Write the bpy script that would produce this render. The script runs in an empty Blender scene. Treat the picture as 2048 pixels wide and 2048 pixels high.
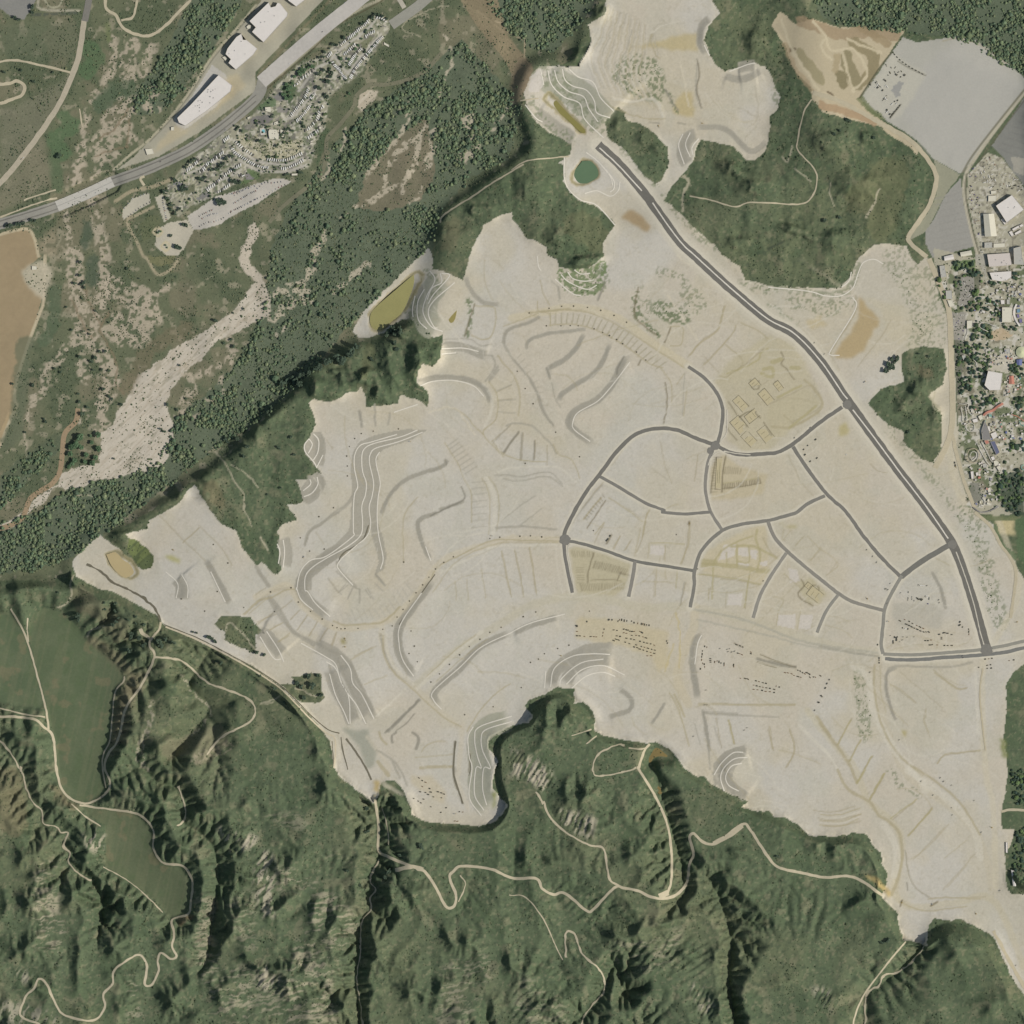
import bpy, bmesh, math, random
import numpy as np
from mathutils import Vector, Matrix
random.seed(7)
RNG = np.random.default_rng(11)
SC = bpy.context.scene
COL = SC.collection

# ---------------------------------------------------------------- camera, sky, sun, exposure
S = 2.0                                   # metres per photograph pixel
cam = bpy.data.objects.new('camera', bpy.data.cameras.new('camera'))
COL.objects.link(cam)
cam.data.type = 'ORTHO'; cam.data.ortho_scale = 4096.0
cam.data.clip_start = 10; cam.data.clip_end = 6000
cam.location = (0, 0, 2500); cam.rotation_euler = (0, 0, 0)
SC.camera = cam
SUN_EL, SUN_AZ = math.radians(42), math.radians(101)      # azimuth clockwise from north
world = bpy.data.worlds.new('World'); SC.world = world; world.use_nodes = True
wn = world.node_tree.nodes; wl = world.node_tree.links
sky = wn.new('ShaderNodeTexSky'); sky.sky_type = 'NISHITA'; sky.sun_disc = False
sky.sun_elevation = SUN_EL; sky.sun_rotation = SUN_AZ
sky.air_density = 1.6; sky.dust_density = 2.5
bg = wn.get('Background') or wn.new('ShaderNodeBackground')
wl.new(sky.outputs[0], bg.inputs[0]); bg.inputs[1].default_value = 0.066
sl = bpy.data.lights.new('sun', 'SUN'); sl.energy = 3.65; sl.angle = math.radians(0.5); sl.color = (1.0, 0.955, 0.89)
so = bpy.data.objects.new('sun', sl); COL.objects.link(so)
sd = Vector((math.sin(SUN_AZ)*math.cos(SUN_EL), math.cos(SUN_AZ)*math.cos(SUN_EL), math.sin(SUN_EL)))
so.rotation_euler = sd.to_track_quat('Z', 'Y').to_euler()
SC.view_settings.view_transform = 'Standard'; SC.view_settings.look = 'None'
SC.view_settings.exposure = 0.0; SC.view_settings.gamma = 1.0
SC.view_settings.use_curve_mapping = False
KF = np.array([1.0, 1.0, 1.02])                                  # brightness of a flat white surface under this light

# ---------------------------------------------------------------- helpers
def lin(c, k=KF):
    """albedo of a surface that shows as the given 0-255 colour when lit flat on"""
    v = np.array(c, dtype=np.float64)/255.0
    v = np.where(v <= 0.04045, v/12.92, ((v+0.055)/1.055)**2.4)
    return np.clip(v/k, 0, 0.85)

def P(s):
    """parse traced points: tRC = tile row/col of 512 px, @x,y,size = any zoomed square, F = whole picture"""
    out = []; ox = oy = 0.0; f = 512/1932
    for tok in s.split():
        if tok[0] == 't': ox, oy, f = int(tok[2])*512.0, int(tok[1])*512.0, 512/1932
        elif tok[0] == '#':
            a = tok[1:].split(','); ox, oy, f = float(a[0]), float(a[1]), 320/1092
        elif tok[0] == '@':
            a = tok[1:].split(','); ox, oy, f = float(a[0]), float(a[1]), float(a[2])/1932
        elif tok[0] == 'F': ox, oy, f = 0.0, 0.0, 2048/1932
        else:
            a, b = tok.split(','); out.append((ox+float(a)*f, oy+float(b)*f))
    return np.array(out)

def smooth(p, step=4.0):
    """Catmull-Rom resample of a traced line"""
    p = np.asarray(p, float)
    if len(p) < 3:
        n = max(2, int(np.hypot(*(p[1]-p[0]))/step)+1)
        t = np.linspace(0, 1, n)[:, None]
        return p[0]*(1-t)+p[1]*t
    q = np.vstack([2*p[0]-p[1], p, 2*p[-1]-p[-2]]); out = []
    for i in range(1, len(q)-2):
        a, b, c, d = q[i-1], q[i], q[i+1], q[i+2]
        n = max(2, int(np.hypot(*(c-b))/step)+1)
        t = np.linspace(0, 1, n, endpoint=False)[:, None]
        out.append(0.5*((2*b)+(-a+c)*t+(2*a-5*b+4*c-d)*t**2+(-a+3*b-3*c+d)*t**3))
    out.append(q[-2][None])
    return np.vstack(out)

_tabs = {}
def vn(x, y, s, seed):
    if seed not in _tabs: _tabs[seed] = np.random.default_rng(seed).random((256, 256)).astype(np.float32)
    T = _tabs[seed]
    fx = x/s; fy = y/s
    xi = np.floor(fx); yi = np.floor(fy); fx = fx-xi; fy = fy-yi
    xi = xi.astype(np.int32) & 255; yi = yi.astype(np.int32) & 255
    x1 = (xi+1) & 255; y1 = (yi+1) & 255
    fx = fx*fx*(3-2*fx); fy = fy*fy*(3-2*fy)
    a = T[yi, xi]; b = T[yi, x1]; c = T[y1, xi]; d = T[y1, x1]
    return a+(b-a)*fx+(c-a)*fy+(a-b-c+d)*fx*fy
def fbm(x, y, s, o, seed, g=0.5):
    v = 0; a = 1; t = 0
    for i in range(o):
        v = v+a*vn(x+i*37.3, y-i*19.7, s, seed+i); t += a; a *= g; s *= 0.5
    return v/t
def sst(a, b, x):
    t = np.clip((x-a)/(b-a), 0, 1); return t*t*(3-2*t)

# ---------------------------------------------------------------- the terrain grid
NI = 960
inner = np.linspace(-14, 2062, NI)
mar = 6*(1.29**np.arange(1, 26)); mar = np.cumsum(mar)
G1 = np.concatenate([(-14-mar)[::-1], inner, 2062+mar])
XX, YY = np.meshgrid(G1, G1); XX = XX.astype(np.float32); YY = YY.astype(np.float32)
NG = len(G1)
W1 = (vn(XX, YY, 11, 901)-.5)*6+(vn(XX, YY, 4.5, 902)-.5)*3
W2 = (vn(XX, YY, 11, 903)-.5)*6+(vn(XX, YY, 4.5, 904)-.5)*3
V1 = (vn(XX, YY, 34, 905)-.5)*16+W1*.8
V2 = (vn(XX, YY, 34, 906)-.5)*16+W2*.8
def win(x0, x1, y0, y1, m):
    a = np.searchsorted(G1, x0-m); b = np.searchsorted(G1, x1+m)
    c = np.searchsorted(G1, y0-m); d = np.searchsorted(G1, y1+m)
    return slice(c, d), slice(a, b)
def polymask(p, warp=0.6):
    p = np.asarray(p); M = np.zeros((NG, NG), np.float32)
    sl_ = win(p[:, 0].min(), p[:, 0].max(), p[:, 1].min(), p[:, 1].max(), 6)
    x = XX[sl_]+W1[sl_]*warp; y = YY[sl_]+W2[sl_]*warp
    ins = np.zeros(x.shape, bool)
    n = len(p); j = n-1
    for i in range(n):
        xi, yi = p[i]; xj, yj = p[j]
        if yi != yj:
            r0, r1 = min(yi, yj), max(yi, yj)
            rows = np.nonzero((y[:, 0]+14 >= r0) & (y[:, 0]-14 <= r1))[0]
            if len(rows):
                r = slice(rows[0], rows[-1]+1)
                yy = y[r]; xx = x[r]
                ins[r] ^= ((yi > yy) != (yj > yy)) & (xx < (xj-xi)*(yy-yi)/(yj-yi)+xi)
        j = i
    M[sl_] = ins
    return M
def blur(A, r, n=2):
    r = int(r)
    for _ in range(n):
        for ax in (0, 1):
            c = np.cumsum(np.concatenate([np.repeat(np.take(A, [0], ax), r+1, ax), A, np.repeat(np.take(A, [-1], ax), r, ax)], ax), ax, dtype=np.float64)
            m = 2*r+1
            A = ((np.take(c, range(m, c.shape[ax]), ax)-np.take(c, range(0, c.shape[ax]-m), ax))/m).astype(np.float32)
    return A
def dist(p, reach, warp=0.0, big=False):
    """distance, signed side (+ = east of the line) and fraction along, inside a window"""
    p = np.asarray(p); sl_ = win(p[:, 0].min(), p[:, 0].max(), p[:, 1].min(), p[:, 1].max(), reach)
    wx, wy = (V1, V2) if big else (W1, W2)
    x = XX[sl_]+wx[sl_]*warp; y = YY[sl_]+wy[sl_]*warp
    D = np.full(x.shape, 1e9, np.float32); Sg = np.ones(x.shape, np.float32); T = np.zeros(x.shape, np.float32)
    L = np.hypot(*np.diff(p, axis=0).T); tot = L.sum()+1e-6; acc = 0
    dd_ = np.diff(p, axis=0); flip_ = (-dd_[:, 1]).sum() < 0 or (abs(dd_[:, 1].sum()) < 1e-6 and dd_[:, 0].sum() < 0)
    for i in range(len(p)-1):
        a = p[i]; b = p[i+1]; d = b-a; l2 = d@d
        if l2 < 1e-6: continue
        u = ((x-a[0])*d[0]+(y-a[1])*d[1])/l2; t = np.clip(u, 0, 1)
        dx = x-(a[0]+t*d[0]); dy = y-(a[1]+t*d[1]); dd = np.hypot(dx, dy)
        k = dd < D
        nrm = np.array([-d[1], d[0]])
        if flip_: nrm = -nrm
        sg = np.sign(dx*nrm[0]+dy*nrm[1])
        D = np.where(k, dd, D); Sg = np.where(k, sg, Sg); T = np.where(k, (acc+t*L[i])/tot, T)
        acc += L[i]
    return sl_, D, Sg, T

C = np.zeros((NG, NG, 3), np.float32)      # albedo
ZONE = np.zeros((NG, NG), np.uint8)        # which ground object a cell belongs to
H = np.zeros((NG, NG), np.float32)
ZN = ['hills', 'graded_earth', 'river_plain', 'crop_field', 'ploughed_field', 'paved_yard', 'gravel_pad', 'forest_floor', 'sand_bar']

def paint(mask, c, a=1.0):
    m = (mask*a)[..., None]; C[:] = C*(1-m)+lin(c).astype(np.float32)*m
def paint_poly(s, c, a=1.0, warp=0.6, soft=0, speck=None, zone=None):
    p = P(s) if isinstance(s, str) else s
    m = polymask(p, warp)
    if zone is not None: ZONE[m > .5] = zone
    if soft: m = blur(m, soft)
    if speck: m = m*sst(speck[1], speck[1]+.12, fbm(XX, YY, speck[0], 2, 77))
    paint(m, c, a); return m
def stroke(s, w, c, a=1.0, warp=0.0, soft=1.6, speck=None, curve=True, taper=False):
    p = P(s) if isinstance(s, str) else np.asarray(s)
    if curve: p = smooth(p, 7)
    if w < 2.4: a *= max(w, .6)/2.4; w = 2.4
    sl_, D, Sg, T = dist(p, w/2+4, warp)
    m = np.clip((w/2-D)/soft+.5, 0, 1)*a
    if taper: m = m*sst(0, .09, T)*sst(0, .09, 1-T)
    if speck: m = m*sst(speck[1], speck[1]+.12, fbm(XX[sl_], YY[sl_], speck[0], 2, 78))
    m = m[..., None]; C[sl_] = C[sl_]*(1-m)+lin(c).astype(np.float32)*m
def scarp(s, wz, k=.9, g=3.0, warp=.9, big=True, f=512/1932, arr=None):
    """ridge steep towards the west over width wz and easing off eastwards"""
    p = smooth(P(s), 12) if isinstance(s, str) else s
    w = wz*f; hgt = w*S*k
    sl_, D, Sg, T = dist(p, w*(1+g), warp, big)
    sd_ = D*Sg
    t_ = np.clip((sd_+w/2)/w, 0, 1); dn = np.clip((sd_-w/2)/(w*g), 0, 1)
    prof = np.where(sd_ < w/2, t_**1.35, (1-dn)**1.25)
    tp = sst(0, .38, T)*sst(0, .38, 1-T)
    n = .75+.5*vn(XX[sl_], YY[sl_], 23, 333)
    (H if arr is None else arr)[sl_] += prof*tp*hgt*n

# ---------------------------------------------------------------- what covers the ground (traced)
n1 = fbm(XX, YY, 190, 4, 1); n2 = fbm(XX, YY, 42, 4, 20); n3 = fbm(XX, YY, 9, 3, 40); n4 = vn(XX, YY, 3.1, 60)
def mixc(base, c, m): base[:] = base*(1-m[..., None])+lin(c).astype(np.float32)*m[..., None]
C[:] = lin((88, 100, 76))
mixc(C, (97, 104, 79), sst(.46, .66, n1)*.8)
mixc(C, (80, 94, 70), sst(.5, .66, n2)*.8)
mixc(C, (108, 108, 85), sst(.60, .72, fbm(XX, YY, 90, 4, 90))*.3)
mixc(C, (80, 90, 70), sst(.52, .62, n3)*.35)
mixc(C, (132, 127, 104), sst(.65, .74, fbm(XX, YY, 26, 4, 110))*.35)
mixc(C, (126, 124, 100), sst(.66, .76, fbm(XX, YY, 5, 2, 115))*.5)
mixc(C, (66, 78, 62), sst(.62, .72, fbm(XX+40, YY, 5.5, 2, 118))*.5)

GRADED = "t20 540,380 600,300 760,172 900,280 960,370 1080,440 1150,410 1165,340 1110,270 1040,220 970,200 945,165 1110,125 1120,70 1240,0 t10 1370,1850 1390,1800 1460,1720 1560,1870 t20 1600,0 1660,80 1790,150 1830,270 1932,400 t21 40,375 110,440 150,475 190,440 190,350 160,260 185,185 160,150 200,95 310,60 270,0 t11 230,1880 350,1860 350,1800 300,1690 420,1680 490,1630 430,1560 370,1490 360,1420 400,1380 450,1270 400,1110 440,1075 530,1105 650,1070 680,1035 730,1030 800,990 830,1080 830,1140 1000,1120 1070,1120 1090,1050 1210,1080 1300,1140 1300,1020 1210,950 1220,870 1260,820 1330,830 1390,770 1410,590 1340,620 1230,500 1160,465 1130,480 1050,500 970,580 870,610 780,620 730,570 760,500 830,400 1000,230 1210,20 t01 1300,1870 1330,1932 t11 1330,100 1400,110 1560,180 1600,60 t01 1610,1932 1650,1830 1720,1700 1850,1620 1932,1600 t02 0,1655 60,1720 100,1790 180,1820 250,1860 275,1932 t12 340,30 350,80 470,100 560,90 640,50 700,0 t02 680,1860 710,1790 770,1710 780,1690 640,1560 520,1520 430,1450 390,1370 400,1250 350,1230 440,1160 450,1080 280,1000 180,920 110,800 90,690 150,560 210,500 500,500 510,470 570,370 600,300 570,180 640,150 700,110 710,-40 1500,-40 1500,0 1570,100 1480,200 1450,300 1490,400 1530,480 1600,540 1700,510 1840,470 1932,520 t03 50,640 90,740 70,830 20,870 10,1000 t02 1930,1080 1900,1150 1830,1210 1760,1200 1680,1110 1430,1050 1390,1110 1370,1210 1330,1270 1210,1400 1140,1520 1200,1540 1300,1640 1400,1740 1530,1850 1600,1932 t12 1720,80 1760,180 1830,190 1932,225 t13 300,240 540,245 640,130 660,50 700,0 t03 800,1850 870,1830 1050,1860 1070,1932 t13 1130,60 1190,0 1260,100 1290,300 1360,460 1400,640 1410,900 1420,1200 1440,1330 1410,1500 1480,1750 1560,1932 t23 1700,90 1720,200 1830,320 1900,450 1960,560 2700,700 2700,1100 1932,1150 1840,1220 1800,1300 1800,1500 1780,1700 1810,1932 t33 1790,200 1760,330 1770,460 1860,470 1840,560 1790,650 1800,900 1840,950 2700,950 2700,2600 2200,2400 1932,1720 1830,1560 1700,1270 1540,1180 1450,1140 1370,1150 1250,1140 1210,1200 1200,1350 1100,1310 1030,1300 1000,1240 980,1100 850,970 900,860 900,790 860,720 850,640 800,600 750,500 650,490 480,520 310,510 230,430 130,370 50,370 0,320 t32 1850,330 1730,290 1780,250 1650,200 1500,120 1450,60 1400,70 1300,0 t22 1240,1850 1190,1790 1090,1730 1030,1750 900,1730 690,1690 620,1640 630,1560 590,1470 540,1430 470,1450 470,1330 350,1320 250,1370 130,1420 100,1460 160,1540 130,1590 0,1610 t21 1760,1700 1750,1780 1830,1870 t31 1810,0 1780,150 1900,290 1810,400 1700,440 1620,430 1290,410 1170,350 1170,300 1110,160 1040,90 940,110 930,200 890,270 780,180 650,80 590,0 t21 560,1730 440,1570 200,1330 0,1180 t20 1240,850 1170,770 1000,680 850,600 740,580 580,490"
ISL = ["t02 800,810 850,850 860,910 960,930 1040,980 1110,1050 1170,1110 1180,1230 1130,1360 1080,1390 1000,1330 930,1240 860,1140 720,1040 700,930 740,870",
 "t13 1010,740 1080,700 1180,680 1330,700 1350,850 1320,970 1230,1030 1220,1060 1300,1170 1310,1230 1310,1450 1240,1560 1150,1530 1020,1400 1020,1320 910,1280 750,1110 850,1000 1030,950 1010,860",
 "t20 1610,850 1680,780 1890,795 1920,850 t21 0,840 60,910 0,920 t20 1932,930 1932,1075 1830,1030 1690,960 1700,900",
 "t21 270,1240 350,1240 420,1210 490,1220 500,1350 530,1400 480,1440 340,1440 250,1370 180,1300 290,1300"]
LOW = "F 1150,-60 1110,60 1065,120 1005,160 985,220 1000,270 960,310 900,350 832,400 815,490 806,525 795,570 775,602 740,632 690,645 660,650 590,690 560,730 500,790 430,860 365,905 300,955 200,1012 140,1055 130,1090 0,1095 -5000,1095 -5000,-5000 1150,-5000"
low = polymask(P(LOW), .8)
ZONE[low > .5] = 2
gr = polymask(P(GRADED), .5)
for i_ in ISL: gr = gr*(1-polymask(P(i_), .5))
ZONE[gr > .5] = 1
# river plain cover
pl = low*(1-gr)
mixc(C, (100, 104, 82), pl*.75)
mixc(C, (84, 93, 72), pl*sst(.45, .6, n2)*.8)
mixc(C, (114, 111, 91), pl*sst(.56, .68, fbm(XX, YY, 60, 4, 140))*.8)
mixc(C, (158, 150, 130), pl*sst(.64, .72, fbm(XX, YY, 15, 3, 150))*.5)
# crop fields
FIELDS = ["t20 -900,740 100,775 190,930 280,1230 330,1480 200,1470 0,1440 -900,1300",
 "t20 225,830 250,760 330,720 480,760 600,880 640,960 870,1140 940,1240 935,1270 860,1360 830,1700 780,1850 770,1932 t30 770,0 790,170 740,230 640,262 560,245 500,200 440,100 430,0 t20 425,1932 400,1700 340,1400 290,1230 220,950",
 "t30 620,290 850,320 1030,350 1120,430 1160,500 1150,600 1200,700 1260,735 1370,750 1440,850 1430,1000 1400,1100 1290,1140 1180,1000 960,850 790,740 800,560 790,430 660,350"]
fm = np.zeros_like(H)
fn_ = sst(.4, .65, fbm(XX, YY, 40, 4, 260))
for f_, c_ in zip(FIELDS, [(84, 97, 73), (86, 98, 73), (90, 99, 75)]):
    fm = np.maximum(fm, paint_poly(f_, c_, .93, .3, zone=3))
mixc(C, (98, 106, 82), fm*fn_*.5); mixc(C, (84, 98, 70), fm*sst(.55, .7, fbm(XX, YY, 12, 3, 270))*.5); mixc(C, (108, 111, 86), fm*sst(.55, .7, vn(XX+YY*.22, YY*.03, 4.5, 280))*.3); mixc(C, (116, 110, 86), fm*sst(.66, .74, fbm(XX, YY, 22, 3, 290))*.5)
paint_poly("t20 640,960 800,1090 960,1250 900,1330 860,1400 850,1700 780,1900 900,1700 960,1480 1060,1300 1000,1200 900,1050 720,940", (128, 118, 95), .5, 1, soft=2)
paint_poly("t10 -2500,-700 t00 0,1770 200,1730 250,1790 290,1932 t10 310,0 235,60 170,130 210,220 320,300 250,560 200,700 120,930 100,1180 50,1290 0,1420 -2500,2600", (150, 134, 107), .95, .2, zone=4)
paint_poly("t10 0,1420 50,1290 100,1180 60,1180 0,1330", (168, 150, 118), .6, .2)
stroke("t00 0,1770 110,1740 210,1730 260,1800 290,1932", 6, (175, 164, 138)); stroke("t10 340,0 330,330 300,430 250,560 200,700 130,930 110,1090 130,1120 90,1210 40,1330 0,1440", 6, (176, 165, 140))
paint_poly("t10 230,60 340,30 400,120 340,300 310,330 210,230 160,130", (178, 170, 150), .85, 1, soft=1)
paint_poly("t00 310,1932 290,1790 420,1730 470,1932", (150, 140, 118), .6, 1, soft=2, speck=(12, .4))

# forests
FOR = ["F 870,75 905,110 985,200 975,240 960,300 880,340 830,400 812,480 720,560 650,620 600,690 560,730 480,800 400,850 330,905 230,985 150,1045 60,1078 -60,1085 -60,1000 60,970 130,920 240,895 300,860 330,790 400,735 440,690 480,620 500,560 512,470 540,400 590,330 640,260 690,210 790,140",
 "F 370,-20 470,-20 400,100 350,160 300,215 255,215 250,180 290,130 330,60",
 "F 1520,-60 2100,-60 2100,160 1932,140 1870,110 1800,72 1700,60 1600,50 1545,32",
 "F 885,-40 1145,-40 1100,45 1040,100 1000,90 960,60",
 "F 0,960 60,900 110,850 120,820 60,850 0,900"]
HOLES = ["F 690,330 740,270 800,220 815,260 822,330 790,380 720,400 670,390"]
fo = np.zeros_like(H)
for f_ in FOR: fo = np.maximum(fo, polymask(P(f_), 1.2))
for f_ in HOLES: fo *= 1-polymask(P(f_), 1.2)
fo *= 1-gr
thin = sst(.30, .5, fbm(XX, YY, 50, 4, 210)+.25*vn(XX, YY, 14, 99)-.05)
fo_d = fo*thin
mixc(C, (90, 100, 82), fo*.9)
ZONE[(fo > .5)] = 7
FA2 = polymask(P("F 540,400 620,330 700,330 720,400 800,430 810,480 690,560 560,720 480,760 450,700 500,620 512,480"), 1.5)*fo
SAND = lambda s, sp=None, a=.95, c=(185, 177, 163), w=1.2, z=True: paint_poly(s, c, a, w, speck=sp, zone=8 if z else None)
# pale clearing of sand and scrub in the forest
mixc(C, (116, 110, 92), polymask(P(HOLES[0]), 1)*.8)
for st, w_ in [("t01 1290,930 1220,1050 1150,1080 1040,1190 990,1290 970,1400", 8), ("t01 1230,1060 1210,1190 1170,1290 1130,1350 1080,1400 960,1450 900,1500 760,1550", 9), ("t01 1350,1010 1330,1130 1290,1250", 14), ("t01 1180,1270 1160,1330", 8),
               ("t01 1100,1390 1110,1470", 5), ("t01 1250,1400 1220,1490 1150,1540", 4), ("t01 960,1150 1060,1060 1160,870", 10), ("t01 830,1340 900,1250 960,1130", 8), ("t01 440,1910 520,1770", 12),
               ("t01 660,970 680,1090 640,1150", 6), ("t01 500,1350 550,1270 540,1200", 6), ("t11 170,290 330,230 380,330", 20), ("t11 130,460 280,350", 16), ("t11 580,270 700,170 850,60", 8), ("t11 150,600 250,520", 6), ("t11 400,160 440,60", 14),
               ("t01 1380,750 1420,580 1480,470 1420,250", 4), ("t01 1780,980 1900,830 1932,770", 5), ("t01 1560,1180 1640,1080 1600,900", 22)]:
    stroke(st, w_*1.3, (176, 167, 148), .8, 1.2, speck=(7, .38))
# riverbed
SAND("t11 0,180 70,200 95,330 60,400 0,490 t10 1932,490 1800,575 1640,640 1500,800 1430,830 1300,1000 1250,1110 1310,1290 1310,1420 1250,1560 1130,1640 1050,1625 950,1660 850,1680 700,1700 600,1770 420,1740 390,1760 350,1850 220,1932 t20 130,100 0,140 0,100 150,20 t10 190,1932 260,1830 440,1720 460,1640 600,1590 750,1560 760,1330 840,1290 900,1160 1000,1000 1040,900 1190,800 1340,680 1540,570 1620,500 1750,440", w=.9)
SAND("t01 780,720 850,680 925,685 900,750 850,790 800,845 765,810", c=(180, 170, 152), w=.4)
stroke("F 480,430 462,490 485,525 498,560 500,590 470,600", 20, (180, 171, 156), .95, 1.2)
for st, w_ in [("t00 870,270 840,520 760,660 690,760 650,900 640,1050 600,1200 560,1380", 14), ("t00 1000,350 960,450 980,640", 30), ("t00 1150,360 1090,450 1070,540", 24), ("t00 1200,660 1100,780 1180,820", 22), ("t00 960,790 860,880 850,1000 760,1100", 44),
               ("t00 990,1050 940,900", 22), ("t00 620,1110 600,1230 560,1360", 24), ("t00 730,1200 800,1200 880,1170", 16), ("t00 700,1350 760,1230", 14),
               ("t00 700,1500 740,1700 790,1932 t10 780,100 760,300 730,420", 26), ("t00 510,1600 530,1932", 12), ("t10 560,0 580,200 600,400 640,560 580,620", 34), ("t10 700,600 750,420 800,200", 18), ("t10 850,240 1000,300 1080,350 1040,600", 50), ("t10 880,480 900,620 830,560", 30),
               ("t10 1000,420 1150,310 1290,210", 12), ("t10 700,650 780,760 830,900 830,1000 760,1130", 34), ("t10 500,690 430,800 330,880 340,980 250,1100 220,1230", 16), ("t10 620,780 640,920", 24), ("t10 720,1150 790,1270 740,1290", 20), ("t10 870,850 910,980", 5),
               ("t10 180,1340 200,1480", 6), ("t10 1150,350 1190,480", 26), ("t10 1400,850 1450,1000 1380,1130 1330,1240", 22), ("t10 1500,900 1640,820", 14), ("t10 1690,600 1760,700 1720,820", 16), ("t10 1670,900 1640,1080 1530,1100", 12), ("t10 1300,1320 1450,1220 1560,1190", 9), ("t10 700,1200 600,1180 600,1260", 12)]:
    stroke(st, w_, (168, 158, 140), .85, 1.3, soft=5, speck=(7, .40))
for st in ["t10 820,430 760,560 830,700 880,820 870,950 930,1050", "t10 540,330 620,500 690,620", "t10 640,250 700,420 760,520", "t00 760,1040 880,950 960,820", "t00 960,1110 980,900", "t00 720,1180 850,1130 960,1110"]:
    stroke(st, 4.5, (122, 110, 90), .7, .8)
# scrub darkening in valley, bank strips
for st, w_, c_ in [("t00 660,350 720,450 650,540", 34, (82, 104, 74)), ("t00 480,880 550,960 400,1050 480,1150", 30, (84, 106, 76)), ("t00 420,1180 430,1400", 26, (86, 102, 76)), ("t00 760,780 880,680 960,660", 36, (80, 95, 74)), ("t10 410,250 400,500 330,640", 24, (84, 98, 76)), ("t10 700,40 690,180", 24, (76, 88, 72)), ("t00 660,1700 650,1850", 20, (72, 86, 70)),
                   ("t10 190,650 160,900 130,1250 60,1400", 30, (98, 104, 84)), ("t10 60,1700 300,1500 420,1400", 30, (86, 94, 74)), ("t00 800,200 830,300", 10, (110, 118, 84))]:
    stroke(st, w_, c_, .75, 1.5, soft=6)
paint_poly("F 850,-30 930,-30 960,70 1005,125 1000,165 985,180 950,110 900,50", (132, 121, 98), .92, .3)
for k in range(7): stroke(f"F {872+k*14},{2+k*9} {900+k*13},{30+k*11} {925+k*12},{70+k*11}", 2, (150, 138, 112), .4, .8)
stroke("F 935,40 985,60 990,110", 3, (172, 158, 132), .7); stroke("F 960,60 985,75", 3, (172, 158, 132), .7); stroke("F 900,20 950,60", 2, (150, 137, 112), .7)
paint_poly("t02 0,560 60,420 150,480 160,560 90,690 60,760 0,860", (140, 126, 104), .75, 1, soft=1)
# left uplands (dry chaparral) by the west country road
paint_poly("t00 0,820 150,780 400,650 540,560 450,780 270,1050 0,1350", (112, 112, 94), .8, .8, soft=2)
paint_poly("t00 350,1180 390,1250 370,1400 200,1500 0,1600 -300,1600 0,1430 150,1250 330,1020", (120, 117, 98), .8, .8, soft=2)
paint_poly("t00 0,200 620,150 600,450 300,470 0,430", (92, 100, 80), .6, 1, soft=3)
# sandbank of frontage, commercial strip
paint_poly("t01 560,-60 0,540 t00 1932,680 1500,1000 1200,1180 980,1250 870,1290 1000,1190 1150,1040 1300,880 1600,440 1932,60 t01 100,-80", (160, 156, 140), .95, .1, zone=5)
paint_poly("t00 1600,490 1700,560 1760,660 1640,800 1420,960 1360,1000 1310,900 1440,740", (176, 173, 166), .95, 0, zone=5)
paint_poly("t00 1250,1010 1340,940 1420,980 1600,850 1780,720 1860,640 1800,560 1720,560 1640,800 1400,1010 1150,1160", (172, 162, 136), .8, .8, soft=1)
stroke("t00 1932,40 1800,200 1600,430 1440,680 1280,890 1120,1060 980,1170 860,1280", 5, (168, 162, 140), .9)
stroke("t00 1932,55 1810,210 1610,440 1450,690 1290,900 1130,1070", 1.6, (78, 78, 66), .8)
stroke("t01 760,0 560,-90", 4, (130, 126, 112))
stroke("t01 560,0 300,270 0,580", 5, (112, 108, 86), .85, speck=(4, .3))
stroke("t01 960,0 800,90 600,200 400,400 200,570 0,740 t00 1780,890 1600,1030 1480,1090", 2.2, (84, 78, 60), .95)
stroke("t01 930,0 780,70 600,190 400,370 200,540 0,700", 6, (162, 156, 136), .8)

# camping ground base
paint_poly("t00 1932,1260 1800,1370 1600,1490 1430,1560 1350,1640 1280,1530 1230,1440 1310,1360 1380,1260 1480,1180 1560,1120 1640,1040 1750,960 1932,850 t01 180,620 320,490 470,430 620,330 780,200 900,110 1000,150 1010,230 940,320 860,430 780,560 720,610 640,650 540,740 550,800 520,960 440,1100 430,1180 400,1260 260,1310 150,1290 0,1330", (148, 146, 128), .9, .4, zone=5)
paint_poly("@440,160,220 540,1000 640,950 760,1040 1000,1090 1250,1050 1400,1020 1500,1100 1430,1260 1300,1340 1100,1370 850,1370 700,1320 560,1180 300,1000 420,930", (158, 154, 128), .8, .3)
cp_ = blur(polymask(P("t00 1932,1260 1800,1370 1600,1490 1430,1560 1350,1640 1280,1530 1230,1440 1310,1360 1480,1180 1640,1040 1932,850 t01 180,620 320,490 470,430 620,330 780,200 900,110 1000,150 1010,230 940,320 860,430 780,560 720,610 640,650 540,740 550,800 520,960 440,1100 430,1180 400,1260 260,1310 150,1290 0,1330"), 0), 1)
mixc(C, (96, 106, 82), cp_*sst(.54, .6, fbm(XX, YY, 9, 2, 440))*.8); mixc(C, (186, 182, 168), cp_*sst(.58, .64, fbm(XX+9, YY, 4.5, 2, 450))*.8); mixc(C, (108, 106, 100), cp_*sst(.6, .66, fbm(XX-9, YY, 6, 2, 460))*.8)
for k in range(46):
    t = k/45; x = 350+t*1080; y = 990+170*math.sin(t*3.0)
    for dy in (0, 150):
        stroke(f"@440,160,220 {x},{y+dy} {x-60+90*t},{y+dy+90}", 2, (178, 172, 148), .9, curve=False)
for k in range(22):
    a = k/22*6.28; stroke([(300+(650+150*math.cos(a))*.1139, 240+(1220+130*math.sin(a))*.1139), (300+(650+250*math.cos(a))*.1139, 240+(1220+240*math.sin(a))*.1139)], 2, (180, 176, 150), .8, curve=False)
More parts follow.
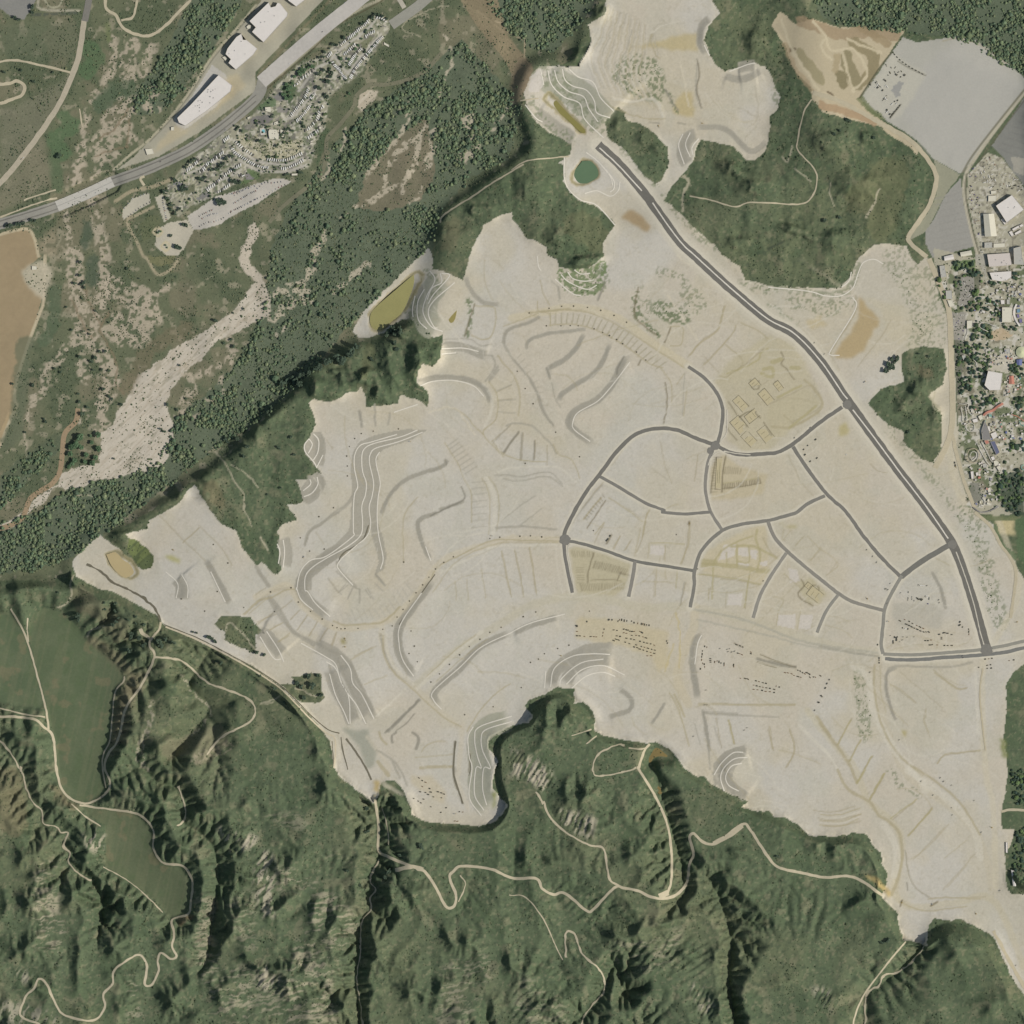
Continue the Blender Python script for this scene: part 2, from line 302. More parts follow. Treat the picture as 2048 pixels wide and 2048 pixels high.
for s_, c_ in [("@440,160,220 850,320 990,330 980,470 900,480 790,470 700,540 640,500", (88, 108, 78)), ("@440,160,220 1040,130 1300,0 1340,140 1270,350 1200,420 1150,230 1080,200", (78, 96, 68)), ("@300,240,220 1600,1090 1700,1000 1720,850 1932,930 1932,1010 1700,1110 1590,1140", (90, 108, 74)),
               ("@580,0,220 1230,750 1400,650 1470,640 1340,850 1280,840", (108, 112, 86)), ("@300,240,220 560,1150 800,1130 790,1260 640,1300 530,1230", (98, 102, 80)), ("@440,160,220 1750,1000 1850,830 1932,880 1860,1100 1720,1500 1690,1450 1740,1150", (80, 94, 70))]:
    paint_poly(s_, c_, .85, .4)
for s_, c_ in [("@440,160,220 540,680 620,630 780,620 950,620 930,700 830,760 700,790 560,740", (122, 119, 116)), ("@440,160,220 900,290 1040,240 1190,260 1160,350 1060,380 960,320", (118, 116, 114)), ("@440,160,220 980,480 1200,490 1180,570 1000,580", (128, 125, 120)), ("@300,240,220 800,1380 960,1270 1090,1290 940,1380 840,1420", (122, 121, 118)),
               ("@300,240,220 1650,960 1720,930 1830,1020 1780,1060 1700,1050", (122, 118, 118)), ("@440,160,220 480,1640 560,1700 530,1760 430,1690", (124, 120, 120)), ("@300,240,220 430,1080 560,1100 680,1170 560,1180 400,1130", (120, 120, 122))]:
    paint_poly(s_, c_, .9, .2)
for s_ in ["@580,0,220 1500,340 1390,480 1170,660 1030,760 850,900 680,1090", "@580,0,220 1600,600 1350,880 1150,1120 1000,1300", "@580,0,220 790,1000 900,1160 1010,1280", "@580,0,220 680,1100 450,1200 300,1400 150,1600", "@440,160,220 300,1180 500,1330 650,1420 900,1470 1200,1480 1450,1370", "@440,160,220 330,1400 540,1530 700,1590 950,1610 1200,1600 1500,1500",
           "@300,240,220 600,950 800,890 1100,730 1350,600", "@300,240,220 1000,1200 1200,1080 1450,960 1600,870", "@440,160,220 1150,700 1300,620 1500,400 1700,150"]:
    stroke(s_, 5, (172, 168, 158), .85)
# storage lots south of the camping ground
for s_, c_, z_ in [("@300,240,220 660,1690 1180,1330 1400,1280 1640,1200 1932,1090 1932,1440 1700,1560 1500,1650 1300,1780 1240,1830 850,1932 760,1930 680,1780", (178, 173, 164), 5), ("t01 0,1390 120,1350 200,1345 270,1370 150,1440 0,1540", (178, 173, 164), 5),
                   ("t00 920,1590 1000,1500 1120,1455 1140,1530 1040,1590 930,1660", (176, 171, 156), 5), ("t00 1170,1490 1225,1460 1290,1640 1240,1680", (178, 173, 157), 5), ("t00 1190,1730 1270,1680 1410,1660 1460,1740 1390,1880 1340,1932 1260,1932 1170,1850", (180, 174, 158), 5)]:
    paint_poly(s_, c_, .95, .2, zone=z_)
stroke("t00 870,1520 1000,1440 1150,1410 1300,1350", 7, (158, 148, 124), .8)
stroke("t00 1160,1560 1040,1620 960,1670 1040,1840 1080,1932 t10 1110,20 1190,140 1290,100 1350,20", 6, (162, 152, 128), .8)
paint_poly("t00 1050,1700 1100,1640 1190,1620 1220,1680 1170,1730 1130,1800 1080,1820", (96, 102, 76), .8, .3)
paint_poly("t10 1110,0 1330,0 1300,60 1200,80 1130,50", (112, 112, 82), .8, .3)
for x_, y_ in [(1190, 1750), (1250, 1860)]: stroke(f"t00 {x_-35},{y_} {x_},{y_-35} {x_+35},{y_} {x_},{y_+35} {x_-35},{y_}", 4.5, (182, 172, 144), .9)
sbm = blur((ZONE == 8).astype(np.float32), 1); us_ = (XX*.72-YY*.69); vs_ = (XX*.69+YY*.72)
us_ = us_+V1*.8; str_ = fbm(us_*.16, vs_*1.3, 3.2, 3, 470); mixc(C, (160, 150, 132), sbm*sst(.52, .66, str_)*.45); mixc(C, (192, 184, 170), sbm*sst(.56, .7, 1-str_)*.4); mixc(C, (120, 118, 98), sbm*sst(.64, .72, fbm(us_*.35, vs_, 6, 3, 480))*.4)
# hillside soils
for st, w_, c_ in [("t20 600,640 700,720 800,800 900,900", 40, (108, 104, 84)), ("t20 1060,1250 960,1450 900,1700", 30, (122, 116, 94)), ("t20 1280,1800 1500,1720 1640,1700 1520,1850", 36, (122, 117, 96)), ("t30 60,100 100,400", 60, (112, 104, 82)), ("t30 560,300 400,150", 14, (120, 110, 88)), ("t30 1440,1120 1360,1170", 12, (128, 106, 84)),
                   ("t02 500,1700 650,1800", 60, (100, 102, 76)), ("t03 700,1500 950,1300 850,1700", 60, (104, 106, 78)), ("t13 1150,850 1200,900", 20, (118, 108, 86)), ("t10 1600,1750 1650,1850", 30, (116, 108, 84)), ("t10 950,1000 1150,700 1400,560", 30, (112, 104, 84)), ("t11 850,700 820,900", 20, (104, 106, 78)), ("t01 1500,1700 1450,1850", 30, (104, 102, 80))]:
    stroke(st, w_, c_, .55, 2, soft=8)
stroke("t20 1740,1760 1480,1870", 22, (146, 138, 118), .6, 1.5, speck=(3.5, .45))
stroke("t20 1135,1450 1130,1640 1070,1740 1060,1900 1090,1932", 11, (150, 144, 126), .75, 2, speck=(3.5, .4)); stroke("t20 1350,1240 1430,1330 1500,1400 1580,1470 1570,1560 1440,1680", 4, (158, 152, 132), .8, 1.5, speck=(3.5, .35))
# bare strata on the sunny slopes
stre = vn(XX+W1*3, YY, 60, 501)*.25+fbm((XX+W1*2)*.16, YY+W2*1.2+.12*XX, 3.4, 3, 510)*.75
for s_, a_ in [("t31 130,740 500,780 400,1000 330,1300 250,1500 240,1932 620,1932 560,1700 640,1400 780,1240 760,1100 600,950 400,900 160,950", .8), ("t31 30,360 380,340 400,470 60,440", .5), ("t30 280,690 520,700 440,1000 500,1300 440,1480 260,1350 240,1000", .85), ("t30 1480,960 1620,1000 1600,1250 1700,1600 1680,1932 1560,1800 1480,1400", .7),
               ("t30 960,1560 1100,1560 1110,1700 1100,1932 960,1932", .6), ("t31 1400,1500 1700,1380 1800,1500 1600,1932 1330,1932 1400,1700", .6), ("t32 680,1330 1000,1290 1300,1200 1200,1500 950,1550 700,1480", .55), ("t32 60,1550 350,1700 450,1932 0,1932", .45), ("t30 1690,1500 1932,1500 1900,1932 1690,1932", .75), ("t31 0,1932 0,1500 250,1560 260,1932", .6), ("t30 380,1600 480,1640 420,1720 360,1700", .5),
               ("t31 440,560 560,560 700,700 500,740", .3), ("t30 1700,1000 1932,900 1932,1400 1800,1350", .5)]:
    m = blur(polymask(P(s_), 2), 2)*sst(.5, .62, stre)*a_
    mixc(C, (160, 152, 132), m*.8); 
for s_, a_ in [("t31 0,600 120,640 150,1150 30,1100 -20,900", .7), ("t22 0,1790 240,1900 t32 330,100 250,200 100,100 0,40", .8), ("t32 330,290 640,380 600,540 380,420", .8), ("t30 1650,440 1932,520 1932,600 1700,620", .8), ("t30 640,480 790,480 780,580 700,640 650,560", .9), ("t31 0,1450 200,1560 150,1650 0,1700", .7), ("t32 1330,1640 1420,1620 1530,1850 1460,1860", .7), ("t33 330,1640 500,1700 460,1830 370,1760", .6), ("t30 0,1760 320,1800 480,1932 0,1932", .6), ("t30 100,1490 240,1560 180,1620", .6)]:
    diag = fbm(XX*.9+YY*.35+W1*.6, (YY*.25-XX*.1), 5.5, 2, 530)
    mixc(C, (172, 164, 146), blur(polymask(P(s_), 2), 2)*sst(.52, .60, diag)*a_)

# ---- graded land
gcol = np.zeros_like(C); gcol[:] = lin((182, 175, 160))
mixc(gcol, (182, 178, 168), sst(.40, .62, fbm(XX, YY, 160, 3, 601)+.12*sst(1150, 700, XX)))
mixc(gcol, (180, 172, 150), sst(.50, .70, fbm(XX, YY, 110, 4, 611)+.10*sst(1100, 1500, XX))*.5)
mixc(gcol, (172, 170, 156), sst(.55, .68, fbm(XX, YY, 60, 3, 621))*.3)
st_ = fbm((XX+YY*.6)*.25, (YY-XX*.6)*1.2, 5, 3, 651); mixc(gcol, (168, 160, 143), sst(.54, .70, st_)*.13)
mixc(gcol, (194, 188, 176), sst(.58, .70, fbm(XX*1.1-YY*.5, (YY+XX*.5)*.3, 4, 3, 661))*.16)
C[:] = C*(1-gr[..., None])+gcol*gr[..., None]
edge = np.clip(blur(gr, 2)-.0, 0, 1)*gr; mixc(C, (190, 182, 162), np.clip(1-np.abs(edge-.75)*4, 0, 1)*.35)
TAN = (172, 164, 136); GRY = (152, 148, 136); OLV = (164, 156, 118)
for s_, c_, a_ in [("t12 1500,1000 1640,800 1932,600 t13 200,650 420,1100 380,1200 200,1290 0,1480 t12 1750,1480 1620,1380 1640,1200 1560,1000", TAN, .55), ("t22 420,270 600,250 910,370 860,560 780,640 490,620", TAN, .8), ("t13 0,1100 300,1000 400,1120 180,1280 0,1400", TAN, .4),
                   ("t22 480,800 700,800 1000,850 1180,900 1180,1150 1100,1200 1060,1080 760,1000 480,960", (182, 170, 138), .6), ("t22 1440,330 1560,240 1800,120 1932,80 1932,560 1800,520 1440,460", (184, 172, 140), .55), ("t12 1600,1500 1750,1600 1932,1650 1900,1800 1500,1850 1480,1600", (176, 164, 132), .6), ("t23 220,520 330,500 440,610 380,700 300,710", TAN, .8),
                   ("t23 950,680 1250,700 1330,760 1300,880 1000,860 930,800", (168, 164, 152), .7), ("t31 1160,60 1330,60 1440,180 1420,270 1180,140", (180, 168, 138), .5), ("t02 760,780 1100,560 1400,700 1350,880 1000,800", (178, 168, 142), .35),
                   ("t13 200,0 560,260 1080,400 1350,460 1100,720 900,600 860,430 700,300", (180, 172, 148), .4), ("t13 690,300 740,370 840,490 830,540 770,600 720,720 650,760 510,780 500,740 600,600 690,480", (166, 148, 112), .9), ("t13 290,500 400,440 440,520 330,560", (178, 164, 128), .6), ("t13 540,1290 590,1250 620,1310 580,1350 530,1350", (168, 158, 114), .8),
                   ("t02 850,340 900,350 880,400 850,370 t02 1340,250 1400,250 1400,390 1350,390", (174, 160, 118), .7), ("t02 1280,700 1370,700 1370,880 1300,880 1200,850", (172, 156, 108), .6), ("t20 1240,320 1300,320 1370,370 1350,390 1260,350", (162, 158, 102), .8), ("t02 830,1650 900,1570 1000,1640 1040,1700 1020,1750 930,1700", (158, 138, 106), .9),
                   ("t31 890,90 935,100 930,190 880,170", (178, 158, 108), .9), ("t33 720,790 800,820 940,940 900,975 840,900", (178, 158, 108), .9), ("t21 630,970 670,960 680,1000 640,1010", (140, 132, 88), .9), ("t31 1775,180 1810,190 1815,290 1790,300", (138, 142, 88), .9), ("t23 1010,1640 1045,1660 1030,1700 1010,1690", (160, 150, 100), .8), ("t23 1750,1700 1790,1720 1800,1870 1770,1840", (118, 124, 76), .9), ("t23 90,80 120,80 120,110 t23 160,100 220,90 200,125 160,120", OLV, .8), ("t23 1710,60 1860,60 1860,170 1740,170", (184, 172, 134), .9)]:
    paint_poly(s_, c_, a_, 1, soft=1)
m = blur(polymask(P("t20 970,200 1040,220 1110,270 1165,340 1150,410 1080,440 1010,370 960,280"), .6), 0)
mixc(C, (102, 112, 72), m); mixc(C, (84, 94, 64), m*sst(.5, .6, vn(XX+YY, YY*.4, 7, 71)))
# grey terraced slopes: band + a low step
GB = [("t21 690,250 560,330 430,430 350,520 350,620 440,720 560,810", 26), ("t21 900,480 970,550", 5), ("t21 1390,0 1250,50 1220,100 1260,250 1320,370", 9), ("t11 1560,1855 1390,1910", 6),
      ("t11 1440,1550 1400,1590 1150,1680 1020,1790 950,1932", 8), ("t21 1340,500 1200,690 1090,850 1070,960 1090,1080 1170,1210 1220,1240", 19), ("t21 1932,905 1700,1010 1550,1170 1400,1300 1340,1380 1400,1480", 15), ("t22 0,920 130,860 350,790", 13), ("t21 430,1000 580,1070 680,1180 740,1300 830,1480 870,1580", 30), ("t21 560,1180 600,1300 680,1450 740,1600", 30), ("t21 20,900 100,960 200,1080", 28),
      ("t21 1932,1570 1760,1620 1680,1720 1680,1840 1700,1932 t31 1680,100 1700,230 1760,330", 44), ("t22 290,1330 320,1210 450,1100 600,1040 780,1030", 26), ("t22 400,1300 460,1200 600,1120 760,1110", 26), ("t22 800,1330 890,1400 890,1490 720,1550", 10), ("t22 1450,920 1380,970 1360,1120 1385,1300 1400,1420", 13), ("t22 1560,1932 1640,1840 1780,1790", 22), ("t32 1560,0 1650,130 1780,230", 22),
      ("t11 1400,170 1290,330 1290,500 1370,560", 48), ("t11 1240,200 1160,380 1180,480", 20), ("t11 1570,140 1630,270 1720,350 1850,370", 9), ("t11 1230,970 1320,925 1500,920 1650,950 1740,1030 1780,1130", 12), ("t11 1410,680 1560,690 1750,760", 18), ("t12 545,580 480,700 400,780 260,850", 10), ("t12 260,850 290,920", 6), ("t12 110,690 130,640 250,590 540,555", 7), ("t12 745,650 680,800 600,900 480,970 370,1050 350,1110", 10),
      ("t12 920,765 840,800 760,960 650,1080 480,1170 430,1260 500,1340 590,1400 605,1450", 15), ("t02 260,560 350,640 500,710 600,800 720,930", 60), ("t02 180,840 330,960 480,1060", 26), ("t02 1400,1010 1320,1050 1290,1170 1330,1250", 26), ("t02 1380,965 1600,970 1780,1130 1860,1120 1932,1050", 11), ("t02 1500,130 1430,200 1420,320 1470,410", 14), ("t02 1600,570 1700,600 1800,580 1880,530", 14), ("t02 1700,510 1840,490", 22),
      ("t23 1240,460 1300,570 1340,720", 7), ("t22 1440,1500 1470,1640 1490,1800", 6), ("t22 1440,1510 1700,1525", 5), ("t22 1150,1450 1060,1590", 6), ("t23 960,1180 900,1210 890,1330 920,1460 960,1560", 6), ("t20 1330,500 1370,560 1370,660", 26), ("t20 1550,360 1650,530 1740,700", 13), ("t11 780,1170 800,1290", 6), ("t11 895,1120 900,1280", 4), ("t11 1010,1180 1000,1270", 4), ("t21 200,190 230,300 220,420", 24), ("t11 460,1350 490,1450 470,1590", 20), ("t11 380,1700 480,1700 440,1800 360,1850", 22),
      ("t21 370,250 400,150 500,80 620,0", 6), ("t11 620,1932 700,1870 740,1780", 5), ("t21 940,920 970,1060 1050,1210 1170,1290", 6), ("t21 1000,1650 1100,1550 1230,1420", 7), ("t21 100,640 180,740 280,900 430,1000", 8), ("t31 1500,0 1510,120 1560,270", 5), ("t12 1300,880 1290,1200", 2), ("t11 1760,950 1830,860", 4), ("t02 1400,450 1390,700 1430,820", 3), ("t12 700,180 645,330", 4), ("t12 350,230 360,330", 4), ("t21 0,410 100,560", 7), ("t21 0,700 120,600 260,570", 5)]
for s_, w_ in GB:
    stroke(s_, w_, GRY if w_ < 40 else (150, 150, 134), .85 if w_ > 5 else .7, .3, soft=1.3, taper=w_ > 8)
paint_poly("t21 640,1620 760,1650 850,1640 860,1720 910,1800 880,1932 830,1932 780,1760 700,1680", (146, 147, 134), .85, .6, soft=1)
for s_, w_ in [("t02 230,560 400,700 560,850 680,960", 44), ("t03 40,600 60,760", 12), ("t11 1180,330 1160,420 1220,500", 22), ("t11 1300,120 1390,180 1340,280", 18), ("t12 640,60 700,130 670,230", 20)]:
    stroke(s_, w_, (112, 120, 94), .6, 1, speck=(5, .45))
paint_poly("t12 330,150 360,90 470,100 570,90 700,30 720,120 690,230 640,290 500,300 400,270", (104, 120, 82), .85, .7, speck=(5, .36))
for s_ in ["t11 1230,115 1250,170 1110,420 1030,490 960,550 920,565 870,530 860,460 900,390 1060,250 1200,130 1230,115", "t02 530,1215 600,1220 650,1290 630,1350 500,1400 450,1330 530,1215", "t20 800,320 890,305 1000,390 1040,470 940,495 850,420 800,320", "t02 270,705 300,720 420,850 550,980 520,1000 400,890 290,800 245,740 270,705"]:
    stroke(s_, 9, (160, 150, 118), .7, .8); stroke(s_, 4, (128, 122, 90), .7, .8)
# speckled weeds on the fills
for s_, w_, a_, t_ in [("t13 1000,40 1150,250 1230,500 1200,640", 74, .5, .53), ("t23 1480,0 1580,150 1650,450 1760,850", 34, .6, .5), ("t23 690,1250 710,1500 740,1680", 26, .6, .52), ("t33 900,0 1000,120 1140,200", 16, .6, .54), ("t13 200,340 450,400 620,330", 30, .6, .53), ("t13 0,230 200,260 500,300 620,220 680,80", 13, .6, .4), ("t02 820,560 920,480 1050,520 1100,640", 40, .8, .45), ("t02 850,640 950,720 1100,740", 14, .9, .42), ("t02 1160,680 1210,760 1260,860", 9, .8, .45),
                       ("t12 950,240 930,400 1000,500 1090,590", 13, .9, .4), ("t12 1120,390 1200,430 1290,460", 34, .9, .42), ("t12 1000,330 1050,420", 20, .6, .5), ("t12 1300,330 1380,300 1420,380", 30, .6, .5), ("t12 1120,110 1250,150 1340,240", 18, .6, .5), ("t02 1140,1480 1250,1600 1400,1760 1520,1860", 14, .6, .48), ("t02 850,1150 1000,1290 1080,1370", 22, .6, .5), ("t13 900,1300 1100,1520 1250,1700 1400,1900", 18, .5, .52), ("t12 1740,200 1932,260", 14, .7, .45), ("t02 140,760 300,960 460,1040", 18, .6, .5), ("t11 1600,320 1620,470 1590,590", 9, .9, .35), ("t13 0,370 160,480 220,520", 12, .6, .45), ("t13 1240,60 1290,330", 12, .7, .45)]:
    stroke(s_, w_, (106, 116, 88), a_, 1.5, soft=5, speck=(4.2, t_))
# faint unpaved street beds
for s_, w_, c_ in [("t21 0,640 110,600 250,560 340,700 600,870 960,830 1200,640 1350,430 1500,320 1932,200 t22 0,200 360,210", 13, (186, 176, 152)), ("t21 1200,1320 1500,1060 1932,790 t22 150,700 420,640 700,660 1000,720 1350,720 1932,860 t23 200,930 600,1030 850,1060", 17, (178, 172, 152)), ("t12 0,470 200,430 500,390 800,470 1050,650 1330,830", 16, (188, 178, 150)), ("t21 950,840 960,1000 1050,1200 1200,1330 1500,1600", 13, (184, 176, 156)),
                   ("t22 1380,720 1370,860 1250,1220 1330,1450", 18, (184, 174, 150)), ("t23 850,1070 830,1300 880,1600 1000,1900 t33 1100,100 1500,400 1650,700 1700,950", 15, (180, 172, 152)), ("t13 1380,500 1390,1200 1370,1450 1450,1800 1700,1932 t23 1850,400 1880,650 1700,1000 1620,1200 1640,1932 t33 1700,300 1720,900", 12, (188, 180, 158)), ("t23 300,1500 500,1750 650,1932 t33 760,250 930,400 1010,560 980,800 960,950 1100,1050 1400,1020 1700,1000 1932,1500", 14, (180, 172, 148)),
                   ("t21 1560,1600 1530,1932 t31 1520,100 1600,300", 10, (184, 176, 158)), ("t21 840,1700 1000,1932 t31 950,100 1100,200", 8, (184, 176, 158))]:
    stroke(s_, w_, c_, .55, .4, soft=4)
for s_, w_ in [("t22 1350,730 1700,800 1932,880 t23 200,960 500,1020 850,1065", 5), ("t22 1400,810 1650,870 1932,930 t23 300,1010 850,1095", 3.5)]: stroke(s_, w_, (160, 157, 144), .7, .3)
for s_, w_, a_ in [("t22 1240,760 1270,960 1260,1180", 3, .7), ("t22 1220,1000 1150,1200", 4, .5)]: stroke(s_, w_, (178, 164, 120), a_, .6)
stroke("t02 1400,460 1415,560 1395,680 1430,810", 2.6, (140, 130, 108), .9, .3)
# lot lines
def ticks(u, l, n, w=2.2, c=(158, 152, 138), a=.75, i0=0, i1=1):
    u = smooth(P(u), 2); l = smooth(P(l), 2)
    for k in range(n):
        t = i0+(i1-i0)*k/max(1, n-1)
        stroke([u[int(t*(len(u)-1))], l[int(t*(len(l)-1))]], w, c, a, curve=False)
ticks("t12 290,430 500,440 680,480 860,570 1000,680 1160,800", "t12 290,510 480,510 620,550 780,640 940,730 1090,850", 23, 2.4, (150, 144, 122))
ticks("t12 70,740 150,860 210,960 270,1130 ", "t12 20,790 90,900 150,970 210,1130", 10, 2, (164, 158, 144))
stroke("t12 20,790 120,910 180,1020 220,1150 290,1260", 3, (148, 142, 128), .8)
ticks("t21 600,790 740,735 870,735 950,700 1050,610 1130,540", "t21 620,830 740,820 880,810 990,780 1090,690 1180,600", 15, 2, (166, 162, 150))
ticks("t21 680,540 740,580 820,580 900,540", "t21 620,610 700,660 870,660 960,600", 5, 2.4, (156, 151, 140))
for s_, w_ in [("t21 270,670 190,730", 2), ("t21 330,740 260,810", 2.5), ("t21 390,780 310,890", 3), ("t21 460,830 400,935", 3), ("t21 540,880 480,970", 3), ("t21 605,910 575,1000", 4), ("t21 75,570 0,620", 2), ("t21 150,770 10,830", 2), ("t21 190,840 110,890", 2), ("t21 250,930 170,980", 2), ("t11 1932,1390 1870,1490", 4), ("t12 50,1330 0,1400", 4), ("t12 80,1340 65,1530", 5), ("t12 175,1390 168,1530", 4), ("t12 265,1430 265,1580", 2), ("t11 1810,1030 1932,970", 2), ("t11 1820,1090 1932,1080", 2), ("t11 1780,1400 1920,1280", 2.4), ("t21 550,500 620,610", 2), ("t21 1850,300 1880,450 1920,620", 1.6), ("t21 740,1090 880,1020", 2),
              ("t22 20,290 60,480 90,640", 2), ("t22 130,270 160,450 180,610", 2), ("t22 1080,450 1070,640", 1.5), ("t22 1160,250 1150,360", 1.5), ("t22 700,80 620,230", 2), ("t22 820,180 770,280", 2), ("t22 1020,0 980,200 920,340", 2.4), ("t22 1340,90 1320,240 1280,400", 2.4), ("t22 1310,540 1270,710", 2.4), ("t22 1500,570 1480,660", 2), ("t22 1790,480 1760,730", 2), ("t22 1620,600 1610,720", 1.6), ("t22 900,210 860,280", 1.6), ("t22 1430,470 1880,550", 2),
              ("t22 1540,1560 1580,1780", 2), ("t22 1635,1570 1680,1750", 3.4), ("t23 0,1640 40,1800", 2.4), ("t23 160,1640 200,1790 150,1920", 2.4), ("t23 630,1560 520,1760", 3), ("t23 700,1720 610,1880", 3), ("t23 790,1840 730,1932 t33 670,110", 3), ("t33 880,40 770,240", 4), ("t33 1110,250 940,390", 2.2), ("t33 1240,300 1060,510", 3.4), ("t33 1330,450 1100,690", 1.6), ("t33 1560,650 1320,920", 1.6), ("t23 1250,1190 1340,1270 1430,1330 1500,1330", 3), ("t23 940,1310 1120,1440", 1.6), ("t23 1000,1210 1320,1480", 1.4), ("t23 1190,1480 1180,1570 1220,1700", 1.6), ("t23 1600,1800 1330,1840 1280,1900", 2.4),
              ("t12 1120,1400 1150,1560 1210,1720", 1.6), ("t12 1400,1500 1380,1700", 2), ("t12 870,1410 750,1580", 2), ("t12 690,1700 530,1900", 2.4), ("t12 1850,1000 1932,940", 1.6), ("t12 1600,380 1550,550 1440,630 1330,760", 2), ("t12 1640,620 1500,760 1440,830", 1.8), ("t12 1900,700 1780,800 1640,900", 3), ("t12 1450,760 1560,880", 1.6), ("t12 1110,570 1090,850", 0.8), ("t13 0,1120 180,1040 330,980 400,1130 190,1250", 2), ("t13 260,1720 370,1850", 1.6), ("t13 770,1570 830,1620 900,1640", 2.2), ("t13 150,1500 210,1620 240,1700", 1.6),
              ("t20 1210,30 1360,190 1550,370", 2), ("t20 1500,100 1660,260 1750,400", 1.8), ("t20 1380,230 1440,180 1500,120", 3), ("t21 450,150 510,240", 1.6), ("t11 1790,30 1870,100", 1.2), ("t11 530,1390 580,1450", 1.6), ("t11 1200,1000 1260,1020", 2), ("t22 880,-20 970,40", 1.6), ("t33 340,320 500,330 660,290", 2), ("t33 380,380 520,390 700,350", 2), ("t33 420,440 560,430 700,400", 2), ("t33 1040,640 1060,800 1120,910 1230,980", 2), ("t33 1230,980 1350,980 1640,975", 1.6), ("t23 130,210 50,240", 1.4), ("t23 400,280 320,370", 1.4), ("t23 520,380 470,450", 1.4), ("t22 1640,0 1600,20", 1), ("t13 660,300 670,380 640,460 500,680 470,740 540,860", 3), ("t13 230,520 430,750", 2), ("t13 930,480 860,600 680,830", 1.6), ("t33 300,0 301,0", 0.7)]:
    stroke(s_, w_, (154, 145, 122), .7, .3)
# lots bounded by lighter pads
for s_ in ["t22 1710,270 1790,270 1790,340 1710,330", "t22 1800,290 1850,290 1850,360 1800,350", "t22 1600,250 1690,240 1680,330 1560,370", "t22 1700,380 1790,390 1780,430 1700,420", "t22 1860,380 1932,370 1932,410 1870,400", "t23 150,420 220,440 240,520 170,540", "t23 80,780 210,770 200,880 70,860", "t23 240,770 340,780 320,890 230,880", "t22 1050,250 1150,260 1150,330 1040,320", "t22 1640,620 1740,620 1730,710 1620,700", "t02 150,570 210,520 240,640 200,700 120,690"]:
    paint_poly(s_, (190, 184, 176), .8, .3)
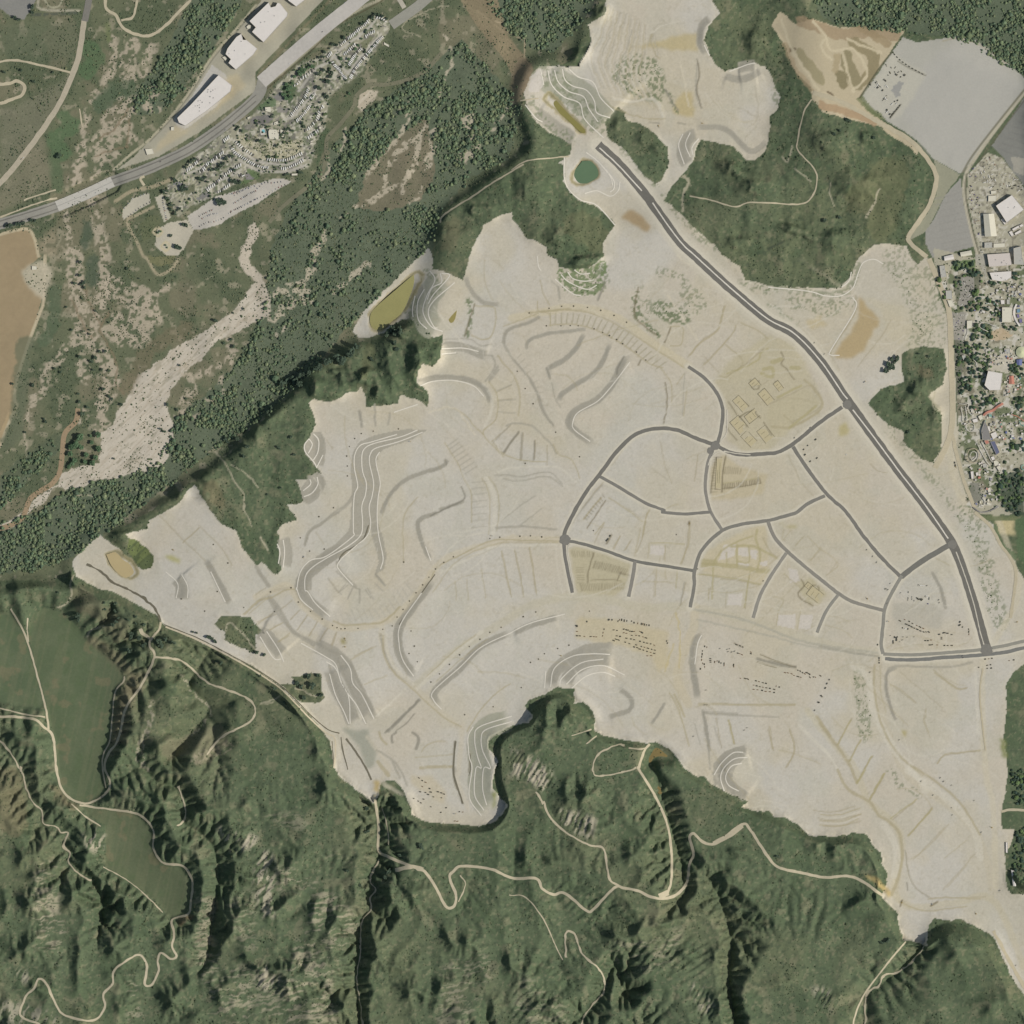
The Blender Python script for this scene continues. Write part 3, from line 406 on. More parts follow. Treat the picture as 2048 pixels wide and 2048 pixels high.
# streets, lots and footings traced in close-up
PAL = {'g': (150, 146, 134), 't': (160, 151, 124), 'w': (194, 189, 175), 'o': (160, 152, 116), 'd': (112, 104, 82), 'k': (126, 123, 112)}
DET = [("#820,600 600,380 650,450 700,500 740,590 750,680 740,790", 3, 't'), ("#820,600 880,120 800,160 700,190 650,230 645,300 700,400 780,490 840,570 880,660 920,770 980,860", 5, 'g'), ("#820,600 880,120 800,160 700,190 650,230 640,290", 7, 'g'), ("#820,600 560,380 585,440 540,520 515,555", 3.5, 'g'), ("#820,600 600,455 540,550", 5, 'g'), ("#820,600 590,620 690,580", 2.4, 'g'), ("#820,600 600,690 720,680", 2.4, 'g'), ("#820,600 600,765 720,775", 2, 'g'), ("#820,600 570,970 670,870", 2.4, 'g'), ("#820,600 540,560 590,640 600,720 580,820 500,900 550,980 640,1070", 2.6, 't'), ("#820,600 500,580 555,660 555,760 510,860", 6, 'w'), ("#820,600 300,740 380,790 440,860 500,915", 2.6, 't'),
       ("#820,600 60,550 150,525 300,525 430,560 520,610", 6, 'g'), ("#820,600 220,300 320,290 420,320 480,370 560,380", 3.6, 'g'), ("#820,600 230,270 400,265 480,310 560,300", 2.6, 'g'), ("#820,600 240,370 320,365", 2.4, 'g'), ("#820,600 660,860 720,840 830,860 900,920 960,980 1000,1050", 3.6, 'g'), ("#820,600 740,900 640,1040", 4.4, 'k'), ("#820,600 765,910 755,1092", 4.4, 'g'), ("#820,600 850,960 845,1092", 3, 'k'), ("#820,600 935,1050 940,1092", 2, 'g'), ("#820,600 450,40 580,60 565,230 500,270 420,240", 2.6, 't'), ("#820,600 440,30 400,150 375,245", 3, 'd'), ("#820,600 870,80 1092,60", 4, 't'), ("#820,600 640,180 880,90", 2.2, 't'), ("#820,600 870,10 880,80 950,90 960,180", 2.4, 't'),
       ("#860,880 440,240 520,240 620,250 760,220 840,230 900,300", 2.6, 'g'), ("#860,880 500,262 600,280 760,250 840,265 905,320", 2.6, 'g'), ("#860,880 440,230 560,190 800,180 900,200 1000,290", 4, 'w'), ("#860,880 380,260 430,350 445,470 430,640", 9, 'w'), ("#860,880 350,260 400,350 410,480 400,640", 2, 't'), ("#860,880 400,250 460,350 470,480 455,620", 2, 't'), ("#860,880 480,560 600,460 720,380", 2, 'g'), ("#860,880 620,580 760,470", 2, 'g'), ("#860,880 450,600 640,590 860,610", 4.5, 'g'), ("#860,880 0,960 60,860 200,790 380,700 480,680 640,685 880,690", 2.8, 't'), ("#860,880 80,905 280,800 400,740 500,722 870,712", 5, 'w'), ("#860,880 20,1040 150,860 300,760 480,705 700,700 870,700", 1.8, 't'), ("#860,880 490,760 555,1070", 2.4, 't'), ("#860,880 580,750 640,1060", 2, 't'), ("#860,880 680,730 730,1060", 2.4, 't'), ("#860,880 350,880 380,1080", 1.8, 't'), ("#860,880 250,950 262,1092", 1.8, 't'), ("#860,880 170,960 182,1092", 1.6, 't'), ("#860,880 860,720 870,880 905,1050", 2, 'w'),
       ("#860,880 100,20 190,160 230,260 280,360 285,560", 2.4, 't'), ("#860,880 215,320 235,400 120,460 0,520", 3.4, 'k'), ("#860,880 0,220 110,160 100,140", 4, 'g'), ("#860,880 840,30 880,100 960,130 1000,200 1020,260", 2.4, 't'), ("#860,880 430,20 500,95 640,140 790,150", 2.6, 't'),
       ("#480,1140 30,300 130,210 210,190", 5, 't'), ("#480,1140 200,200 280,330 380,430 500,490 640,560 740,610 800,740 870,880 930,1000", 6, 'g'), ("#480,1140 60,300 190,190", 2, 't'), ("#480,1140 120,370 230,290", 2.2, 't'), ("#480,1140 200,410 290,360", 2.2, 't'), ("#480,1140 260,490 340,430", 2.2, 't'), ("#480,1140 120,10 190,110", 5, 'g'), ("#480,1140 215,190 300,140 380,130", 3, 't'), ("#480,1140 640,350 720,375 850,370 980,350 1092,250", 4, 't'), ("#480,1140 600,60 690,170", 2.2, 'g'), ("#480,1140 680,150 740,100", 2, 'g'), ("#480,1140 770,120 735,195", 2.6, 'g'), ("#480,1140 815,130 815,225", 3, 'g'), ("#480,1140 855,135 895,190", 2.6, 'g'), ("#480,1140 660,10 770,110 820,130", 3.4, 'g'),
       ("#480,1140 760,610 930,520", 2, 't'), ("#480,1140 850,780 1000,720", 1.8, 't'), ("#480,1140 610,650 640,760 690,900 740,1050", 6, 'g'), ("#480,1140 670,620 730,760 800,900 860,1040", 5, 'g'), ("#480,1140 960,440 980,540 1040,680", 3.4, 'g'),
       ("#1380,560 0,510 70,430 190,340 220,240 240,180", 3.6, 't'), ("#1380,560 100,580 210,460 300,350 310,310", 2.4, 't'), ("#1380,560 240,440 360,560 250,660 200,650", 2.4, 't'), ("#1380,560 250,640 380,590 470,540 480,500 530,470", 3.4, 'o'), ("#1380,560 350,290 470,350 530,400", 2.8, 't'), ("#1380,560 620,490 640,540 620,570 660,610 710,680", 2.4, 'd'), ("#1380,560 560,1000 700,1000 900,870 840,740 780,680", 4.6, 't'), ("#1380,560 640,920 700,980", 3, 't'), ("#1380,560 600,800 760,720", 5, 'o'), ("#1380,560 490,640 560,660 560,600 500,610", 7, 'o'), ("#1380,560 690,600 740,600", 8, 'o'), ("#1380,560 560,560 620,540", 9, 'o'), ("#1380,560 680,1010 860,860", 5, 'o'), ("#1380,560 260,830 320,920", 2.4, 'd'), ("#1380,560 250,1000 270,1040 320,1092", 2.4, 'd'), ("#1380,560 320,800 400,860", 2.4, 'd'), ("#1380,560 580,690 625,750", 2.4, 'd'), ("#1380,560 410,680 430,740 470,740 470,690", 2.2, 'd'), ("#1380,560 340,930 390,1000", 2.6, 'd'), ("#1380,560 420,890 480,940", 3, 'd'), ("#1380,560 500,970 560,1060", 2.4, 'd'), ("#1380,560 300,980 330,940 400,900 450,900", 3, 'd'), ("#1380,560 490,100 520,150 600,200 690,290", 2.4, 'w'), ("#1380,560 500,80 650,70 760,90", 2, 'w'), ("#1380,560 740,300 850,430 930,510", 2.2, 't'), ("#1380,560 960,490 970,560 1020,620", 2.2, 't'),
       ("#1120,960 80,300 150,200 290,30", 2.8, 'g'), ("#1120,960 185,330 250,230 310,140", 2.6, 'd'), ("#1120,960 160,270 230,180 280,120", 3.4, 't'), ("#1120,960 240,370 300,290", 2.4, 't'), ("#1120,960 320,430 350,375", 4, 'd'), ("#1120,960 360,470 410,385", 2.2, 't'), ("#1120,960 440,480 475,420", 2.2, 't'), ("#1120,960 330,120 440,190 560,280", 2.6, 't'), ("#1120,960 560,390 580,280 610,200", 3, 't'), ("#1120,960 510,500 550,330", 2, 't'), ("#1120,960 620,430 720,430 850,440", 2, 'o'), ("#1120,960 610,430 600,530", 1.8, 't'), ("#1120,960 720,450 715,560", 1.8, 't'), ("#1120,960 820,580 880,420 885,290", 2.6, 't'), ("#1120,960 882,285 882,305", 4, 'd'), ("#1120,960 660,600 650,790", 2, 't'), ("#1120,960 720,600 720,680", 1.8, 't'), ("#1120,960 800,600 790,740", 2, 'o'), ("#1120,960 820,860 850,700", 3, 'g'), ("#1120,960 450,800 470,690", 2, 'g'), ("#1120,960 560,690 790,700", 1.8, 't'),
       ("#1120,960 190,700 190,630 230,500", 2.8, 'd'), ("#1120,960 390,685 412,630", 2.6, 'd'), ("#1120,960 410,635 480,650", 1.8, 'd'), ("#1120,960 210,685 340,680 420,690", 1.6, 'd'),
       ("#1380,1060 150,470 160,260 180,190 260,110 430,40", 3.4, 'o'), ("#1380,1060 90,215 170,220", 11, 'o'), ("#1380,1060 80,240 300,245 450,275 540,280", 9, 'o'), ("#1380,1060 320,100 320,250", 4.4, 'o'), ("#1380,1060 460,270 480,170 450,60 460,0", 4.4, 'o'), ("#1380,1060 410,290 370,530", 3, 'o'), ("#1380,1060 40,300 240,320 480,370", 2.8, 'o'), ("#1380,1060 250,150 250,240", 3, 'o'), ("#1380,1060 280,110 420,110 520,150 600,200", 5, 'o'), ("#1380,1060 400,110 400,220 320,210", 3, 'o'), ("#1380,1060 500,60 550,150 600,200", 3, 't'), ("#1380,1060 130,400 125,460", 2.4, 't'), ("#1380,1060 460,880 560,905 640,925 720,935", 6, 'k'), ("#1380,1060 480,850 600,900 720,935", 2.6, 'd'), ("#1380,1060 460,900 520,920 590,937", 2.4, 'd'), ("#1380,1060 300,770 360,800", 2.2, 'd'), ("#1380,1060 640,0 630,70 690,0", 1.6, 't'), ("#1380,1060 720,110 780,40", 2, 't'), ("#1380,1060 820,210 890,120", 2, 't'), ("#1380,1060 930,310 1010,230 880,120 800,40", 1.8, 't'), ("#1380,1060 640,300 700,350 760,400", 2.2, 't'), ("#1380,1060 600,560 640,480 560,450", 1.8, 't'), ("#1380,1060 590,650 600,570", 1.8, 't'), ("#1380,1060 730,680 755,560", 1.8, 't'), ("#1380,1060 760,340 780,380 740,430 760,470 840,520", 3, 'd'), ("#1380,1060 830,380 870,380 880,410", 2.4, 'd')]
POLYB = ["#580,860 940,0 840,60 760,90 640,130 600,170 590,250 615,380 600,450 590,600 625,700 660,860 640,950 575,990 605,910 600,850 560,740 545,640 530,690 480,770 400,820 320,880 250,930 180,930 150,1000 145,1092 35,1092 50,1000 100,920 200,850 330,760 400,690 420,540 420,350 415,250 430,150 470,80 560,40 700,10 780,-5", "#580,860 150,15 210,10 235,60 232,160 190,265 150,220 100,150 95,100 130,60", "#580,860 90,490 70,400 130,320 200,280 235,330 225,400 160,470 110,500", "#1340,1380 290,580 300,500 370,420 450,390 530,400 500,470 440,540 425,600 480,690 440,720 370,690 310,640"]
for s_ in POLYB: paint_poly(s_, (152, 148, 136), .82, .25)
DET += [("#580,860 430,440 380,510 300,560 220,640 140,690 100,780", 3.4, 'g'), ("#580,860 320,900 330,940 380,1000 450,1070", 5, 'g'), ("#580,860 580,980 650,1060", 3.4, 'g'), ("#580,860 870,460 800,540 770,640 775,900", 2, 't'), ("#580,860 535,650 520,720 440,800 340,870", 2.4, 'd'), ("#580,860 1070,235 1060,200", 2, 'k'), ("#580,860 1092,525 990,570", 2.4, 'k'),
        ("#700,1260 240,700 330,620 470,480", 4.4, 'k'), ("#700,1260 310,690 380,640 440,575", 2.8, 'k'), ("#700,1260 290,765 285,720 315,700", 4.6, 'k'), ("#700,1260 430,700 470,740 450,810", 6, 'k'), ("#700,1260 715,760 705,960 715,1030 735,1092", 3.4, 'd'), ("#700,1260 822,850 810,970", 2.8, 'd'), ("#700,1260 225,40 235,180 300,290 400,380 540,510 660,610 760,660", 3, 't'), ("#700,1260 245,20 260,180 330,290 430,370", 5, 'w'), ("#700,1260 380,400 180,590", 4, 'w'), ("#700,1260 460,400 640,230 900,10", 7, 'w'), ("#700,1260 520,320 680,170 860,30", 2, 't'), ("#700,1260 590,350 760,200 940,60", 1.8, 't'), ("#700,1260 180,820 280,880 340,950 390,1060", 4, 'g'), ("#700,1260 190,900 260,990", 8, 't'), ("#700,1260 290,900 340,1010", 5, 'g'), ("#700,1260 200,700 210,740 250,780", 5, 't'), ("#700,1260 490,830 520,790 600,760 650,760", 2.2, 't'), ("#700,1260 800,690 880,560 1000,430 1092,370", 2.6, 't'), ("#700,1260 440,870 700,850", 1.8, 't'), ("#700,1260 0,200 100,450 170,600", 3, 'g'), ("#700,1260 480,940 700,930", 6, 't'),
        ("#1640,1260 230,240 330,330 355,500 420,660 520,830 660,980 720,1092", 16, 'w'), ("#1640,1260 370,240 372,420 420,640 520,830 700,1000", 4.4, 't'), ("#1640,1260 410,250 415,420 450,560", 1.8, 't'), ("#1640,1260 0,640 90,760 190,900 250,1040", 6, 't'), ("#1640,1260 0,780 110,930 160,1060", 3.4, 'w'), ("#1640,1260 1040,220 900,250 700,250 500,250 458,290 455,400 480,510 510,610", 4.4, 'g'), ("#1640,1260 210,615 120,785", 3, 'o'), ("#1640,1260 280,750 200,895", 2.8, 'o'), ("#1640,1260 355,860 250,1045", 3.4, 'o'), ("#1640,1260 440,980 370,1092", 3.4, 'o'), ("#1640,1260 780,290 930,400 1000,395", 2.6, 't'), ("#1640,1260 720,550 725,590 705,615 745,700", 1.8, 't'), ("#1640,1260 800,910 850,850 960,835 1092,818", 2.4, 't'), ("#1640,1260 480,370 570,420 650,495", 1.8, 't'), ("#1640,1260 0,110 200,150 400,180", 4.4, 'g'), ("#1640,1260 1060,260 1065,420 1080,700", 5, 'w'), ("#1640,1260 200,340 215,500 250,640", 2, 'w'),
        ("#1640,1540 310,0 250,85", 3.4, 'o'), ("#1640,1540 440,30 340,200", 3.6, 'o'), ("#1640,1540 660,200 480,330", 2.6, 'o'), ("#1640,1540 765,265 600,450", 3.4, 'o'), ("#1640,1540 120,0 190,130 340,220 400,310 470,350 540,430 560,560 545,700 490,850", 6, 't'), ("#1640,1540 430,370 500,480 525,600 505,720", 14, 'w'), ("#1640,1540 600,0 860,190 960,290 1060,420 1092,600", 15, 'w'), ("#1640,1540 640,-20 820,100 960,230 1050,370 1092,440", 4.6, 't'), ("#1640,1540 580,550 600,680 640,790 740,870", 2.4, 'g'), ("#1640,1540 590,770 600,820", 3, 'k'), ("#1640,1540 740,880 860,870 1092,880", 2.4, 't'), ("#1640,1540 540,900 700,960 850,950 1000,930", 3, 't'), ("#1640,1540 560,890 545,930", 3.6, 'd'), ("#1640,1540 800,900 755,930", 4, 'd'), ("#1640,1540 620,610 740,520 880,370", 1.6, 't'), ("#1640,1540 850,600 1000,480", 1.6, 't'), ("#1640,1540 870,800 1000,650", 1.6, 't'), ("#1640,1540 0,305 130,305 270,262", 2.4, 't'), ("#1640,1540 0,345 150,348 280,300", 2.4, 't'), ("#1640,1540 0,375 140,380 260,335", 2.4, 't'), ("#1640,1540 0,325 140,325 275,282", 2, 'w'), ("#1640,1540 0,360 140,362 270,318", 2, 'w'),
        ("#1340,1380 230,155 240,280 262,390 275,540", 4, 'g'), ("#1340,1380 245,160 400,170 740,185", 3.4, 'g'), ("#1340,1380 400,205 437,365", 3.4, 'o'), ("#1340,1380 680,250 700,400", 2.6, 't'), ("#1340,1380 820,280 850,410 790,530", 2.6, 't'), ("#1340,1380 300,250 350,390", 2, 'g'), ("#1340,1380 170,230 205,370", 2, 'g'), ("#1340,1380 880,240 1092,450", 7, 'w'), ("#1340,1380 1000,180 1092,310", 6, 't'), ("#1340,1380 200,95 500,100 850,100", 5, 't'), ("#1340,1380 600,775 650,752 810,792", 2, 'w'), ("#1340,1380 570,803 660,792 830,830", 2, 'w'), ("#1340,1380 0,20 60,140 130,380", 3, 't'), ("#1340,1380 500,430 600,500 720,640", 3, 'w'), ("#1340,1380 30,30 100,180", 4, 't'),
        ("#1060,560 920,700 935,780 932,880 912,980", 3, 'd'), ("#1060,560 1070,740 1050,930", 2, 't'), ("#1060,560 890,600 960,700 970,840", 2.4, 't'), ("#1060,560 0,222 300,205 500,260 700,370 900,500 1092,620", 3, 't'), ("#1060,560 130,310 280,300 450,340 650,450 800,560 905,600", 3, 't'), ("#1060,560 740,50 712,200 740,280 860,375", 3.2, 'd'), ("#1060,560 465,140 510,20", 3, 'k'), ("#1060,560 962,320 920,425", 3.2, 'd'), ("#1060,560 950,320 1040,325 1030,440 960,450", 2.4, 't'), ("#1060,560 755,545 740,580", 3, 'd'), ("#1060,560 70,0 90,90 130,170", 2.2, 't'), ("#1060,560 205,130 190,50 150,10", 3, 'g'), ("#1060,560 640,520 600,600 590,640", 3.4, 'k'), ("#1060,560 110,600 140,670", 3, 'g'), ("#1060,560 150,700 170,800 205,870", 2.6, 'g'), ("#1060,560 0,690 60,790 90,900 160,990", 4, 'g'), ("#1060,560 1000,710 1050,640", 2, 't')]
for s_, w_, c_ in DET: stroke(s_, w_, PAL[c_], .72 if c_ != 'w' else .55, .25, soft=1.8)
ticks("#860,880 120,40 180,140 240,230", "#860,880 190,-10 250,80 320,180", 8, 2.2, PAL['g'], .6)
ticks("#860,880 285,290 285,600", "#860,880 385,280 385,590", 8, 2, PAL['g'], .55)
ticks("#1120,960 240,555 340,575 460,610", "#1120,960 225,600 330,620 440,650", 20, 1.8, PAL['d'], .6)
ticks("#1120,960 135,710 440,705", "#1120,960 150,755 430,745", 24, 1.8, PAL['d'], .5)
ticks("#1120,960 80,485 220,490", "#1120,960 90,520 225,525", 9, 1.8, PAL['d'], .5); ticks("#1120,960 110,600 120,700", "#1120,960 160,600 165,700", 7, 1.8, PAL['d'], .4)
ticks("#1120,960 165,255 290,100", "#1120,960 185,270 305,120", 9, 2, PAL['d'], .6)
ticks("t12 1600,1720 1740,1705 1870,1680", "t12 1605,1760 1745,1740 1875,1715", 18, 2.2, PAL['d'], .75); stroke("t12 1590,1755 1740,1738 1880,1712", 2, PAL['d'], .7); stroke("t12 1595,1715 1870,1675", 2, PAL['o'], .7)
ticks("t12 1600,1590 1730,1605", "t12 1600,1640 1720,1645", 9, 2, PAL['d'], .5); ticks("t12 1520,1520 1500,1780", "t12 1560,1525 1545,1780", 14, 1.8, PAL['d'], .5)
for s_, w_ in [("t12 1615,1500 1590,1640 1585,1780", 3), ("t12 1540,1520 1510,1700 1500,1790", 2.4), ("t12 1860,1670 1860,1700", 3)]: stroke(s_, w_, PAL['d'], .8)
rs_ = np.random.default_rng(3)
for k in range(330):      # scraper and grader passes
    x = rs_.uniform(560, 1960); y = rs_.uniform(560, 1640); a = rs_.uniform(-.5, .5)+(.9 if y < 1000 and x < 1200 else -.35 if y < 1300 else .6); L = rs_.uniform(20, 90); b = rs_.uniform(-.5, .5)
    q_ = np.array([(x+L*t*math.cos(a+b*t), y+L*t*math.sin(a+b*t)) for t in (-1, -.4, .2, .7, 1)])
    ii_ = np.clip(np.searchsorted(G1, q_[:, 0]), 0, NG-1); jj_ = np.clip(np.searchsorted(G1, q_[:, 1]), 0, NG-1)
    if gr[jj_, ii_].min() > .5: stroke(q_, rs_.uniform(1.6, 3), PAL['w'] if k % 3 else PAL['t'], rs_.uniform(.22, .5), .4)
# swirls of tracks on the northern fill
for s_ in ["t02 870,100 780,300 700,500", "t02 960,180 900,350 780,480", "t02 820,100 740,260 680,420", "t02 1060,260 1000,400 900,560", "t02 700,740 1000,760 1120,840", "t02 1060,250 1060,350 1100,430 1080,200 1250,170", "t02 1830,650 1860,900 1760,1050", "t02 1700,820 1870,880", "t12 1060,1600 1180,1700"]:
    stroke(s_, 3, (164, 158, 142), .6, .8)
for s_ in ["t02 760,730 900,760 1060,740 1130,800 1150,920", "t02 1270,470 1340,800", "t11 1300,1180 1500,1150 1650,1350", "t12 1250,-10 1330,60 1400,0", "t12 1400,630 1180,300"]:
    stroke(s_, 4, (196, 188, 168), .5, .6)
for k in range(26):      # scraper passes curving round the northern fill
    o_ = k*24; stroke(f"t02 {700+o_*.55},{40+o_*.25} {640+o_*.62},{240+o_*.28} {560+o_*.75},{430+o_*.35} {640+o_*.8},{640+o_*.3}", 1.8+(k % 3)*.5, PAL['gwt'[k % 3]], .38, .8)
for k in range(9): stroke(f"t02 {1450+k*40},{700+k*30} {1600+k*30},{860+k*12} {1800+k*8},{940-k*6}", 2, PAL['wt'[k % 2]], .35, .6)
for s_, w_, c_ in [("t02 1055,250 1050,330 1085,420 1110,440", 2.6, 't'), ("t02 1050,250 1140,190 1260,160", 3, 'w'), ("t02 760,740 900,765 1050,745 1110,790 1140,900", 5, 'w'), ("t02 700,780 850,850 1000,890 1150,900", 3.4, 't'), ("t02 1400,440 1412,560 1395,680 1432,815", 3.2, 'k'), ("t02 1030,920 1110,930", 3, 'k'), ("t02 900,230 860,400", 3, 'g'), ("t02 820,520 790,620", 3, 'g'), ("t02 1160,680 1200,760 1260,830", 5, 'k'), ("t02 1250,930 1310,940", 3, 'k')]: stroke(s_, w_, PAL[c_], .6, .6)
grn = (n4-.5)*gr; C[:] = C*(1+grn[..., None]*.045+((vn(XX, YY, 1.7, 66)-.5)*gr)[..., None]*.07)
mixc(C, (150, 142, 120), gr*sst(.78, .88, vn(XX, YY, 4.2, 67))*.2)
# disturbed ground at the north-east
paint_poly("t03 20,190 90,80 210,180 330,140 420,170 540,210 740,205 830,210 900,240 920,215 1030,235 930,385 690,740 760,840 870,920 1060,1040 1140,1130 1120,1170 1060,1100 950,1040 850,960 700,920 600,900 420,850 330,740 330,670 200,530 120,330", (182, 170, 144), .95, .5, zone=1)
for s_, w_, c_, a_ in [("t03 250,160 400,210 560,260 780,240 960,270", 22, (152, 134, 108), .8), ("t03 640,320 740,380 800,430 780,530 740,600", 22, (136, 126, 98), .9), ("t03 590,430 630,560 680,640", 24, (134, 126, 98), .9), ("t03 540,560 570,640", 20, (126, 118, 90), .9), ("t03 240,400 340,530 400,610", 18, (144, 136, 106), .8), ("t03 400,790 600,850 800,920", 14, (158, 134, 106), .8), ("t03 520,430 510,520", 14, (160, 146, 116), .7), ("t03 700,210 830,280 900,330", 16, (148, 132, 104), .8), ("t03 170,380 190,380", 8, (110, 98, 78), .9), ("t03 450,700 490,720", 7, (110, 98, 78), .9), ("t03 120,330 220,530 330,680", 10, (158, 140, 112), .6)]:
    stroke(s_, w_, c_, a_, 1)
for s_ in ["t03 340,160 430,270 480,380 640,370 720,470 750,570 640,680", "t03 560,400 600,540 650,690", "t03 420,300 400,370 480,450", "t03 600,290 700,340 850,400", "t03 330,690 500,740 700,850", "t03 100,150 180,370 330,600 380,680"]: stroke(s_, 5, (192, 181, 154), .85, .6)
paint_poly("t03 1020,280 1120,320 1320,290 1420,265 1540,290 1640,350 1800,470 1940,590 2400,620 2400,700 1932,690 1480,1290 1450,1310 1250,1200 1150,1080 1040,1000 890,910 700,750 940,390", (167, 165, 156), .96, .1, zone=6)
paint_poly("t03 1120,560 1400,300 1560,330 1800,520 1932,640 1600,1100 1450,1300 1180,1120 1000,850", (166, 164, 158), .6, 1.5, soft=3)
paint_poly("t03 940,400 1200,560 1130,680 1000,870 920,900 740,800 730,700 830,560", (176, 173, 160), .8, 1, soft=1)
paint_poly("t03 980,620 1020,620 1000,720 960,720 930,680", (138, 138, 136), .8, 1)
paint_poly("t03 660,750 720,720 740,780 850,860 900,910 820,890 740,830", (112, 118, 84), .8, 1)
paint_poly("t03 1250,1200 1450,1320 1350,1450 1250,1640 1190,1750 1100,1800 1060,1810 1090,1740 1200,1620 1270,1480 1280,1330", (146, 145, 126), .95, .3, zone=5)
paint_poly("t03 1455,1340 1480,1560 1560,1860 1240,1945 1190,1840 1190,1740 1260,1640 1340,1470", (148, 146, 140), .95, .2, zone=5)
for k in range(9): stroke(f"t03 {1260+k*8},{1500+k*48} {1490+k*8},{1450+k*48}", 2.4, (138, 136, 130), .5, .3, curve=False)
paint_poly("t03 2600,100 1932,740 1690,1100 1760,1170 1850,1300 1932,1400 2600,1500", (126, 126, 121), .95, .2, zone=5)
for k in range(8): stroke(f"t03 {1740+k*30},{1120-k*40} {1932+k*20},{1190-k*50}", 3, (114, 114, 110), .5, .4, curve=False)
paint_poly("t03 1830,1180 1932,1200 1932,1330 1850,1290", (158, 154, 142), .7, .6)
stroke("t03 1932,700 1700,1000 1560,1200 1500,1300 1480,1400 1490,1530 1540,1760 1600,1980", 7, (172, 166, 148), .95)
stroke("t03 1932,680 1700,970 1540,1180 1470,1300", 4, (114, 112, 96), .9); stroke("t03 1500,1310 1490,1400 1500,1530 1550,1760 1600,1932", 2.4, (82, 80, 66), .9); stroke("t03 1932,760 1700,1070 1560,1260", 1.8, (90, 88, 72), .9)
stroke("t03 940,390 850,500 690,740", 3.2, (84, 84, 66), .9); stroke("t03 980,460 1060,510 1190,570", 2, (96, 94, 80), .9); stroke("t03 1000,790 920,890", 3, (90, 88, 76), .9)
stroke("t03 1320,310 1420,290 1560,320 1720,420 1800,480", 3, (156, 150, 130), .8)
# service yard and amusement park
paint_poly("t03 1660,1150 1510,1320 1500,1480 1560,1760 1610,1960 t13 1250,-60 1250,40 1380,420 1400,600 1420,950 1430,1200 1440,1330 1410,1480 1450,1700 1560,1932 t23 1620,20 1830,20 1932,0 2600,0 t03 2600,1400 1932,1420 1850,1300 1760,1190", (164, 160, 142), .95, .2, zone=5)
park = polymask(P("t13 1250,80 1380,420 1400,600 1420,950 1430,1200 1500,1900 2600,1900 2600,60 1560,60"), 0)
yard = polymask(P("t03 1660,1150 1510,1320 1500,1480 1560,1760 1610,1960 t13 1250,-10 1932,60 t03 1932,1420 1850,1300 1760,1190"), 0)
mixc(C, (112, 108, 92), park*sst(.55, .62, fbm(XX, YY, 9, 3, 701))*.8)
mixc(C, (94, 104, 76), park*sst(.54, .60, fbm(XX, YY, 20, 3, 711))*.85)
mixc(C, (190, 186, 176), park*sst(.60, .64, fbm(XX, YY, 7, 2, 721))*.8)
mixc(C, (120, 116, 104), yard*sst(.60, .66, fbm(XX, YY, 5, 2, 731))*.8)
mixc(C, (188, 184, 172), yard*sst(.62, .66, fbm(XX, YY, 5, 2, 741))*.7)
for s_, c_ in [("t13 1400,150 1600,90 1610,150 1580,300 1500,400 1430,380 1400,250", (98, 100, 84)), ("@1848,480,200 720,700 960,700 960,1000 800,1300 650,1300 700,1000", (148, 144, 136)), ("@1848,680,200 1480,280 1720,180 1720,560 1620,640 1260,560 1290,400", (186, 180, 166)), ("@1848,680,200 600,0 760,0 720,1050 620,1060 600,500", (104, 104, 94)), ("@1848,880,200 900,820 1060,820 1140,1100 1060,1240 900,1180 860,1050", (118, 118, 108)), ("@1848,880,200 1480,640 1932,600 1932,1480 1740,1450 1480,1240", (66, 78, 64)), ("@1848,480,200 1300,1780 1500,1700 1740,1850 1500,1932 1300,1932", (176, 158, 130)),
              ("@1848,480,200 540,420 980,380 1000,520 600,600 520,540", (94, 114, 74)), ("t23 1590,30 1880,30 1890,70 1600,60", (102, 110, 80)), ("t23 1870,60 1932,40 1932,400 1880,330", (84, 102, 74)), ("t23 1700,90 1730,90 1760,220 1880,330 1860,370 1720,200", (98, 112, 84)), ("@1848,480,200 1000,280 1180,280 1200,750 1100,500 1000,460", (160, 157, 146)), ("@1848,480,200 540,1400 830,1400 760,1932 580,1932", (146, 142, 134))]:
    paint_poly(s_, c_, .85, .5)
paint_poly("t00 -300,-60 0,60 100,140 180,150 240,60 270,0 270,-90", (132, 131, 128), .9, .2, zone=5)
stroke("t00 290,0 310,70 600,80", 5, (160, 156, 138), .9); stroke("t00 220,110 330,110 580,95", 6, (80, 86, 76), .8, speck=(4, .35)); stroke("t00 340,0 370,50 440,50 470,0", 3, (158, 156, 134), .9)
for s_, w_ in [("t10 1600,1450 1650,1510 1720,1600 1780,1720 1840,1800 1840,1932", 2.6), ("t10 1740,1570 1850,1640 1932,1720 t11 20,1750", 2.4), ("t20 1850,0 1900,110", 2), ("t21 30,190 90,290", 4), ("t01 1060,850 1180,740 1280,620", 2), ("t10 540,1800 700,1810", 3), ("t01 1240,280 1100,200 1300,80 1450,40", 2.2), ("t03 840,1430 790,1550 740,1640", 4), ("t03 470,1380 470,1480 500,1555", 2.4), ("t03 110,1180 150,1220 180,1100", 3), ("t03 200,1270 320,1370", 3), ("t20 660,940 680,900 780,860", 4), ("t20 560,480 530,540 540,620 500,700 430,720", 3), ("t13 1220,1060 1300,1150", 5), ("t13 1260,1030 1250,1130 1310,1180", 3), ("t02 1280,1330 1340,1360 1300,1450 1280,1590", 5), ("t02 1300,1320 1350,1400", 3), ("t21 130,1430 30,1450 180,1390", 2), ("t21 300,1330 360,1350 420,1380 460,1390", 3), ("t20 1700,900 1740,840 1860,950 1932,1050", 3), ("t01 700,1610 640,1640", 3)]:
    stroke(s_, w_, (166, 160, 138), .85, .6)
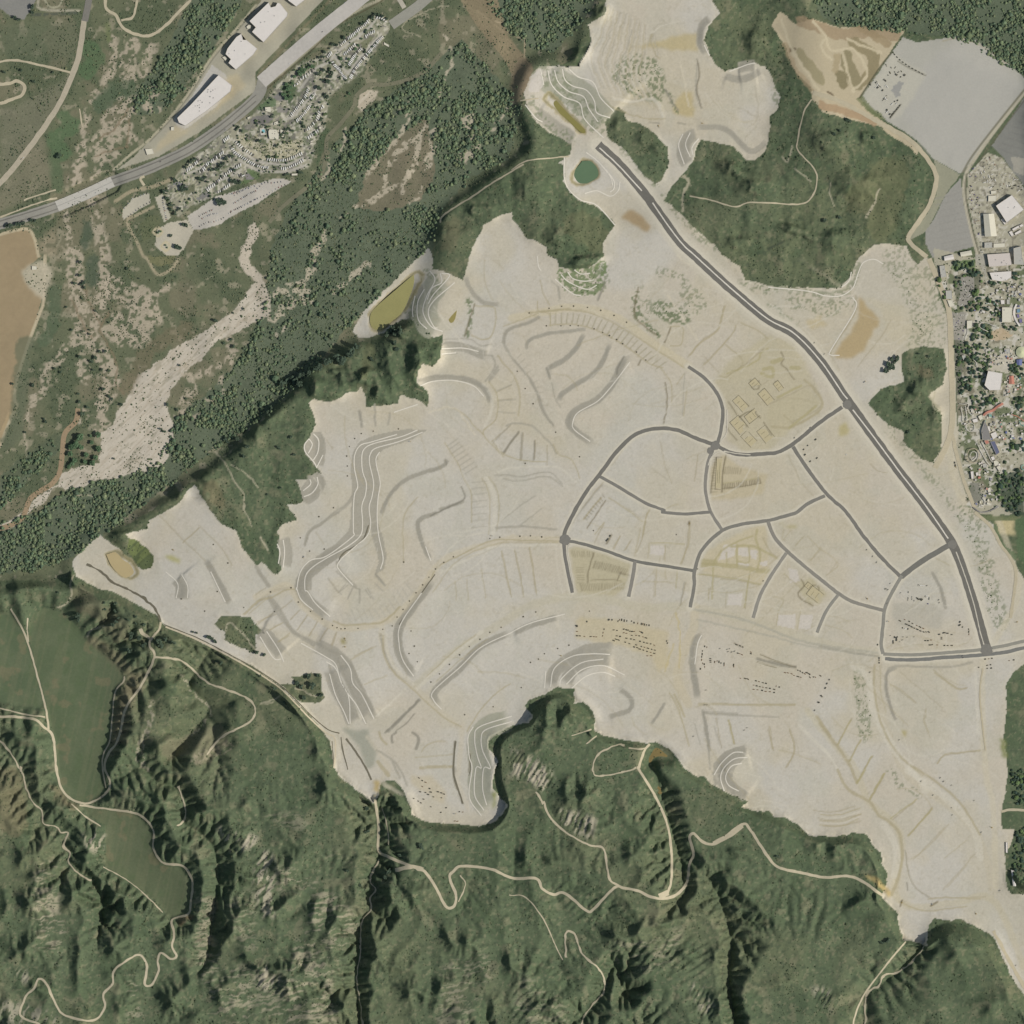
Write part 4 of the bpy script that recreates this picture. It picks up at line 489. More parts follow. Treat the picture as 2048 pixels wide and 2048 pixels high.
for s_, w_ in [("t03 350,1000 345,1100 375,1170", 4), ("t03 700,980 700,1060 680,1100", 3), ("t03 460,1330 465,1440", 3), ("t32 1600,1500 1570,1680", 1.8), ("t32 1700,1180 1690,1300", 1.2), ("t03 0,1880 120,1830", 4), ("t12 1650,1150 1650,1150.5", .7)]: stroke(s_, w_, (68, 76, 62), .8, .8)

# ---------------------------------------------------------------- height of the land
SCALLOP = 'x'
BAD = [("t22 0,1790 240,1900 t32 330,100 250,200 100,100 0,40", .55, 9, 11), ("t32 330,290 640,380 600,540 380,420", .4, 11, 13), ("t30 1650,440 1932,520 1932,640 1700,640", .6, 9, 10), ("t30 640,480 790,480 780,580 700,640 650,560", .2, 6, 8), ("t31 0,600 120,640 150,1150 30,1100 -20,900", .9, 13, 14), ("t31 0,1450 230,1560 250,1750 100,1700 0,1650", .8, 12, 15), ("t32 700,1320 1000,1300 1300,1220 1200,1500 950,1550", .7, 13, 12), ("t32 1050,1400 1490,1290 1480,1600 1200,1560", 1.0, 14, 12), ("t32 0,1550 350,1700 400,1932 0,1932", .8, 15, 12), ("t30 100,1490 240,1560 180,1640", .7, 8, 9), ("t30 260,330 420,260 420,380 340,400", .8, 8, 8), ("t33 330,1640 500,1700 460,1830 370,1760", .5, 9, 10), ("t32 1330,1640 1550,1700 1530,1900 1430,1860", .5, 9, 12)]
hilly = 1-np.maximum.reduce([gr, low, park, yard, fm, polymask(P("t03 1020,280 1540,270 1932,590 1932,1932 1200,1932 1060,1810 1280,1400 1150,1080 700,750"), 0), polymask(P("t03 20,190 90,80 420,170 1030,235 690,740 1140,1130 600,900 330,740"), 0)])
frv = polymask(P("F 1520,-60 2100,-60 2100,160 1932,140 1870,110 1800,72 1700,60 1545,32"), 1)
hilly *= 1-frv
hilly *= 1-polymask(P('F 1870,950 2600,950 2600,1640 1870,1640'), 0)*1.0
field_low = blur(np.maximum(fm, polymask(P("t20 0,700 450,640 900,1000 1000,1300 900,1932 t30 850,300 1200,500 1500,800 1400,1200 900,900 400,300 0,200"), 2)*.6), 14)
lowE = low*(1-np.clip(blur(gr*(1-polymask(P('F 660,440 845,440 845,660 660,660'), 0)), 5)*30, 0, 1))
up = 1-blur(lowE, 6)
upw = 1-blur(lowE*(1-.4*vn(XX, YY, 30, 800)), 3)
H[:] = (0.55*up+0.45*upw)*(20+32*sst(160, 480, XX))*(.35+.65*(1-blur(polymask(P('F 1120,-60 1500,-60 1500,300 1250,400 1150,430 1060,350 1010,200 1060,120'), 0), 14)))
H -= field_low*15*sst(1060, 1120, YY)
H -= blur(frv, 8)*40
H += sst(1400, 2048, YY)*25*blur(hilly, 20)
hs = blur(hilly, 5)
HS = np.zeros_like(H)
SC_ = ["t31 80,620 120,850 150,950|90", "t31 30,1000 110,1150 190,1230|100", "t31 440,880 390,1050 340,1160 270,1240|70", "t31 550,1000 540,1130 470,1320|58", "t31 20,1450 80,1600 160,1660 240,1800|110", "t31 640,1700 560,1900|80", "t31 940,860 950,1030 910,1130|80", "t31 1100,880 1150,1100|66", "t31 850,1150 830,1400 820,1590|80", "t31 1060,1620 1120,1830|80", "t31 1330,1560 1370,1730|60", "t31 1200,1660 1300,1880|58", "t31 1560,1180 1530,1400|60", "t31 1430,1180 1400,1420|76", "t31 1840,1330 1870,1550 1932,1670|80", "t31 1760,1680 1820,1920|50", "t31 430,-40 440,200 400,300|110", "t31 1070,120 1060,300 1080,420|110", "t31 990,1440 985,1560|70",
 "t30 80,560 120,780|76", "t30 130,860 150,1170|104", "t30 200,790 220,880|70", "t30 490,800 470,1150|70", "t30 530,1160 540,1500 520,1760|50", "t30 790,1200 770,1490|76", "t30 830,900 830,1010|60", "t30 60,1250 130,1520|96", "t30 40,860 30,1200|46", "t30 1290,480 1280,720|76", "t30 1140,130 1170,340|60", "t30 1430,290 1450,420|70", "t30 1660,930 1690,1350 1750,1400|100", "t30 1780,980 1800,1140|50", "t30 1740,740 1730,880|90", "t30 1850,760 1840,900|60", "t30 1170,1200 1180,1500|46", "t30 1160,1640 1230,1800 1320,1932|84", "t30 1500,1480 1560,1700 1640,1932|86", "t30 1900,1460 1890,1600|90", "t30 830,1730 890,1932|60", "t30 1480,1780 1440,1932|50", "t30 230,1570 170,1730|80", "t30 1270,1200 1280,1350|50", "t30 1380,1440 1400,1700|40", "t30 1850,1380 1800,1480|80", "t30 740,1520 790,1650|40", "t30 1750,380 1700,560|60", "t30 1860,180 1800,330|60", "t30 380,200 370,360|70",
 "t32 290,40 340,200 300,320|104", "t32 520,90 510,240|40", "t32 570,380 540,480|70", "t32 260,640 250,770|60", "t32 60,580 50,770|60", "t32 1610,790 1550,920|100", "t32 1660,660 1660,760|50", "t32 1390,620 1400,800|80", "t32 1690,560 1650,650|80", "t32 700,1180 680,1350|96", "t32 880,1180 970,1340|90", "t32 1080,1160 1100,1250|80", "t32 1330,1040 1310,1160|60", "t32 1480,1280 1460,1520|60", "t32 1440,1680 1540,1932|86", "t32 830,1540 880,1710|60", "t32 20,1480 60,1720|84", "t32 180,1680 110,1870|76", "t32 430,1270 420,1440|36", "t32 800,560 850,760|70", "t32 480,500 400,640|50", "t32 300,1700 220,1880|60", "t32 1860,980 1830,1130|60", "t32 1300,1330 1240,1420|60", "t32 900,980 850,1080|50", "t32 450,150 470,300|60",
 "t33 450,540 455,740|50", "t33 290,460 300,700|86", "t33 210,380 220,500|50", "t33 1260,1150 1290,1400 1400,1640|140", "t33 580,920 590,1110|110", "t33 750,1090 790,1260|50", "t33 400,1700 430,1820|70", "t33 610,560 600,700|36", "t33 20,330 50,470|40", "t33 1560,1700 1620,1932|110", "t33 730,600 760,760|40", "t33 40,1500 10,1700|60",
 "t22 380,1320 400,1500 380,1580|80", "t22 290,1340 190,1560 160,1780|96", "t22 450,1340 440,1600|60", "t22 60,1800 130,1900|60", "t21 430,1680 390,1900|96", "t20 1230,1240 1210,1400|80", "t20 1020,980 1010,1170|66", "t20 1150,1670 1150,1880|90", "t20 150,440 130,650|76", "t20 1300,880 1310,1020|56", "t20 590,650 600,780|60", "t20 80,1640 60,1800|90", "t20 1640,1650 1790,1720 1820,1820|60",
 "t11 910,600 950,800 1010,940 1060,1090|104", "t11 1180,500 1150,640 1160,800 1190,980 1280,1120|120", "t11 1370,620 1370,790|54", "t11 740,830 730,1010|100", "t11 620,840 610,1000|60", "t11 900,930 870,1130|54", "t11 410,880 385,1090|96", "t11 1060,540 1070,640|60", "t11 570,840 580,900|40", "t01 1390,1680 1350,1932|84", "t01 1640,1500 1600,1640|60", "t02 600,10 560,200|110", "t02 470,60 480,220|80", "t02 400,330 400,500|110", "t02 780,860 740,980|44", "t02 970,960 950,1100|50", "t02 1070,1060 1060,1160|30", "t02 1590,1200 1560,1330|90", "t02 1730,1330 1730,1520|70", "t02 1750,200 1720,460|90", "t02 1650,1750 1640,1880|60", "t02 300,1700 280,1860|70", "t02 30,1250 20,1600|80", "t03 520,1280 540,1540|110", "t03 370,940 350,1160|70", "t03 450,1700 430,1920|90", "t03 120,1650 90,1750|90", "t03 700,970 690,1080|50", "t12 430,-30 430,100|120", "t13 940,1040 980,1200|60", "t13 1080,900 1060,1060|70", "t13 1220,1100 1230,1250|50", "t10 1880,1150 1800,1210|70", "t10 1760,1320 1700,1420|60", "t10 1500,1480 1380,1640|80", "t10 1340,1660 1290,1850|90", "t10 1150,1760 1110,1880|60", "t20 120,430 100,600|80", "t20 870,100 850,220|60", "t11 -20,1130 40,1290|70", "t20 1860,480 1870,640|0"]
for s_ in SC_:
    a_, w_ = s_.split('|'); w_ = float(w_); soft_ = a_[:3] in ('t02', 't03', 't12', 't13', 't33')
    if w_ > 0: scarp(a_, w_*(1.5 if soft_ else 1.12), k=.40 if soft_ else .70, g=2.6 if soft_ else 3.2, warp=.9, arr=HS)

# ---- the southern hills are cut by running water: a small stream-power model
def erode(x0, x1, y0, y1, d, iters=26, k=.14, upl=3.0, seed=5):
    xs = np.arange(x0, x1, d); ys = np.arange(y0, y1, d); nx, ny = len(xs), len(ys)
    X, Y = np.meshgrid(xs, ys); ia = np.clip(np.searchsorted(G1, xs), 0, NG-1); ja = np.clip(np.searchsorted(G1, ys), 0, NG-1)
    pick = lambda A: A[np.ix_(ja, ia)]
    hs_ = pick(HS); fix = (pick(hilly) < .5)
    rng = np.random.default_rng(seed)
    z = 34+hs_*.8+rng.random(X.shape)*3+pick(fbm(XX, YY, 90, 2, 1200))*8+(Y-1100)*.02
    z[fix] = pick(H)[fix]; z[pick(gr) > .5] = 900; fix = fix.copy()
    dif = .045+.16*np.clip(sst(1560, 1420, Y)+sst(1560, 1700, X)*.8, 0, 1)*sst(.3, .5, pick(fbm(XX, YY, 120, 2, 1220))); fix[-1, :] = True
    for s_ in CREEKS:
        q = smooth(P(s_), 2.0); i = np.clip(((q[:, 0]-x0)/d).astype(int), 0, nx-1); j = np.clip(((q[:, 1]-y0)/d).astype(int), 0, ny-1)
        z[j, i] = 24+np.maximum(0, q[:, 1]-1450)*.07; fix[j, i] = True
    for s_ in RUNS:
        q = smooth(P(s_), 2.0); i = np.clip(((q[:, 0]-x0)/d).astype(int), 0, nx-1); j = np.clip(((q[:, 1]-y0)/d).astype(int), 0, ny-1); z[j, i] -= 24
    up_ = upl*(.6+.9*pick(fbm(XX, YY, 160, 2, 1210)))*(.55+.45*np.clip((Y-1300)/500, 0, 1))+hs_*.045
    offs = [(-1, -1, 1.414), (-1, 0, 1), (-1, 1, 1.414), (0, -1, 1), (0, 1, 1), (1, -1, 1.414), (1, 0, 1), (1, 1, 1.414)]
    idx = np.arange(nx*ny).reshape(ny, nx); N = nx*ny; dm = d*S
    for it in range(iters):
        zp = np.pad(z, 1, constant_values=1e9); ip = np.pad(idx, 1)
        best = np.zeros_like(z); rec = idx.copy(); dl = np.ones_like(z)
        for a, b, l in offs:
            zn = zp[1+a:1+a+ny, 1+b:1+b+nx]; sl2 = (z-zn)/(l*dm); kk = sl2 > best
            best = np.where(kk, sl2, best); rec = np.where(kk, ip[1+a:1+a+ny, 1+b:1+b+nx], rec); dl = np.where(kk, l, dl)
        rec = np.where(fix, idx, rec); order = np.argsort(z.ravel()); rl = rec.ravel().tolist(); ol = order.tolist()
        area = [1.0]*N
        for i in reversed(ol):
            r = rl[i]
            if r != i: area[r] += area[i]
        A_ = np.asarray(area); f = (k*np.sqrt(A_)*8/(dl.ravel()*dm)).tolist()
        zl = np.where(fix, z, z+up_).ravel().tolist()
        for i in ol:
            r = rl[i]
            if r != i:
                q = f[i]; zr = zl[r]
                if zl[i] > zr: zl[i] = (zl[i]+q*zr)/(1+q)
        z = np.asarray(zl).reshape(ny, nx)
        zp = np.pad(z, 1, 'edge'); lap = zp[:-2, 1:-1]+zp[2:, 1:-1]+zp[1:-1, :-2]+zp[1:-1, 2:]-4*z
        z = np.where(fix, z, z+dif*lap)
    z = np.where(pick(gr) > .5, pick(H)*0+52, np.minimum(z, 190))
    # back to the big grid
    u = np.clip((G1-x0)/d, 0, nx-1.001); v = np.clip((G1-y0)/d, 0, ny-1.001); iu = u.astype(int); iv = v.astype(int); fu = (u-iu)[None]; fv = (v-iv)[:, None]
    Z = (z[np.ix_(iv, iu)]*(1-fu)+z[np.ix_(iv, iu+1)]*fu)*(1-fv)+(z[np.ix_(iv+1, iu)]*(1-fu)+z[np.ix_(iv+1, iu+1)]*fu)*fv
    return Z.astype(np.float32)

CREEKS = ["t30 -400,-500 60,-100 150,-10 230,230 320,330 330,420 420,440 520,490 480,590 530,650 520,710 600,800 690,850 780,1000", "t31 930,300 925,440 925,620 930,690 860,840 905,920 860,980 870,1070 800,1160 785,1400 760,1600 790,1932", "t33 735,1932 740,1720 840,1640 980,1540 1190,1330", "t30 790,120 950,60 1060,0 1190,110 1340,160 1400,300 1390,420 1500,490 1620,620 1650,820 1620,1100 1580,1400", "t32 1130,200 1190,420 1250,600 1290,750 1300,900", "t32 1690,1932 1640,1600 1660,1300 1600,1080 1560,960", "t32 540,1890 690,1690 780,1500 850,1700", "t20 1700,900 1500,1180 1440,1330 1580,1480 1440,1680 1300,1850"]
RUNS = ["t30 90,560 100,900 140,1300 200,1700 150,1932", "t30 480,780 450,1100 520,1500 470,1932", "t30 800,900 760,1200 740,1500 820,1932", "t30 1140,1100 1160,1500 1110,1900", "t30 1690,900 1720,1400 1560,1600 1600,1932", "t31 20,300 80,700 150,1100 60,1400 180,1800 240,1932", "t31 440,880 380,1100 280,1260", "t31 550,980 530,1180 440,1360", "t31 1060,860 1180,1120 1080,1300 1000,1500 1060,1932", "t31 1320,1300 1330,1600 1280,1932", "t31 1820,1200 1850,1500 1900,1932", "t32 220,560 230,760 400,1100 500,1350", "t32 60,300 20,800 100,1300 60,1700", "t32 1000,1000 1030,1200 900,1400 860,1700", "t32 1480,1250 1430,1600 1500,1932", "t33 560,900 580,1200 450,1500 400,1932", "t33 230,400 290,720", "t33 430,500 440,760", "t33 1240,1150 1280,1500 1500,1932", "t22 200,1500 130,1800", "t22 350,1300 340,1600", "t32 480,60 500,300", "t32 800,500 850,800", "t30 1260,480 1250,720"]

Zs = erode(-60, 2120, 1060, 2110, 3.4)
Zs = 30+(Zs-30)*.9
Hm_ = blur(H, 8); cd_ = np.clip(1-2.15*blur(gr, 13), 0, 1)**1.3; Zs = np.maximum(np.minimum(Zs, Hm_+2+120*cd_), Hm_-3-70*cd_)
isl_ = np.maximum.reduce([polymask(P(i_), 0) for i_ in ISL]+[polymask(P('t20 940,150 1240,200 1240,450 1040,450'), 0), polymask(P('t20 1540,-60 t21 330,-60 330,500 t20 1932,490 1700,300'), 0)]); sm_ = sst(.1, .9, blur(hilly*(1-isl_), 7))*sst(1062, 1085, YY)*sst(2135, 2110, YY)*sst(2140, 2125, XX)*sst(-80, -62, XX)
H += HS*np.clip(hs*1.3, 0, 1)*(1-sm_)
hs2 = blur(hilly, 16)*hs**.5*.5+blur(hilly, 16)*.5
rid = 1-np.abs(2*fbm(XX*1.25+V1*1.5, YY*.62+V2*1.5, 62, 4, 820)-1)
H += hs*(rid**2)*5
H += hs*(fbm(XX+W1, YY+W2, 20, 3, 840)-.5)*4.5+hs2*(fbm(XX, YY, 150, 2, 845)-.5)*40+hs*(fbm(XX*1.7+V1, YY*.7+V2, 70, 2, 848)-.5)*34*(.5+.5*sst(1100, 1500, YY))
south = sst(1500, 1700, YY+.1*XX)*hs
H += south*(1-np.abs(2*fbm(XX*1.9+V1, YY*.8+V2+XX*.25, 34, 3, 860)-1))**2*6
H = H*(1-sm_)+(Zs+hs*(fbm(XX+W1, YY+W2, 16, 3, 841)-.5)*2)*sm_
for s_, ang, wl, am in BAD:
    mk = blur(polymask(P(s_), 1.5), 2); ca, sa = math.cos(ang), math.sin(ang); u = (XX*ca+YY*sa)+V1*.35
    saw = (u/wl+.4*vn(XX, YY, 20, 870)) % 1.0; H += mk*np.where(saw < .3, saw/.3, (1-saw)/.7)*am*.55
def gully(scale, amp, frq=1.0):
    # ripples that run down the slope: rills and side ridges carved by water
    global H
    gy, gx = np.gradient(blur(H, max(1, int(scale/7)), 1)); sp = 2.16*S
    gx = gx/sp; gy = gy/sp; gm = np.hypot(gx, gy)+1e-6; sx, sy = -gy/gm, gx/gm
    acc = np.zeros_like(H); ws = np.full_like(H, 1e-6); cx_ = np.floor(XX/scale); cy_ = np.floor(YY/scale)
    T1 = np.random.default_rng(int(scale*10)).random((256, 256, 2)).astype(np.float32)
    for dx in (-1, 0, 1):
        for dy in (-1, 0, 1):
            ix = (cx_+dx).astype(np.int32) & 255; iy = (cy_+dy).astype(np.int32) & 255; t = T1[iy, ix]
            ox = XX/scale-(cx_+dx+t[..., 0]); oy = YY/scale-(cy_+dy+t[..., 1]); w = np.exp(-(ox*ox+oy*oy)*2.2)
            acc += w*np.cos((ox*sx+oy*sy)*6.2832*frq); ws += w
    H = H+(acc/ws*amp*np.clip(gm*2.6, 0, 1)*hs).astype(np.float32)
Hk = H.copy(); gully(46, 3.2, 1.0); gully(22, 1.8, 1.05); H = H*(1-.75*sm_)+Hk*.75*sm_
H += (1-hs)*(fbm(XX, YY, 60, 3, 870)-.5)*3+(fbm(XX, YY, 8, 2, 880)-.5)*.3*blur(1-fm, 2)
for s_, h_, w_ in [("t22 300,1400 450,1330|", 0, 0)]: pass
# low fill slopes of the building pads (they step down westwards)
HG = np.zeros_like(H)
for s_, w_ in GB[:44]:
    p = smooth(P(s_), 9); sl_, D, Sg, T = dist(p, w_*2.6+6, .3)
    HG[sl_] += sst(-w_/2, w_/2, D*Sg)*(1-sst(w_*.5, w_*2.6+4, D*Sg))*w_*S*.09*sst(0, .1, T)*sst(0, .1, 1-T)
H += HG*gr
for s_, dep in [("t11 1230,115 1250,170 1110,420 1090,450 1030,490 960,550 920,565 870,530 860,460 900,390 1060,250 1200,130", 9), ("t02 530,1215 600,1220 650,1290 630,1350 500,1400 450,1330", 9), ("t02 270,705 300,720 420,850 550,980 520,1000 400,890 290,800 245,740", 5), ("t20 800,320 890,305 1000,390 1040,470 940,495 850,420", 4)]:
    H -= blur(polymask(P(s_), .3), 2)*dep
sl_, D_, _, _ = dist(smooth(P("t00 455,1550 640,1470 825,1378"), 6), 40); bz_ = float(H[np.searchsorted(G1, 412), np.searchsorted(G1, 115)]); H[sl_] = np.where(D_ < 24, np.minimum(H[sl_], bz_-6), H[sl_])
H[:] = np.where(np.hypot(XX-1024, YY-1024) > 3500, blur(H, 3), H)
H = H.astype(np.float32)
q_ = blur(polymask(P('F 770,440 900,440 900,650 770,650'), 0), 6); H = H*(1-q_)+blur(H, 9)*q_
W8 = "t22 1090,1730 1160,1780 1240,1840 1200,1900 1100,1880 1080,1932 t32 1110,60 1140,150 1120,200 1080,150 1050,30 t22 1000,1932 980,1860 1040,1760"
q_ = blur(polymask(P(W8), 0), 3); H = H*(1-q_)+41*q_; H = H.astype(np.float32)
HB = blur(H, 3, 2)

ROADS = []                                  # (name, line, width, colour, height above ground, rough edge, label)
ASP = (112, 110, 104); ASL = (146, 143, 133); DRT = (176, 167, 144); DRN = (204, 199, 187)
def R(name, s, w, c, off=.35, rough=0.0): ROADS.append((name, smooth(P(s), 3.0), w, c, off, rough))
R('asphalt_road', "t02 650,1095 800,1230 950,1400 1060,1540 1180,1710 1290,1850 1380,1932 t12 1520,130 1700,290 1932,480 t13 200,590 400,800 600,1090 800,1370 1000,1640 1200,1900 t23 1390,240 1500,520 1600,850 1650,1030", 18, (108, 106, 100), .4, .5)
R('asphalt_road', "t13 560,1140 400,1250 200,1410 90,1475 0,1490 t12 1750,1500 1640,1480 1540,1430 1400,1380 1250,1315 1120,1300 1000,1320 900,1370 780,1490 660,1650 560,1780 470,1932 t22 400,150 400,210", 7.6, ASP, .45, .4)
R('asphalt_road', "t12 1330,835 1450,920 1550,1040 1590,1160 1580,1300 1550,1420", 6.7, (116, 114, 108), .5, .3)
R('asphalt_road', "t12 1520,1450 1480,1560 1460,1700 1465,1800 1500,1932 t22 1590,140", 6.3, (130, 127, 120), .5, .3)
R('asphalt_road', "t12 665,1665 800,1740 1000,1860 1150,1920 t22 1130,0 1300,15 1440,5 1500,0", 6.2, (120, 118, 112), .55, .3)
R('asphalt_road', "t22 390,210 400,330 420,440 455,610", 6.7, (114, 112, 107), .55, .3)
R('asphalt_road', "t22 400,220 490,230 700,290 930,370 1200,415 1380,445", 6.2, (112, 111, 105), .6, .3)
R('asphalt_road', "t22 930,370 910,500 880,640", 6.9, (130, 127, 120), .65, .3)
R('asphalt_road', "t22 1345,720 1375,560 1380,440 1440,280 1590,140 1750,90 1932,65 t23 150,25 220,0 t13 300,1870 430,1810", 6.7, (122, 120, 113), .65, .4)
R('asphalt_road', "t13 190,1440 280,1580 430,1780 500,1850 590,1932 t23 750,220 900,390 1005,490", 7.0, (116, 114, 108), .6, .4)
R('asphalt_road', "t23 1005,490 1150,380 1340,265 1390,240", 10.6, (112, 111, 105), .65, .3)
R('asphalt_road', "t23 1010,480 920,640 880,740 870,850 855,1000 870,1070", 6.5, (134, 132, 124), .7, .3)
R('asphalt_road', "t23 0,70 50,190 150,300 300,430 450,550 540,620 650,680 880,745", 6.9, (132, 129, 121), .75, .3)
R('asphalt_road', "t23 140,310 50,440 0,520 t22 1870,640 1820,800", 6.2, (138, 135, 127), .8, .3)
R('asphalt_road', "t23 530,625 440,750 370,910", 6.0, (136, 134, 126), .85, .3)
R('asphalt_road', "t23 870,1072 1100,1078 1400,1058 1600,1040 1780,1010 1932,975 2400,870", 6.5, (138, 136, 127), .5, .2)
R('asphalt_road', "t23 885,1108 1000,1116 1180,1112 1300,1100 1450,1092 1600,1080 1780,1060 1932,1025 2400,920", 7.0, (116, 116, 112), .6, .5)
R('trench_line', "t20 655,390 760,450 850,530 1000,600 1130,690 1180,750 1215,815", 4.6, (104, 100, 86), .3, 1.4)
R('dark_ditch', "t20 1240,850 1500,955 1750,1085 1932,1185 t21 200,1322 400,1520 500,1610 560,1650 630,1670", 1.8, (98, 94, 78), .7, .3)
R('service_lane', "t20 1250,865 1500,970 1750,1100 1932,1205 t21 200,1345 400,1550 520,1660 590,1700 600,1800 590,1932", 3, (184, 174, 152), .5, .3)
for s_, w_ in [("t21 640,1700 660,1820 690,1932 t31 690,10", 2.4), ("t21 680,1710 760,1820 830,1932 t31 870,90", 4), ("t21 575,1730 590,1932", 2), ("t21 1505,1730 1490,1932 t31 1500,80 1540,200 1560,270", 3.4), ("t21 1610,1820 1620,1932 t31 1605,60", 1.6), ("t21 1350,470 1200,680 1080,850", 2.2), ("t21 850,100 800,220 660,310 620,380", 2.4)]:
    R('trench_line', s_, w_, (110, 106, 92), .45, .5)
# old highway and frontage
R('highway', "t00 -500,1790 0,1690 300,1600 450,1550", 22, (140, 138, 130), .4, .3)
R('highway', "t00 840,1375 1050,1300 1250,1215 1450,1115 1700,940 1932,740 t01 60,590", 22, (140, 138, 130), .4, .3)
R('highway', "t01 40,620 300,390 500,220 700,60 850,-60", 27, (176, 172, 166), .6, .2)
R('highway', "t00 840,1352 1050,1276 1250,1192 1450,1090 1700,916 1932,716", 2.2, (112, 110, 104), .9, .2)
R('highway', "t00 840,1398 1050,1324 1250,1238 1450,1140 1700,964 1932,764", 2.4, (116, 114, 107), .9, .2)
R('highway', "t00 0,1670 300,1578 440,1530", 2.2, (112, 110, 104), .9, .2)
R('highway', "t00 0,1712 300,1622 440,1575", 2.4, (116, 114, 107), .9, .2)
R('frontage_road', "t01 1020,190 1120,120 1230,40 1330,-50", 20, (142, 141, 132), .8, 0)
R('frontage_road', "t01 1060,-40 1120,60", 9, (176, 170, 156), .7, .2)
R('country_road', "t00 680,-60 660,60 640,160", 13, (118, 116, 110), .7, 0)
R('country_road', "t00 636,150 615,300 590,440 540,580 450,780 360,920 270,1050 100,1270 0,1380 -300,1700", 11, (168, 160, 142), .6, .5)
